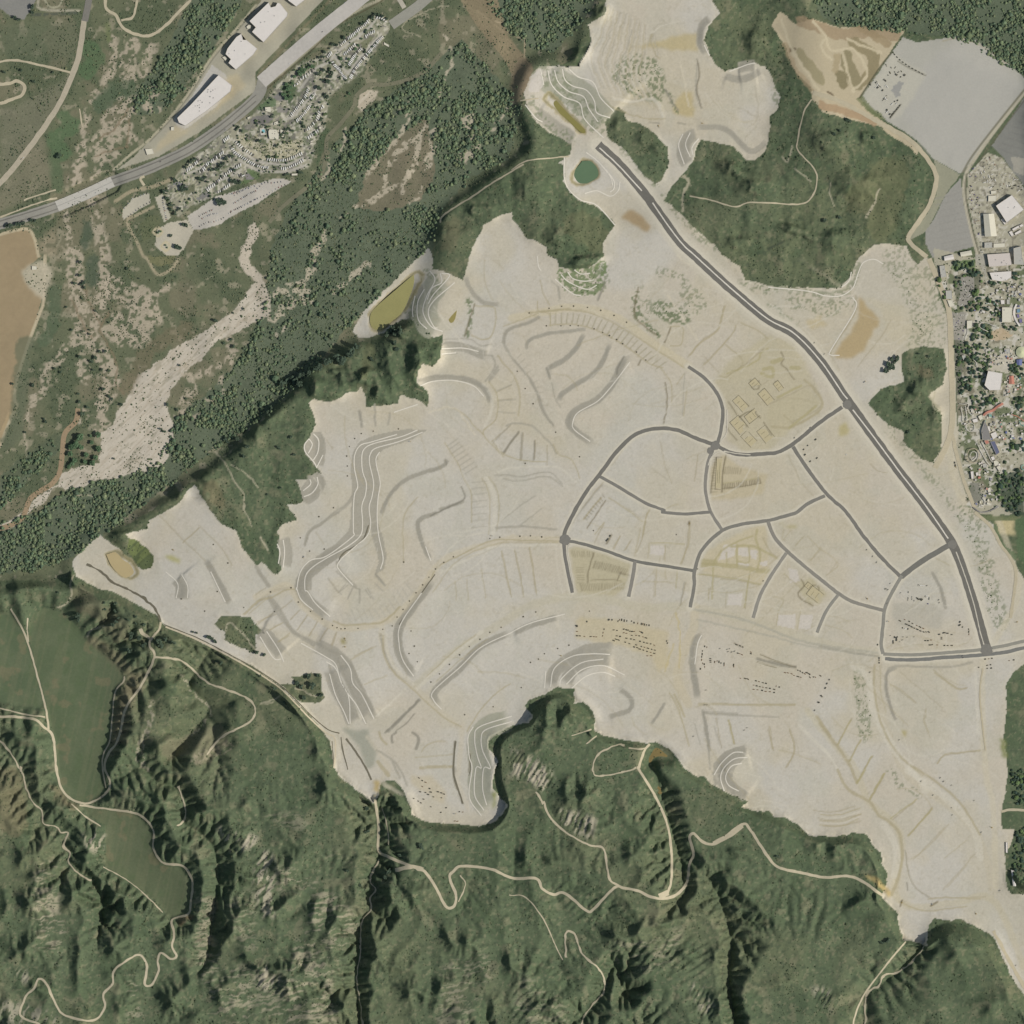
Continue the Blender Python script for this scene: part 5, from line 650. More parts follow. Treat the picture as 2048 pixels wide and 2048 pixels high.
D = [("t00 800,-60 800,60 870,110 930,210 1050,265 1140,265 1250,190 1440,0", 6, .8), ("t00 -60,480 100,455 300,490 530,545", 4.4, .5), ("t00 -60,640 70,630 130,612 185,650 170,710 100,745 0,785", 7, .8), ("t00 915,155 1000,130 1025,60 1035,0", 5, .8), ("t00 950,75 1240,70", 1, .3), ("t00 0,1640 250,1545 430,1490", 3, .6), ("t00 180,1510 420,1430", 3, .8), ("t00 600,820 620,960", 3, .5), ("t00 1090,1400 1060,1350 1090,1330", 5, .3),
     ("t20 1215,830 1200,890 1140,960 1130,1010 1165,1095 1070,1300 950,1480 910,1650 880,1740 810,1840 790,1932 t30 830,110 800,190 700,255 620,265 510,215 450,120 425,0 t20 400,1700 330,1620 240,1560 0,1545 -400,1560", 4.6, .7), ("t20 80,730 190,930 280,1230 340,1460 370,1640", 3.6, .5), ("t20 940,1240 930,1280 870,1360 845,1560 830,1720 780,1830 775,1932 t30 800,150", 2.8, .5), ("t20 210,800 205,880 215,980", 3, .6), ("t20 0,1480 200,1530 340,1545", 2.6, .6), ("t20 1060,880 1080,920 1140,960", 7, 1.2),
     ("t20 1165,1095 1290,1105 1390,1135 1520,1250 1590,1300 1680,1330 1860,1400 1925,1480 1900,1570 1800,1630 1670,1700 1560,1830", 4, .9), ("t20 -100,1700 0,1730 60,1790 150,1932 t30 155,0 230,230 320,330 330,420 420,440 460,485 520,490 480,590 530,650 520,710 600,800 690,850", 3.4, 1.8), ("t30 540,270 650,370 760,440", 2.4, .6), ("t30 780,745 950,840 1100,960 1230,1090", 2, .7),
     ("t30 600,280 850,315 1030,345 1130,420 1160,500 1155,590 1200,690 1260,725 1380,740 1450,850 1440,1000 1420,1100 1300,1145 1315,1250 1300,1350 1330,1420 1290,1440 1215,1395 1190,1450 1195,1530 1150,1630 1095,1630 1110,1500 1080,1430 1040,1410 960,1450 860,1530 850,1630 780,1710 790,1810 700,1905 500,1870 430,1800 350,1630 290,1590 260,1660 200,1720 150,1840 180,1890 300,1932", 4.2, .7),
     ("t31 895,200 925,440 925,620 1000,670 1180,745 1270,780 1350,890 1430,1040 1490,1045 1510,960 1460,830 1490,780 1560,740 1780,765 1932,830 t32 180,835 230,910 310,955 400,945 560,1075 620,1060 770,905 840,905 960,930 1040,970 1150,985 1250,950 1320,860 1340,720 1370,650 1340,530 1370,495 1430,550 1490,575 1560,555 1740,425 1800,470 1932,670 t33 80,750 250,790 430,825 600,815 720,860 860,960", 5.4, .5), ("t32 1520,570 1640,510 1740,435", 9, .4), ("t31 1050,770 1180,745 1260,770", 9, 1.2),
     ("t22 1040,1750 1000,1800 955,1932 t32 950,0 1080,210 1170,420 1200,600 1205,820 1175,950", 4.8, .5), ("t32 1110,970 1180,940", 11, .6), ("t22 850,1760 780,1760 650,1830 610,1932 t32 615,30 650,60 850,30 940,0", 3.4, 1.2), ("t22 880,1780 980,1790 1030,1760", 3, .8), ("t22 450,1690 600,1640", 2, .5), ("t22 560,1750 640,1690", 2.4, .6), ("t32 180,180 240,270", 4, 1.2), ("t32 240,250 280,360 400,480 580,580 680,600 710,680 720,760 745,850 840,905", 4, .8), ("t32 -20,960 100,975 230,1130 320,1320 380,1450", 2, .6),
     ("t32 405,1430 410,1250 470,1250 530,1400 680,1550 690,1690 600,1800 540,1890 520,1980", 3.2, 1.4), ("t31 930,690 860,840 905,920 860,980 870,1070 800,1160 785,1400 760,1600 790,1800 800,1980", 2.6, 1.6), ("t31 950,300 990,440 1000,580", 2, 1), ("t31 1540,810 1580,880 1530,1010", 2, .8), ("t33 1040,1310 930,1440 760,1660 690,1780 650,1900 640,1980", 3.2, .4), ("t33 1190,1330 1080,1470 980,1540 870,1570 840,1640 740,1720 735,1980", 3.6, 2.2), ("t33 1700,1230 1830,1470 1950,1680", 7, 1), ("t33 1760,330 1850,315 2100,330", 5, .3),
     ("t02 1340,1480 1500,1510 1680,1560 1780,1530 1932,1530 t03 250,1540 340,1470 370,1350 340,1260 230,1140 225,1050 270,850 330,745", 2.8, .5), ("t01 2020,1240 1800,1370 1650,1470 1420,1620 1390,1680", 3.2, .5), ("t02 -5,1280 110,1215 320,1190 430,1180", 2.6, .5), ("t11 0,900 300,620 700,180", .8, .4), ("t03 340,700 480,740 600,790 850,930 1060,1050 1180,1170 1260,1290 1265,1400 1200,1580 1070,1770 1080,1840 1200,1940", 9, .6), ("t13 1215,20 1320,280 1370,450 1385,900 1390,1250 1350,1420 1260,1600", 11, .5), ("t30 1340,140 1370,200 1400,300 1390,390 1340,440", 3.4, 1.8), ("t22 0,1190 250,1090", 1, .3),
     ("t02 60,760 200,740", 3, .6), ("t00 0,1120 200,850", .9, .3), ("t13 1390,1350 1420,1480 1480,1700 1560,1900", 7, .6), ("t23 1560,0 1680,110 1760,250 1850,380 1870,500 1830,800", 6, .5), ("t23 1620,1180 1600,1400 1640,1800", 3, .4), ("t03 210,860 150,1000", .8, .3)]
for s_, w_, r_ in D:
    if w_ >= 1.9: R('dirt_track', s_, w_, DRT, .8, r_)
# concrete terrace drains
DR = ["#580,860 730,30 560,80 480,105 442,170 440,260 462,380 440,440 432,560 432,690 425,730 250,860 140,890 70,970 45,1092 t21 305,570 340,660 430,740", "#580,860 870,0 760,45 580,90 510,125 490,180 495,280 520,360 515,440 490,520 495,640 480,720 400,790 240,880 150,940 105,1000 102,1092 t21 390,600 450,690 560,790", "#580,860 905,15 740,80 590,122 550,160 542,220 570,360 560,450 540,530 550,650 520,730 440,800 360,870 325,920 340,960 430,1060", "#580,860 612,150 588,190 590,240 615,360 600,470 595,600 605,720 635,870 618,950", "#580,860 130,60 100,100 105,150 160,215 185,260", "#580,860 130,60 152,100 125,160", "#580,860 160,25 195,70 190,150 160,205", "#580,860 225,170 185,250", "#580,860 135,335 140,370 90,415", "#580,860 185,320 190,370 150,430 95,455", "#1340,1380 300,580 350,500 430,430 500,425", "#1340,1380 370,690 345,600 370,530 440,470 530,460", "#1340,1380 470,690 400,650 380,590 420,520 490,500",
      "t21 1280,260 1320,370", "t21 1250,610 1090,850 1080,1000 1110,1120 1190,1240", "t22 400,770 150,835 0,905 t21 1932,908 1700,1020 1540,1170 1340,1350 1340,1420 1400,1490", "t21 340,990 520,1090 600,1150 640,1280 700,1380 760,1460 830,1600", "t21 640,1080 710,1180 730,1290 800,1380 890,1560", "t21 530,1130 600,1180 650,1300 700,1400 710,1600", "t21 555,1220 600,1380 660,1500 700,1600", "t21 30,940 130,1100 190,1110", "t21 80,900 170,1040 210,1130",
      "t21 1932,1580 1740,1640 1700,1700 1710,1800 1770,1932 t31 1720,0 1710,150 1740,280", "t21 1932,1540 1690,1620 1650,1700 1670,1840 1700,1932 t31 1660,0 1650,200 1720,320", "t21 1640,1620 1600,1700 1610,1850 1630,1932 t31 1610,220 1700,360", "t22 245,1330 255,1200", "t22 290,1320 320,1180 450,1090 600,1070 740,1075", "t22 360,1310 380,1250 520,1140 690,1110", "t22 410,1300 530,1190 690,1160 850,1230", "t22 450,1330 560,1240 680,1210 780,1240", "t22 1430,930 1400,1000 1380,1150",
      "t11 1310,110 1350,180 1290,300 1260,420 1320,530 1410,570", "t11 1390,130 1400,200 1330,240 1290,330", "t11 1400,130 1460,150 1340,290 1300,360", "t11 1500,200 1340,340 1300,430 1340,530 1370,545", "t11 1200,300 1180,400 1185,460", "t11 1270,250 1220,350 1225,480 1290,550", "t11 1240,980 1340,945 1500,940 1640,980 1720,1060", "t11 1400,700 1560,695 1680,720", "t11 1400,740 1510,730", "t11 1040,1180 1220,1120",
      "t12 890,800 800,920 720,1020 640,1100 500,1180 460,1250 470,1310 590,1400", "t02 215,520 240,640", "t02 270,530 300,640 390,730 510,780 550,900 690,1040", "t02 320,530 350,620 430,690 540,730 580,820 650,920", "t02 380,520 400,600 460,650 560,680 620,760 640,850 740,890", "t02 430,520 500,580 610,620 670,740 770,840", "t02 100,790 180,890 230,920", "t02 1410,1045 1360,1110 1365,1170", "t02 1345,1000 1310,1090 1345,1185", "t02 1290,1010 1258,1100 1300,1240", "t02 1450,340 1490,420", "t02 1650,520 1770,490 t02 1690,580 1800,560 1840,480",
      "t02 395,1180 395,1340 430,1430 520,1510 640,1550 780,1700", "t02 560,1150 650,1220 760,1350 770,1420 740,1450", "t02 660,1230 740,1330 760,1400", "t02 550,1460 640,1440 740,1480 800,1440 815,1370", "t12 190,0 200,80 220,110", "t12 325,175 450,280 520,300", "t12 370,140 420,190 520,240 580,250 640,220", "t12 420,120 460,170 540,190 620,180", "t12 470,105 520,135 590,130", "t13 0,235 300,265 430,300 550,300 640,240 680,130 720,50 800,25 870,60", "t13 550,240 610,190 630,120",
      "t21 160,240 180,300 170,390", "t21 205,210 215,300 205,420", "t20 1250,450 1340,540 1330,650", "t20 1370,470 1415,560 1415,650", "t20 1590,450 1700,680", "t13 540,750 470,745 480,700 660,400 640,310"]
for s_ in DR:
    if s_.count('t02') > 1 and '1650,520' in s_: s_ = "t02 1640,540 1770,490 1835,475"
    R('drainage_channel', s_, 2.2, DRN, .55, .12)
R('median_strip', "t02 660,1115 800,1245 980,1440", 2.6, (204, 199, 188), .9, .2)
R('median_strip', "t02 1060,1530 1180,1705 1290,1845 1380,1928 t12 1520,125 1700,285 1932,476 t13 200,586 400,796 560,1030 600,1080", 2.6, (204, 199, 188), .9, .2)
R('median_strip', "t13 640,1160 800,1368 1000,1638 1200,1898 t23 1360,200", 2.6, (204, 199, 188), .9, .2)
R('median_strip', "t23 1420,300 1500,520 1560,720 1600,900 1630,1000", 2.2, (186, 181, 168), .9, .3)
R('median_strip', "t23 1700,1048 1800,1036 1932,1000", 3.4, (192, 186, 172), 1.0, .2)
for s_ in ["t12 1600,1470 1690,1490 1800,1500", "t12 1625,1160 1620,1330 1570,1410", "t12 1640,1480 1560,1480 1505,1520 1480,1580", "t22 440,240 420,290 440,400 470,590"]:
    R('curb_line', s_, 1.6, (194, 188, 174), .9, .2)
for nm, p, w, c, off, rg in ROADS:
    if nm == 'asphalt_road':
        stroke(p[::3], w+(26 if w > 15 else 11), (190, 184, 168), .55, .2, soft=3, curve=False); stroke(p[::3], w+(12 if w > 15 else 5), (198, 192, 176), .6, .1, curve=False)
for nm, p, w, c, off, rg in ROADS:          # bed the ground flat under every way
    sl_, D_, _, _ = dist(p[::2] if len(p) > 12 else p, w/2+8)
    m = np.clip((w/2+4-D_)/4, 0, 1)
    H[sl_] = H[sl_]*(1-m)+HB[sl_]*m

def hz(px, py):
    px = np.asarray(px, float); py = np.asarray(py, float)
    i = np.clip(np.searchsorted(G1, px)-1, 0, NG-2); j = np.clip(np.searchsorted(G1, py)-1, 0, NG-2)
    u = (px-G1[i])/(G1[i+1]-G1[i]); v = (py-G1[j])/(G1[j+1]-G1[j])
    return (H[j, i]*(1-u)+H[j, i+1]*u)*(1-v)+(H[j+1, i]*(1-u)+H[j+1, i+1]*u)*v
def W(px, py, dz=0.0): return ((px-1024)*S, (1024-py)*S, float(hz(px, py))+dz)

# ---------------------------------------------------------------- materials
MATS = {}
def mat(name, c=None, rough=.9, k=KF, noise=0.0, nscale=.2, vcol=False, bump=0.0, bscale=.3, spec=.2, metal=0.0, raw=False, lo=None):
    if name in MATS: return MATS[name]
    m = bpy.data.materials.new(name); m.use_nodes = True; N = m.node_tree.nodes; L = m.node_tree.links
    b = N['Principled BSDF']; b.inputs['Roughness'].default_value = rough; b.inputs['Metallic'].default_value = metal
    b.inputs['Specular IOR Level'].default_value = spec
    tc = N.new('ShaderNodeNewGeometry')
    if vcol:
        a = N.new('ShaderNodeAttribute'); a.attribute_name = 'Col'; src = a.outputs['Color']
    else:
        a = N.new('ShaderNodeRGB'); a.outputs[0].default_value = (*(c if raw else lin(c, k)), 1); src = a.outputs[0]
    if noise > 0:
        t = N.new('ShaderNodeTexNoise'); t.inputs['Scale'].default_value = nscale; t.inputs['Detail'].default_value = 5; t.inputs['Roughness'].default_value = .62
        L.new(tc.outputs['Position'], t.inputs['Vector'])
        r = N.new('ShaderNodeMapRange'); r.inputs['From Min'].default_value = .3; r.inputs['From Max'].default_value = .7
        r.inputs['To Min'].default_value = 1-noise; r.inputs['To Max'].default_value = 1+noise
        L.new(t.outputs['Fac'], r.inputs['Value'])
        x = N.new('ShaderNodeVectorMath'); x.operation = 'SCALE'; L.new(src, x.inputs[0]); L.new(r.outputs[0], x.inputs['Scale']); src = x.outputs[0]
    L.new(src, b.inputs['Base Color'])
    if bump > 0:
        t2 = N.new('ShaderNodeTexNoise'); t2.inputs['Scale'].default_value = bscale; t2.inputs['Detail'].default_value = 4
        L.new(tc.outputs['Position'], t2.inputs['Vector'])
        bp = N.new('ShaderNodeBump'); bp.inputs['Strength'].default_value = 1; bp.inputs['Distance'].default_value = bump
        L.new(t2.outputs['Fac'], bp.inputs['Height']); L.new(bp.outputs[0], b.inputs['Normal'])
    MATS[name] = m; return m

def mesh_np(name, co, faces, mats_, vcol=None, smooth_=False, fm_=None):
    """co (n,3); faces (m,k) one size"""
    me = bpy.data.meshes.new(name); co = np.asarray(co, np.float32); faces = np.asarray(faces, np.int32)
    k = faces.shape[1]
    me.vertices.add(len(co)); me.vertices.foreach_set('co', co.ravel())
    me.loops.add(faces.size); me.loops.foreach_set('vertex_index', faces.ravel())
    me.polygons.add(len(faces)); me.polygons.foreach_set('loop_start', np.arange(0, faces.size, k, dtype=np.int32))
    if fm_ is not None: me.polygons.foreach_set('material_index', np.asarray(fm_, np.int32))
    me.polygons.foreach_set('use_smooth', np.full(len(faces), smooth_, bool))
    if vcol is not None:
        at = me.color_attributes.new('Col', 'FLOAT_COLOR', 'POINT')
        at.data.foreach_set('color', np.concatenate([vcol, np.ones((len(vcol), 1))], 1).astype(np.float32).ravel())
    me.update(calc_edges=True)
    for m in (mats_ if isinstance(mats_, (list, tuple)) else [mats_]): me.materials.append(m)
    o = bpy.data.objects.new(name, me); COL.objects.link(o); return o
def struct(o): o['kind'] = 'structure'; return o

# ---------------------------------------------------------------- the ground, one sheet split by what covers it
GM = {'hills': mat('hill_scrub_soil', vcol=True, noise=.12, nscale=.11, bump=.8, bscale=.13), 'graded_earth': mat('graded_soil', vcol=True, noise=.055, nscale=.13, bump=.16, bscale=.16),
      'river_plain': mat('river_plain_soil', vcol=True, noise=.14, nscale=.14, bump=.6, bscale=.2), 'crop_field': mat('young_crop', vcol=True, noise=.09, nscale=.12, bump=.4, bscale=.35),
      'ploughed_field': mat('tilled_soil', vcol=True, noise=.05, nscale=.05, bump=.1, bscale=.3), 'paved_yard': mat('worn_paving', vcol=True, noise=.06, nscale=.12, bump=.05), 'gravel_pad': mat('pale_gravel', vcol=True, noise=.045, nscale=.14, bump=.05),
      'forest_floor': mat('leaf_litter', vcol=True, noise=.15, nscale=.12, bump=1.0, bscale=.15), 'sand_bar': mat('river_sand', vcol=True, noise=.06, nscale=.12, bump=.12)}
X3 = (XX-1024)*S; Y3 = (1024-YY)*S
co = np.stack([X3, Y3, H], -1).reshape(-1, 3)
cv = C.reshape(-1, 3)
jj, ii = np.meshgrid(np.arange(NG-1), np.arange(NG-1), indexing='ij')
v0 = jj*NG+ii
quads = np.stack([v0+NG, v0+NG+1, v0+1, v0], -1)
zq = ZONE[:-1, :-1]
for z, nm in enumerate(ZN):
    f = quads[zq == z].reshape(-1, 4)
    if len(f) == 0: continue
    u, inv = np.unique(f, return_inverse=True)
    struct(mesh_np(nm, co[u], inv.reshape(-1, 4), GM[nm], vcol=cv[u], smooth_=True))

# ---------------------------------------------------------------- roads, tracks, drains: ribbons bedded on the ground
RM = {}
def ribbon(name, p, w, c, off, rg):
    p = np.asarray(p); d = np.gradient(p, axis=0); d /= np.hypot(*d.T)[:, None]+1e-9; n = np.stack([-d[:, 1], d[:, 0]], 1)
    rr = np.random.default_rng(int(abs(p[0, 0]*7+p[-1, 1]*13)))
    def jit(): 
        q = rr.normal(0, 1, len(p)); return np.convolve(np.pad(q, 2, 'edge'), [.2, .3, .3, .2, 0][:5], 'valid')[:len(p)]
    l = w/2+jit()*rg; r = w/2+jit()*rg; l = np.maximum(l, w*.22); r = np.maximum(r, w*.22)
    off_ = jit()*rg*.5
    cols = [p+n*(off_+l)[:, None], p+n*(off_+(l-r)/4)[:, None], p-n*(r-off_)[:, None]]
    cos = []
    zc = [hz(q[:, 0], q[:, 1]) for q in cols]
    for q, z in zip(cols, zc): cos.append(np.stack([(q[:, 0]-1024)*S, (1024-q[:, 1])*S, z+off], 1))
    co_ = np.stack(cos, 1).reshape(-1, 3); F = []
    for i in range(len(p)-1):
        a = i*3; F += [(a+3, a+4, a+1, a), (a+4, a+5, a+2, a+1)]
    key = (name, c)
    if key not in RM: RM[key] = mat(f'{name}_surface_{len(RM)}', c, rough=.9, noise=.07, nscale=.08, bump=.03)
    F = np.array(F); e1 = co_[F[:, 1]]-co_[F[:, 0]]; e2 = co_[F[:, 2]]-co_[F[:, 0]]
    flip = (e1[:, 0]*e2[:, 1]-e1[:, 1]*e2[:, 0]) < 0; F[flip] = F[flip][:, ::-1]
    return struct(mesh_np(name, co_, F, RM[key], smooth_=True))
for nm, p, w, c, off, rg in ROADS: ribbon(nm, p, w, c, off, rg)
def slab(name, p, z, c=None, m=None, thick=.0):
    """flat polygon (water, junction) at one level, edge traced"""
    p = np.asarray(p); bm = bmesh.new()
    vs = [bm.verts.new(((x-1024)*S, (1024-y)*S, z)) for x, y in p]
    f = bm.faces.new(vs); bm.normal_update()
    if f.normal.z < 0: f.normal_flip()
    if thick:
        r = bmesh.ops.extrude_face_region(bm, geom=[f]); bmesh.ops.translate(bm, verts=[g for g in r['geom'] if isinstance(g, bmesh.types.BMVert)], vec=(0, 0, -thick))
    bmesh.ops.triangulate(bm, faces=[f_ for f_ in bm.faces if len(f_.verts) > 4])
    me = bpy.data.meshes.new(name); bm.to_mesh(me); bm.free(); me.materials.append(m)
    o = bpy.data.objects.new(name, me); COL.objects.link(o); return o
def disc(cx, cy, r, n=20, k=.12, seed=0):
    rr = random.Random(seed); return np.array([(cx+r*(1+rr.uniform(-k, k))*math.cos(a), cy+r*(1+rr.uniform(-k, k))*math.sin(a)) for a in [i*2*math.pi/n for i in range(n)]])
JM = mat('junction_asphalt', (120, 118, 112), noise=.06, nscale=.1)
for s_, r_ in [("t12 1535,1430", 9), ("t22 400,210", 11), ("t23 1390,245", 9), ("t13 600,1120", 9), ("t23 1650,1040", 12), ("t12 1500,1470", 7)]:
    x, y = P(s_)[0]; struct(slab('road_junction', disc(x, y, r_, 22, .12, int(x)), hz(x, y)+1.0, m=JM))

# ---------------------------------------------------------------- water
def closed(s, st=3):
    p = P(s); p = np.vstack([p, p[:1]]); return smooth(p, st)[:-1]
for nm, s_, c_, rise in [('settling_pond', "t11 1230,115 1250,170 1180,300 1110,420 1030,490 960,550 920,565 870,530 860,460 900,390 1060,250 1200,130", (142, 138, 92), 1.2), ('green_pond', "t02 530,1215 600,1220 650,1290 630,1350 500,1400 450,1330", (92, 114, 88), 1.2),
                         ('narrow_pond', "t02 270,705 300,720 420,850 550,980 520,1000 400,890 290,800 245,740", (130, 124, 74), 1.0), ('silty_pond', "t20 800,320 890,305 1000,390 1040,470 940,495 850,420", (170, 155, 118), .8),
                         ('small_pond', "t11 1490,375 1515,400 1500,480 1470,505 1445,460 1455,400", (142, 132, 82), .6), ('small_pond', "t11 1690,410 1760,420 1750,540 1680,560 1660,500", (168, 158, 124), .3)]:
    p = closed(s_); cx, cy = p.mean(0)
    struct(slab(nm, p, float(hz(p[:, 0], p[:, 1]).mean())+rise-1.0, m=mat(nm+'_water', c_, rough=.35, noise=.04, nscale=.02, bump=.02, bscale=.5, spec=.3)))
def water_ribbon(name, s, w, c):
    p = smooth(P(s), 4); ROADW = ribbon(name, p, w, c, .4, .35); return ROADW
water_ribbon('river', "t10 590,1150 570,1250 490,1340 470,1500 450,1630 390,1720 240,1820 190,1932 t20 150,60 0,125 -500,230", 10, (146, 128, 104))
water_ribbon('creek', "t01 1400,400 1270,540 1100,615 950,640 860,640 760,720 740,800 640,930 540,1040 530,1160 500,1300 400,1400 200,1560 100,1680", 8, (114, 113, 94))
w8 = closed(W8); struct(slab('muddy_pond', w8, 42.6, m=mat('muddy_water', (124, 110, 72), rough=.4, noise=.15, nscale=.02)))

# ---------------------------------------------------------------- tree canopy and brush that nobody could count
def ico(seed=0, jit=.18, flat=.8, sub=0):
    bm = bmesh.new(); bmesh.ops.create_icosphere(bm, subdivisions=1+sub, radius=1); r = random.Random(seed)
    for v in bm.verts: v.co *= 1+r.uniform(-jit, jit); v.co.z *= flat
    bm.verts.ensure_lookup_table(); vv = np.array([v.co[:] for v in bm.verts], np.float32); ff = np.array([[v.index for v in f.verts] for f in bm.faces], np.int32); bm.free(); return vv, ff
def octa(seed=0):
    r = random.Random(seed); v = np.array([(1, 0, 0), (0, 1, 0), (-1, 0, 0), (0, -1, 0), (0, 0, .9)], np.float32)*np.array([[1+r.uniform(-.25, .25)] for _ in range(5)], np.float32)
    return v, np.array([(0, 1, 4), (1, 2, 4), (2, 3, 4), (3, 0, 4)], np.int32)
def dome(seed):
    r = random.Random(seed); v = []; 
    for rr, z, o in ((1, -.1, 0), (.72, .5, .5)):
        for i in range(5): a = (i+o)*2*math.pi/5; k = rr*(1+r.uniform(-.22, .22)); v.append((k*math.cos(a), k*math.sin(a), z+r.uniform(-.1, .1)))
    v.append((r.uniform(-.15, .15), r.uniform(-.15, .15), .86)); f = []
    for i in range(5): j = (i+1) % 5; f += [(i, j, 5+i), (j, 5+j, 5+i), (5+i, 5+j, 10)]
    return np.array(v, np.float32), np.array(f, np.int32)
DOME = [dome(i) for i in range(6)]
ICOS = [ico(i, .22) for i in range(5)]; OCT = [octa(i) for i in range(5)]
def scatter(name, pts, rad, base, cols, m, lift=.45, label=None, cat=None):
    A, Fs, Cs = [], [], []; nb = 0
    grp = RNG.integers(0, len(base), len(pts)); ang = RNG.uniform(0, 6.28, len(pts))
    Z = hz(pts[:, 0], pts[:, 1])
    for g, (bv, bf) in enumerate(base):
        k = np.nonzero(grp == g)[0]
        if not len(k): continue
        c_, s_ = np.cos(ang[k]), np.sin(ang[k]); r_ = rad[k]
        x = bv[None, :, 0]*c_[:, None]-bv[None, :, 1]*s_[:, None]; y = bv[None, :, 0]*s_[:, None]+bv[None, :, 1]*c_[:, None]
        px = (pts[k, 0]-1024)*S; py = (1024-pts[k, 1])*S
        v = np.stack([x*r_[:, None]+px[:, None], y*r_[:, None]+py[:, None], bv[None, :, 2]*r_[:, None]+(Z[k]+r_*lift)[:, None]], -1)
        A.append(v.reshape(-1, 3)); n = bv.shape[0]
        Fs.append((bf[None]+(np.arange(len(k))*n)[:, None, None]+nb).reshape(-1, 3)); nb += len(k)*n
        Cs.append(np.repeat(cols[k], n, 0)*RNG.uniform(.86, 1.14, (len(k)*n, 1)))
    o = mesh_np(name, np.concatenate(A), np.concatenate(Fs), m, vcol=np.concatenate(Cs))
    o['kind'] = 'stuff'
    if label: o['label'] = label; o['category'] = cat
    return o
def sample(mask, n, x0=-14, x1=2062, y0=-14, y1=2062):
    jy, jx = np.nonzero(mask > .02); x0 = max(x0, G1[jx.min()]); x1 = min(x1, G1[jx.max()]); y0 = max(y0, G1[jy.min()]); y1 = min(y1, G1[jy.max()])
    pts = np.stack([RNG.uniform(x0, x1, n*14), RNG.uniform(y0, y1, n*14)], 1)
    i = np.clip(np.searchsorted(G1, pts[:, 0])-1, 0, NG-1); j = np.clip(np.searchsorted(G1, pts[:, 1])-1, 0, NG-1)
    k = RNG.random(len(pts)) < mask[j, i]; return pts[k][:n]
CM = mat('leaf_canopy', vcol=True, noise=.18, nscale=.5, rough=.95, spec=.05)
def gcols(n, cs, k=KF, b=1.0):
    a = np.array([lin(c, k) for c in cs]); i = RNG.integers(0, len(cs), n); return a[i]*b*RNG.uniform(.8, 1.2, (n, 1))
NOROAD = np.ones_like(H)
for nm, p, w, c, off, rg in ROADS:
    sl_, D_, _, _ = dist(p[::2] if len(p) > 12 else p, w/2+6); NOROAD[sl_] *= (D_ > w/2+1.6)
patch = sst(.35, .6, fbm(XX, YY, 24, 3, 990))
f1 = fo_d*(1-FA2*.7)*NOROAD*(.10+.90*patch)
pts = sample(f1, 21000); rad = RNG.gamma(3.2, .95, len(pts))+1.1
scatter('riverbank_forest', pts, rad, DOME, gcols(len(pts), [(88, 102, 80), (80, 96, 76), (98, 110, 84), (92, 104, 80), (104, 112, 86), (76, 90, 74)], b=1.2), CM, label='dense grey green willow and cottonwood canopy along the river belt', cat='forest')
# brush on the plain
bmask = np.clip(low*(1-fo_d)*(.20+.8*sst(.5, .62, n2))+FA2*.7, 0, 1)*(1-gr)*NOROAD*(ZONE != 5)*(ZONE != 4)
pts = sample(bmask*.9, 14000); rad = RNG.gamma(5, .38, len(pts))+.8
scatter('river_scrub', pts, rad, OCT, gcols(len(pts), [(88, 100, 76), (80, 92, 72), (104, 108, 84), (76, 88, 72)], b=1.05), CM, lift=0, label='low grey green brush dotted over the river plain', cat='scrub')
hm = hilly*(.16+.84*sst(.48, .64, fbm(XX, YY, 33, 4, 1001)))*NOROAD
pts = sample(hm, 20000); rad = RNG.gamma(4, .42, len(pts))+.8
scatter('hillside_brush', pts, rad, OCT, gcols(len(pts), [(82, 93, 70), (74, 86, 66), (92, 99, 75), (70, 82, 64)], b=1.0), CM, lift=0, label='dark green sage brush speckling the hillsides', cat='scrub')
wm = np.zeros_like(H)
for s_ in ["t12 330,150 360,90 470,100 700,30 720,120 640,290 500,300 400,270", "t12 1120,390 1200,370 1400,320 1380,440 1260,480 1180,470", "t12 940,240 1030,330 1040,430 1120,560 1080,600 960,480", "t02 820,560 900,470 1100,480 1100,640 1000,680 850,620", "t02 830,640 1100,720 1120,760 850,700", "t13 1000,40 1150,250 1230,500 1200,640 1100,640 1060,300 900,60", "t23 1480,0 1580,150 1680,450 1790,850 1650,800 1560,300 1400,0", "t23 640,1250 760,1250 780,1680 680,1680"]: wm = np.maximum(wm, polymask(P(s_), 1))
pts = sample(wm*sst(.45, .6, fbm(XX, YY, 7, 2, 1010)), 2600); rad = RNG.gamma(4, .32, len(pts))+.7
scatter('weeds', pts, rad, OCT, gcols(len(pts), [(96, 112, 80), (86, 102, 74), (112, 120, 90)], b=1.0), CM, lift=0, label='patches of green weeds sprouting on the graded fill', cat='weeds')

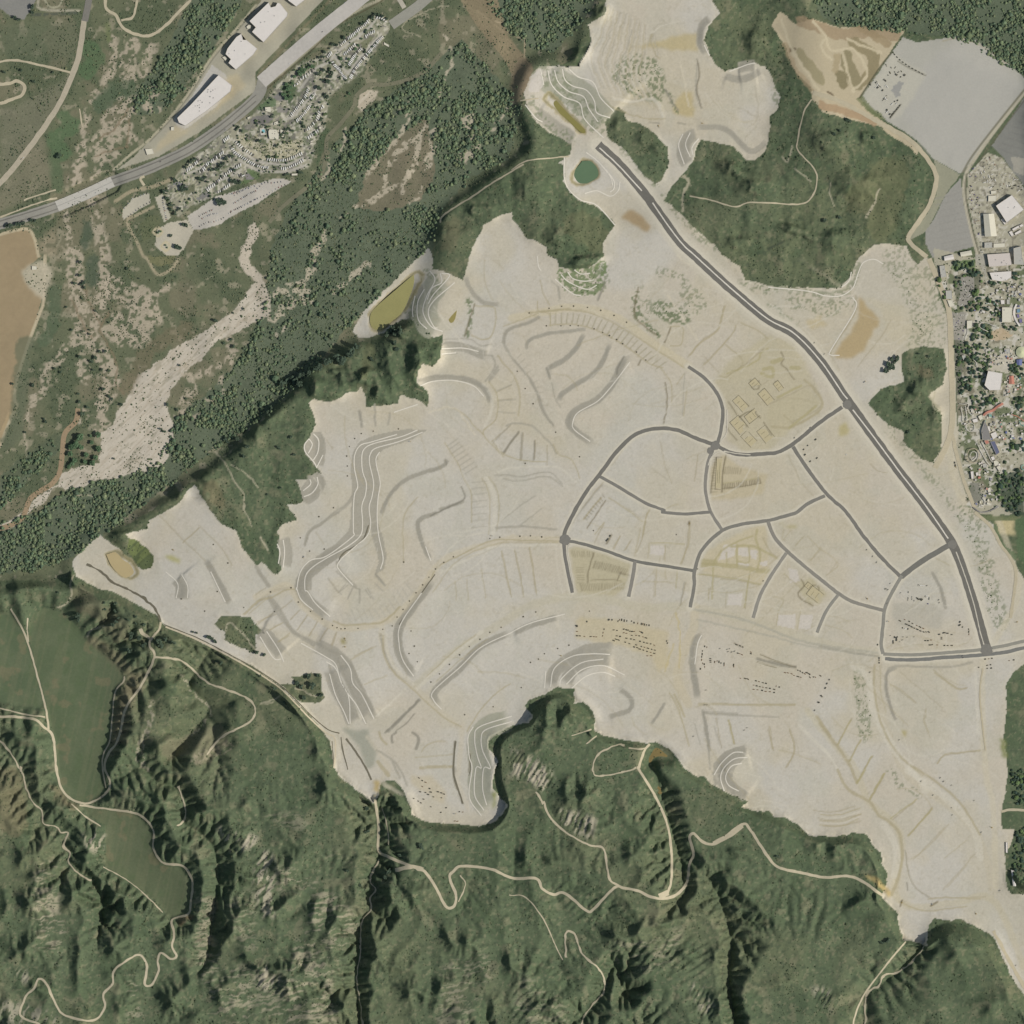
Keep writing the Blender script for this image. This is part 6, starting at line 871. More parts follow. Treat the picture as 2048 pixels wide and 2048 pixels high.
# ================================================================ THINGS
def tag(o, label, cat, group=None):
    if len(label.split()) > 16: print("LONG", label)
    o['label'] = label; o['category'] = cat
    if group: o['group'] = group
    return o
def empty(name, px, py, rz=0.0, z=None, label='', cat='', group=None):
    o = bpy.data.objects.new(name, None); COL.objects.link(o); o.empty_display_size = 2
    o.location = ((px-1024)*S, (1024-py)*S, float(hz(px, py)) if z is None else z); o.rotation_euler = (0, 0, rz)
    return tag(o, label, cat, group)
class MB:
    def __init__(s): s.v = []; s.f = []; s.m = []
    def add(s, vs, fs, mi=0):
        n = len(s.v); s.v += [tuple(map(float, v)) for v in vs]; s.f += [tuple(i+n for i in f) for f in fs]; s.m += [mi]*len(fs); return s
    def box(s, x, y, z, sx, sy, sz, mi=0, rz=0.0, top=1.0):
        c, q = math.cos(rz), math.sin(rz); vs = []
        for k, t in ((0, 1.0), (1, top)):
            for a, b in ((-1, -1), (1, -1), (1, 1), (-1, 1)):
                u, w = a*sx/2*t, b*sy/2*t; vs.append((x+u*c-w*q, y+u*q+w*c, z+k*sz))
        return s.add(vs, [(3, 2, 1, 0), (4, 5, 6, 7), (0, 1, 5, 4), (1, 2, 6, 5), (2, 3, 7, 6), (3, 0, 4, 7)], mi)
    def cyl(s, p, q, r, n=8, mi=0, r2=None, cap=True):
        p = Vector(p); q = Vector(q); d = (q-p).normalized(); u = d.orthogonal().normalized(); w = d.cross(u); r2 = r if r2 is None else r2; vs = []
        for c_, rr in ((p, r), (q, r2)):
            for i in range(n): a = 2*math.pi*i/n; vs.append(c_+u*math.cos(a)*rr+w*math.sin(a)*rr)
        fs = [(i, (i+1) % n, n+(i+1) % n, n+i) for i in range(n)]
        if cap: fs += [tuple(range(n))[::-1], tuple(range(n, 2*n))]
        return s.add(vs, fs, mi)
    def build(s, name, mats_, parent=None, smooth_=False):
        me = bpy.data.meshes.new(name); me.from_pydata(s.v, [], s.f); me.update()
        for m in (mats_ if isinstance(mats_, (list, tuple)) else [mats_]): me.materials.append(m)
        me.polygons.foreach_set('material_index', s.m); me.polygons.foreach_set('use_smooth', [smooth_]*len(s.f))
        o = bpy.data.objects.new(name, me); COL.objects.link(o)
        if parent: o.parent = parent
        return o
def clone(o):
    r = o.copy(); COL.objects.link(r)
    for ch in list(o.children):
        c = ch.copy(); COL.objects.link(c); c.parent = r; c.matrix_parent_inverse = ch.matrix_parent_inverse
    return r
def word(n): return f'{n+1}th' if n in (10, 11, 12) else ['first', 'second', 'third', 'fourth', 'fifth', 'sixth', 'seventh', 'eighth', 'ninth', 'tenth', 'eleventh', 'twelfth'][n] if n < 12 else f"{n+1}{'st' if (n+1) % 10 == 1 else 'nd' if (n+1) % 10 == 2 else 'rd' if (n+1) % 10 == 3 else 'th'}"

m_white = mat('white_roof_membrane', (206, 201, 196), noise=.035, nscale=.06); m_wall = mat('pale_wall_panel', (186, 180, 168)); m_unit = mat('roof_unit_metal', (150, 150, 148)); m_grey = mat('grey_roof', (168, 167, 160), noise=.05, nscale=.1)
m_cream = mat('cream_roof', (200, 196, 180), noise=.04, nscale=.1); m_dark = mat('dark_metal', (84, 84, 82)); m_blue = mat('blue_roof', (104, 112, 150)); m_red = mat('red_roof', (176, 122, 106), noise=.06, nscale=.2); m_slate = mat('slate_roof', (128, 126, 124), noise=.05, nscale=.2)
m_conc = mat('concrete', (186, 182, 172), noise=.05, nscale=.15); m_soil = mat('dark_soil', (104, 98, 78), noise=.2, nscale=.4); m_glass = mat('dark_glass', (60, 66, 72), rough=.2, spec=.5); m_teal = mat('teal_steel', (110, 158, 148)); m_yel = mat('machine_yellow', (168, 146, 92)); m_tyre = mat('tyre', (62, 62, 60))

def inset(p, d):
    n = len(p); q = []
    A = sum(p[i][0]*p[(i+1) % n][1]-p[(i+1) % n][0]*p[i][1] for i in range(n)); sg = 1 if A > 0 else -1
    for i in range(n):
        a, b, c = Vector(p[i-1]), Vector(p[i]), Vector(p[(i+1) % n]); e1 = (b-a).normalized(); e2 = (c-b).normalized()
        n1 = Vector((-e1.y, e1.x))*sg; n2 = Vector((-e2.y, e2.x))*sg; k = max(.35, 1+n1.dot(n2)); q.append(b+(n1+n2)/k*d)
    return q
def building(name, s, h, label, cat='building', roof=None, wall=None, units=0, group=None, doors=0, gable=False):
    pp = P(s) if isinstance(s, str) else np.array(s); cx, cy = pp.mean(0); z = float(hz(pp[:, 0], pp[:, 1]).max())
    root = empty(name, cx, cy, z=z, label=label, cat=cat, group=group)
    p = [((x-cx)*S, (cy-y)*S) for x, y in pp]; n = len(p)
    A = sum(p[i][0]*p[(i+1) % n][1]-p[(i+1) % n][0]*p[i][1] for i in range(n))
    if A < 0: p = p[::-1]
    p = [Vector(v) for v in p]; roof = roof or m_white; wall = wall or m_wall
    if gable and n == 4:
        L01 = (p[1]-p[0]).length; L12 = (p[2]-p[1]).length
        if L01 < L12: p = p[1:]+p[:1]
        a, b = (p[0]+p[3])/2, (p[1]+p[2])/2; rh = (p[3]-p[0]).length*.14; w = MB()
        w.add([(*v, -1.5) for v in p]+[(*v, h) for v in p]+[(*a, h+rh), (*b, h+rh)], [(0, 1, 5, 4), (1, 2, 6, 9, 5), (2, 3, 7, 6), (3, 0, 4, 8, 7)]); w.build('wall', wall, root)
        q = [(v-(a+b)/2)*1.03+(a+b)/2 for v in p]; a2, b2 = (q[0]+q[3])/2, (q[1]+q[2])/2; zz = h-.15
        for k, (f, g, r1, r2) in enumerate(((q[0], q[1], b2, a2), (q[2], q[3], a2, b2))):
            m = MB(); m.add([(*f, zz), (*g, zz), (*r1, h+rh+.15), (*r2, h+rh+.15), (*f, zz+.3), (*g, zz+.3), (*r1, h+rh+.45), (*r2, h+rh+.45)], [(4, 5, 6, 7), (3, 2, 1, 0), (0, 1, 5, 4), (1, 2, 6, 5), (2, 3, 7, 6), (3, 0, 4, 7)]); m.build('roof', roof, root)
    else:
        q = inset(p, .9); w = MB()
        vs = [(*v, -1.5) for v in p]+[(*v, h+.8) for v in p]+[(*v, h+.8) for v in q]+[(*v, h-.1) for v in q]; fs = []
        for i in range(n):
            j = (i+1) % n; fs += [(i, j, n+j, n+i), (n+i, n+j, 2*n+j, 2*n+i), (2*n+i, 2*n+j, 3*n+j, 3*n+i)]
        w.add(vs, fs, 0); w.build('wall', wall, root)
        bm = bmesh.new(); f = bm.faces.new([bm.verts.new((*v, h)) for v in q]); bmesh.ops.triangulate(bm, faces=[f]); me = bpy.data.meshes.new('roof'); bm.to_mesh(me); bm.free(); me.materials.append(roof)
        o = bpy.data.objects.new('roof', me); COL.objects.link(o); o.parent = root
        rr = random.Random(int(cx*3+cy)); c = sum(p, Vector((0, 0)))/n
        for k in range(units):
            i = rr.randrange(n); t = rr.uniform(.15, .8); e = p[i].lerp(p[(i+1) % n], rr.random()); u = c.lerp(e, t); sx = rr.uniform(2.4, 4.5)
            m = MB(); m.box(u.x, u.y, h, sx, sx*.7, 1.5, rz=math.atan2(*(p[1]-p[0]).yx)); m.cyl((u.x, u.y, h+1.5), (u.x, u.y, h+1.9), .6, 8); m.build('roof_unit', m_unit, root)
        if doors:
            i = max(range(n), key=lambda k: (p[(k+1) % n]-p[k]).length); a, b = p[i], p[(i+1) % n]; d = (b-a).normalized(); nn = Vector((d.y, -d.x))
            for k in range(doors):
                c_ = a.lerp(b, (k+1)/(doors+1))+nn*.1; m = MB(); m.box(c_.x, c_.y, 0, 4.2, .25, 4.6, rz=math.atan2(d.y, d.x)); m.build('dock_door', m_unit, root)
    return root
# warehouses by the highway
building('warehouse', "@360,0,220 1560,40 1600,130 1680,110 1710,50 1760,60 1895,230 1880,290 1470,745 1265,560 1330,480 1220,370", 16, 'large white flat roofed warehouse, northern one of the two notched squares', 'warehouse', units=4, doors=6, group='white warehouses by the highway')
building('warehouse', "@360,0,220 1080,590 1110,700 1165,700 1220,740 1360,855 1290,960 985,1225 850,1105 892,1040 800,950 835,850 990,650", 16, 'white notched square warehouse, middle one of the row by the highway', 'warehouse', units=4, doors=6, group='white warehouses by the highway')
building('warehouse', "t00 1650,565 1752,645 1740,690 1570,830 1400,950 1350,925 1338,890 1440,790", 16, 'long white warehouse with dots of roof vents, southernmost of the row', 'warehouse', units=16, doors=8, group='white warehouses by the highway')
building('warehouse', "t01 200,-70 245,5 305,50 420,-40 330,-130", 16, 'white warehouse cut by the top edge of the picture', 'warehouse', units=2, doors=4, group='white warehouses by the highway')
building('annex', "@360,0,220 740,1005 800,985 830,1040 800,1070", 4, 'small white annex at the corner of the middle warehouse', roof=m_cream); building('annex', "@360,0,220 1165,470 1210,430 1250,450 1240,500 1190,510", 4, 'small white annex in the notch of the northern warehouse', roof=m_cream)
building('office_building', "@440,160,220 870,865 1000,870 1020,930 1045,950 1030,1045 870,1035 855,970 850,900", 5, 'cream clubhouse beside the swimming pool', roof=m_cream, units=3)
building('utility_building', "@440,160,220 790,480 895,470 905,545 890,570 800,545", 5, 'small cream square building on the lawn north of the clubhouse', roof=m_cream, units=1)
for s_, l_ in [("@440,160,220 1060,870 1110,880 1100,940 1060,930", 'small grey shed just east of the clubhouse'), ("@440,160,220 1080,1000 1090,970 1130,990 1110,1020", 'tiny white shed at the clubhouse corner'), ("@440,160,220 1590,1070 1645,1055 1650,1080 1590,1095", 'white trailer shed at the southeast tip of the campground, upper one'), ("@440,160,220 1585,1105 1640,1095 1645,1120 1590,1130", 'white trailer shed at the southeast tip of the campground, lower one'), ("@440,160,220 1260,1645 1360,1640 1365,1675 1260,1680", 'pale green roofed shed by the dark tree below the campground'), ("@440,160,220 955,740 1020,720 1025,780 950,790", 'pale hut south of the campground parking'), ("@440,160,220 480,660 530,635 545,660 490,695", 'small hut at the campground entrance'), ("@440,160,220 1740,820 1780,815 1785,860 1745,860", 'white shed at the east end of the campground'), ("@580,0,220 1650,740 1740,790 1740,830 1650,780", 'pale shed outside the northeast corner of the campground'), ("t10 240,75 280,78 278,105 240,105", 'white shed on the bare lot beside the brown field'), ("t00 1095,1125 1150,1120 1165,1160 1110,1170", 'pale shed beside the highway west of the long warehouse'), ("t00 1290,960 1315,955 1315,985 1290,985", 'white tank shed at the tip of the commercial strip')]:
    building('shed', s_, 3.2, l_, 'shed', roof=m_cream)
# the swimming pool
r_ = empty('swimming_pool', *P("@440,160,220 775,900")[0], label='blue swimming pool on a pale deck west of the clubhouse', cat='swimming pool')
m = MB(); m.box(0, 0, .05, 32, 28, .25, rz=.15); m.build('deck', m_conc, r_); m = MB(); m.box(-1, 1, .3, 15, 13, .06, rz=.3); m.build('water_surface', mat('pool_water', (120, 178, 186), rough=.1, spec=.5), r_)
m = MB()
for a in (0, 1, 2, 3): m.box(-1+math.cos(.3+a*math.pi/2)*(7.8 if a % 2 == 0 else 6.8), 1+math.sin(.3+a*math.pi/2)*(7.8 if a % 2 == 0 else 6.8), .3, .7, 13.6 if a % 2 == 0 else 16.3, .2, rz=.3+a*math.pi/2)
m.build('coping', m_white, r_)
# service yard and park buildings
YB = [("@1848,280,200 1700,1060 1935,1345 1600,1600 1390,1270", 14, 'big white diamond set warehouse in the service yard', m_white, 3, 0), ("@1848,280,200 1150,1430 1350,1430 1405,1850 1180,1860", 12, 'long pale warehouse just west of the diamond warehouse', m_cream, 0, 1), ("@1848,280,200 1245,1080 1400,1070 1395,1180 1240,1190", 5, 'low pale shed between the yard clutter and the warehouses', m_cream, 0, 0),
      ("@1848,280,200 1290,985 1400,980 1400,1030 1300,1050", 5, 'narrow pale shed in the middle of the yard', m_cream, 0, 0), ("@1848,280,200 1485,1540 1530,1510 1590,1610 1560,1640", 5, 'white rounded tank shed at the corner of the diamond warehouse', m_white, 0, 0), ("@1848,280,200 1700,1720 1830,1650 1850,1690 1730,1760", 4, 'white trailer office south of the diamond warehouse, upper row', m_white, 0, 0), ("@1848,280,200 1750,1800 1870,1730 1890,1780 1770,1840", 4, 'white trailer office south of the diamond warehouse, lower row', m_white, 0, 0),
      ("@1848,280,200 1640,1780 1700,1750 1740,1840 1700,1870", 4, 'white trailer office set crosswise at the west end of its row', m_white, 0, 0), ("@1848,280,200 1840,1650 1900,1620 1935,1660 1870,1690", 4, 'small white trailer office by the picture edge', m_white, 0, 0), ("@1848,480,200 1170,50 1320,40 1320,150 1170,155", 8, 'square pale building north of the wide pinkish roof', m_grey, 1, 0), ("@1848,480,200 1345,70 1570,60 1570,140 1345,150", 5, 'long low pale shed north of the wide roof', m_cream, 0, 0),
      ("@1848,480,200 1220,280 1660,250 1700,480 1540,500 1260,520", 12, 'wide pinkish white roofed building in the yard', mat('pinkish_roof', (192, 184, 178), noise=.04), 5, 0), ("@1848,480,200 1730,160 1880,120 1895,300 1940,480 1740,470", 13, 'grey roofed building at the picture edge beside the wide roof', m_grey, 2, 0), ("@1848,480,200 1265,630 1690,600 1690,720 1600,780 1480,800 1320,770", 9, 'white building with angled south side above the tree belt', m_white, 5, 0),
      ("@1848,480,200 1510,1300 1710,1300 1700,1590 1510,1590", 10, 'white rectangular show building beside the curved grandstand', m_cream, 1, 0), ("@1848,480,200 1480,1160 1560,1160 1560,1240 1490,1240", 5, 'small square white kiosk north of the show building, west one', m_white, 0, 0), ("@1848,480,200 1600,1150 1660,1150 1660,1240 1600,1240", 5, 'small square pale kiosk north of the show building, east one', m_grey, 0, 0), ("@1848,480,200 390,320 560,280 580,370 400,400", 8, 'white shed at the corner of the grey striped lot', m_white, 0, 1), ("@1848,480,200 700,240 910,200 930,290 720,320", 8, 'white shed at the south edge of the grey striped lot', m_cream, 0, 1),
      ("@1848,480,200 300,500 400,490 440,710 330,730", 8, 'narrow grey building along the western park fence', m_grey, 2, 0), ("@1848,480,200 420,980 540,970 550,1140 430,1140", 7, 'pale building along the western park fence, second one down', m_grey, 0, 0), ("@1848,480,200 830,1560 940,1550 930,1700 830,1720", 6, 'small pale pavilion south of the tree shaded ride', m_cream, 0, 0), ("@1848,480,200 450,1160 540,1160 600,1270 500,1300", 4, 'low pale shed below the second fence building', m_cream, 0, 0),
      ("@1848,680,200 1240,595 1520,645 1480,965 1270,975 1170,875", 17, 'tall bright white theatre in the amusement park', m_white, 0, 0), ("@1848,680,200 1550,165 1660,165 1670,260 1570,270", 5, 'small grey pavilion near the round tent', m_grey, 1, 0), ("@1848,680,200 1790,380 1900,370 1890,490 1790,480", 6, 'blue and white pavilion below the round tent', m_blue, 0, 1), ("@1848,680,200 1645,700 1730,690 1750,850 1640,850", 5, 'red roofed hall east of the white theatre', m_red, 0, 1),
      ("@1848,680,200 1215,1670 1270,1660 1290,1760 1225,1780", 6, 'small white ride house, northern of a pair', m_white, 0, 0), ("@1848,680,200 1285,1815 1390,1765 1430,1860 1340,1925", 6, 'white ride house with angled plan, southern of a pair', m_white, 0, 0), ("@1848,680,200 1170,1570 1215,1640 1260,1760 1290,1930 1130,1930 1110,1750", 7, 'long dark grey roof of the coaster station', m_slate, 2, 0), ("@1848,680,200 1045,1475 1115,1440 1150,1520 1085,1560", 6, 'pale tent roof at the west end of the red structure', m_cream, 0, 0), ("@1848,680,200 930,1540 1030,1510 1050,1580 960,1600", 5, 'white loading deck above the ring track', m_white, 0, 0), ("@1848,680,200 1250,1440 1310,1430 1320,1500 1260,1520", 5, 'small teal roofed booth below the red structure', m_teal, 0, 0), ("@1848,680,200 730,300 800,290 830,390 760,390", 6, 'pale blue square shed among the trees by the fence', m_grey, 0, 0),
      ("@1848,880,200 900,610 960,600 965,745 920,760", 8, 'bright white narrow tower roof at the foot of the spiral track', m_white, 0, 0), ("@1848,880,200 1280,30 1370,20 1465,240 1400,290", 7, 'dark blue station roof between the parallel rails', mat('dark_blue_roof', (98, 102, 124)), 0, 0), ("@1848,880,200 1160,10 1240,0 1270,60 1200,90", 6, 'pinkish ride roof at the top of the parallel rails', m_red, 0, 0), ("@1848,880,200 1340,410 1400,390 1450,430 1430,490 1370,500", 6, 'pale hexagonal kiosk below the blue station', m_cream, 0, 0), ("@1848,880,200 1400,520 1470,490 1510,560 1450,600", 6, 'pale square kiosk south of the hexagonal one', m_cream, 0, 0), ("@1848,880,200 1290,330 1350,310 1380,370 1320,400", 5, 'white hut at the end of the parallel rails', m_white, 0, 0),
      ("@1848,880,200 1000,630 1050,620 1060,680 1010,700", 6, 'small white hut beside the narrow tower roof', m_white, 0, 0), ("@1848,880,200 1130,460 1200,450 1230,520 1150,540", 5, 'grey hut between the spiral track and the rails', m_grey, 0, 0), ("@1848,880,200 1230,930 1290,910 1300,1000 1240,1010", 5, 'pale hut at the edge of the dark grove', m_cream, 0, 0), ("t33 1835,770 1860,780 1872,890 1850,890", 4, 'white greenhouse roof at the right edge', m_white, 0, 1), ("t33 1795,560 1810,560 1810,640 1795,640", 4, 'narrow white trailer along the eastern fence', m_white, 0, 0)]
for s_, h_, l_, rf, u_, g_ in YB: building('park_building' if '480,200' in s_ or '680,200' in s_ or '880,200' in s_ else 'yard_building', s_, h_, l_, roof=rf, units=u_, gable=bool(g_))
# round tent and curved grandstand
x, y = P("@1848,680,200 1880,235")[0]; r_ = empty('round_tent', x, y, label='round pale green tent at the right edge of the amusement park', cat='tent')
m = MB(); n = 20; R0 = 22
m.add([(R0*math.cos(i*6.283/n), R0*math.sin(i*6.283/n), 4.5) for i in range(n)]+[(0, 0, 12)], [(i, (i+1) % n, n) for i in range(n)]); m.build('canopy', mat('pale_green_canvas', (188, 190, 158)), r_)
for i in range(0, n, 2): m = MB(); m.cyl((R0*.97*math.cos(i*6.283/n), R0*.97*math.sin(i*6.283/n), 0), (R0*.97*math.cos(i*6.283/n), R0*.97*math.sin(i*6.283/n), 4.7), .25, 6); m.build('post', m_unit, r_)
def track(name, s, w, col, h, label, cat='roller coaster', closed_=False, post=14, rails=True, group=None, cols=None):
    p = P(s)
    if closed_: p = np.vstack([p, p[:1]])
    p = smooth(p, 2.0); cx, cy = p.mean(0); z0 = float(hz(cx, cy)); root = empty(name, cx, cy, z=z0, label=label, cat=cat, group=group)
    q = np.stack([(p[:, 0]-cx)*S, (cy-p[:, 1])*S], 1); d = np.gradient(q, axis=0); d /= np.hypot(*d.T)[:, None]+1e-9; nn = np.stack([-d[:, 1], d[:, 0]], 1)
    hh = h*(.75+.25*np.sin(np.linspace(0, 9, len(q)))) if h > 5 else np.full(len(q), h)
    m = MB(); A = q+nn*w/2; B = q-nn*w/2; L = len(q)
    vs = [(*A[i], hh[i]) for i in range(L)]+[(*B[i], hh[i]) for i in range(L)]+[(*A[i], hh[i]-.5) for i in range(L)]+[(*B[i], hh[i]-.5) for i in range(L)]; fs = []
    for i in range(L-1): fs += [(i, L+i, L+i+1, i+1), (2*L+i, 2*L+i+1, 3*L+i+1, 3*L+i), (i, i+1, 2*L+i+1, 2*L+i), (L+i, 3*L+i, 3*L+i+1, L+i+1)]
    m.add(vs, fs); m.build('track', col, root)
    if h > 1.5:
        for i in range(0, L, max(2, int(post/4))):
            m = MB(); m.cyl((*q[i], -2), (*q[i], hh[i]-.5), .35, 6); m.build('support_post', m_unit, root)
    return root
m_rail = mat('pale_rail', (186, 183, 172)); m_rr = mat('red_rail', (176, 116, 98))
track('grandstand_rim', "@1848,480,200 1790,1240 1750,1330 1740,1430 1770,1530 1810,1600 1850,1660", 7, m_white, 6, 'curved white grandstand rim at the right edge', 'grandstand', post=8)
for k, (s_, c_) in enumerate([("@1848,480,200 1810,1260 1850,1260 1850,1300 1810,1300", (84, 78, 120)), ("@1848,480,200 1790,1340 1860,1330 1860,1400 1800,1410", (104, 140, 160)), ("@1848,480,200 1790,1440 1840,1430 1850,1500 1810,1510", (120, 110, 150)), ("@1848,480,200 1840,1530 1900,1520 1900,1600 1850,1610", (110, 104, 140))]):
    building('play_pavilion', s_, 4, ['small dark violet canopy at the top of the play deck', 'teal blue canopy on the play deck, second from top', 'lilac canopy on the play deck, third from top', 'violet canopy at the bottom of the play deck'][k], 'canopy', roof=mat(f'canopy_{k}', c_), wall=m_unit, group='coloured canopies beside the curved grandstand')
CT = [("@1848,480,200 1240,1770 1100,1700 1078,1640 1130,1590 1250,1615 1350,1660 1450,1695", 2.4, m_rail, 11, 'white looping coaster track curling round the wooded knoll'), ("@1848,680,200 720,1290 760,1580", 2.6, m_rail, 7, 'straight pale launch track nearest the western fence'), ("@1848,680,200 800,1270 835,1560", 2.4, m_rail, 7, 'straight pale launch track, second from the western fence'), ("@1848,680,200 680,1230 780,1240 860,1230 850,1330 900,1430 960,1460", 2.6, m_rail, 8, 'pale hooked track at the head of the launch tracks'),
      ("@1848,680,200 890,1600 970,1640 980,1720 900,1770 830,1730 820,1650", 2.4, m_rail, 6, 'small ring of pale track below the launch tracks'), ("@1848,880,200 830,300 880,190 980,170 1060,240 1060,340 1000,430 900,430 840,380", 3, mat('tan_rail', (160, 150, 130)), 12, 'large tan ring track of the southern coaster'), ("@1848,880,200 890,300 930,230 1000,240 1020,310 980,370 930,390", 2.4, m_rail, 9, 'small pale spiral inside the tan ring track'), ("@1848,880,200 1035,70 1120,260 1200,400 1270,490", 3, m_rail, 6, 'long pale rail running southeast, western of the parallel pair'), ("@1848,880,200 1110,30 1200,200 1290,380 1330,430", 3, m_rail, 6, 'long pale rail running southeast, eastern of the parallel pair'),
      ("@1848,880,200 1930,480 1890,500 1885,550 1930,580", 2.6, m_teal, 7, 'teal curved track on the dark hillside at the right edge'), ("@1848,880,200 1930,90 1890,110 1900,140", 2.6, m_teal, 7, 'short teal track bend at the right edge'), ("@1848,680,200 1850,1560 1870,1630 1935,1660", 2.6, m_teal, 7, 'teal track corner below the red rail'), ("@1848,680,200 1690,1440 1790,1470 1870,1520 1935,1570", 2.6, m_rr, 8, 'red track running to the right edge'), ("@1848,880,200 1060,1250 1150,1260 1180,1190 1140,1110", 3.4, m_rail, 8, 'pale bend of track below the wooded bowl'), ("@1848,680,200 950,370 1020,450 1040,530", 2, m_rail, 9, 'white curve of track among the western park trees'), ("@1848,680,200 1190,170 1215,240 1180,310", 2, m_rail, 8, 'short white arc of track by the dark trees'), ("@1848,480,200 870,1620 840,1780 800,1930", 2.2, m_rail, 6, 'pale rail running down beside the fence grove'), ("@1848,480,200 1820,920 1830,1020 1880,1080 1935,1100", 2.4, m_rail, 8, 'pale arc of track at the right edge above the grandstand'), ("@1848,880,200 950,1300 1090,1390 1240,1380 1380,1320 1440,1270", 4, m_slate, 7, 'dark grey curved canopy round the southern ride'), ("@1848,880,200 1440,1080 1500,1090", 2, m_rail, 4, 'short rail stub beside the dark grove')]
for s_, w_, c_, h_, l_ in CT: track('coaster_track', s_, w_, c_, h_, l_, closed_='ring' in l_ and 'hooked' not in l_ or 'spiral' in l_)
track('red_structure', "@1848,680,200 1150,1460 1220,1400 1330,1360 1420,1290 1530,1225", 9, m_red, 8, 'long red roofed coaster structure south of the white theatre', 'ride')
# ---- river bridge on the highway
bx = smooth(P("t00 430,1558 640,1470 850,1371"), 6); cx, cy = bx.mean(0); z0 = max(float(hz(*bx[0])), float(hz(*bx[-1])))+.2; r_ = empty('highway_bridge', cx, cy, z=z0, label='long pale concrete highway bridge across the dry river', cat='bridge')
q = np.stack([(bx[:, 0]-cx)*S, (cy-bx[:, 1])*S], 1); d = np.gradient(q, axis=0); d /= np.hypot(*d.T)[:, None]; nn = np.stack([-d[:, 1], d[:, 0]], 1)
def strip(a, b, z1, z2):
    m = MB(); L = len(q); A = q+nn*a; B = q+nn*b
    vs = [(*A[i], z2) for i in range(L)]+[(*B[i], z2) for i in range(L)]+[(*A[i], z1) for i in range(L)]+[(*B[i], z1) for i in range(L)]; fs = []
    for i in range(L-1): fs += [(i, L+i, L+i+1, i+1), (2*L+i, 2*L+i+1, 3*L+i+1, 3*L+i), (i, i+1, 2*L+i+1, 2*L+i), (L+i, 3*L+i, 3*L+i+1, L+i+1)]
    fs += [(0, 2*L, 3*L, L), (L-1, 2*L-1, 4*L-1, 3*L-1)]; return m.add(vs, fs)
m_deck = mat('bridge_concrete', (178, 175, 167), noise=.05, nscale=.1)
strip(21.5, -21.5, -1.1, .8).build('deck', m_deck, r_); strip(22.2, 21.7, -.6, 1.8).build('parapet', m_conc, r_); strip(-21.7, -22.2, -.6, 1.8).build('parapet', m_conc, r_); strip(.35, -.35, .82, 1.7).build('median_barrier', m_unit, r_)
for i in range(3, len(q)-2, 5): m = MB(); m.box(q[i][0], q[i][1], -7, 2, 36, 8, rz=math.atan2(d[i][1], d[i][0])); m.build('pier', m_conc, r_)

# ---------------------------------------------------------------- trees one can tell apart
def crown_mesh(seed, n=16, tall=1.0):
    r = random.Random(seed); V = []; F = []; nb = 0; cl = []
    for k in range(n):
        a = r.uniform(0, 6.283); t = r.random()**.55*.72; zc = r.uniform(-.15, .5)*(1-t*.6)*tall+.15; rr = r.uniform(.26, .44)
        bv, bf = ICOS[r.randrange(5)]
        v = bv*rr+np.array([math.cos(a)*t, math.sin(a)*t, zc]); V.append(v); F.append(bf+nb); nb += len(bv); cl.append(np.full(len(bv), r.uniform(.72, 1.25)))
    return np.concatenate(V), np.concatenate(F), np.concatenate(cl)
CROWNS = {}
for ci, c_ in enumerate([(70, 82, 68), (76, 96, 72), (92, 110, 76), (64, 76, 64)]):
    for s_ in range(3):
        v, f, cl = crown_mesh(ci*7+s_); base = lin(c_)*1.15
        o = mesh_np('crown', v, f, CM, vcol=cl[:, None]*base[None]); CROWNS[(ci, s_)] = o.data; bpy.data.objects.remove(o)
m = MB(); m.cyl((0, 0, -.3), (0, 0, .55), .09, 7, r2=.05); m.cyl((0, 0, .3), (.3, .1, .75), .04, 5, r2=.02); m.cyl((0, 0, .3), (-.2, .22, .75), .04, 5, r2=.02); o = m.build('trunk', mat('bark', (92, 82, 68))); TRUNK = o.data; bpy.data.objects.remove(o)
TREES = []
def tree(px, py, r, kind, label, group):
    t = empty('tree', px, py, rz=random.uniform(0, 6.28), label=label, cat='tree', group=group)
    me = CROWNS[(kind, random.randrange(3))]
    c = bpy.data.objects.new('crown', me); COL.objects.link(c); c.parent = t; c.scale = (r, r*random.uniform(.85, 1.1), r*.85); c.location = (0, 0, r*.75)
    k = bpy.data.objects.new('trunk', TRUNK); COL.objects.link(k); k.parent = t; k.scale = (r*.9, r*.9, r*.95)
    TREES.append(t)
def trees(s, r, kind, what, group):
    pts = P(s); n = len(pts)
    for i, (x, y) in enumerate(pts):
        sz = ['small', 'broad', 'round', 'ragged', 'dense'][(i*7+int(x)) % 5]
        rr = r*random.uniform(.8, 1.2)*(.72 if sz == 'small' else 1.15 if sz == 'broad' else 1)
        tree(x, y, rr, kind, f"{sz} tree, {what}" if n == 1 else f"{sz} tree, {word(i)} of {n} {what}", group)
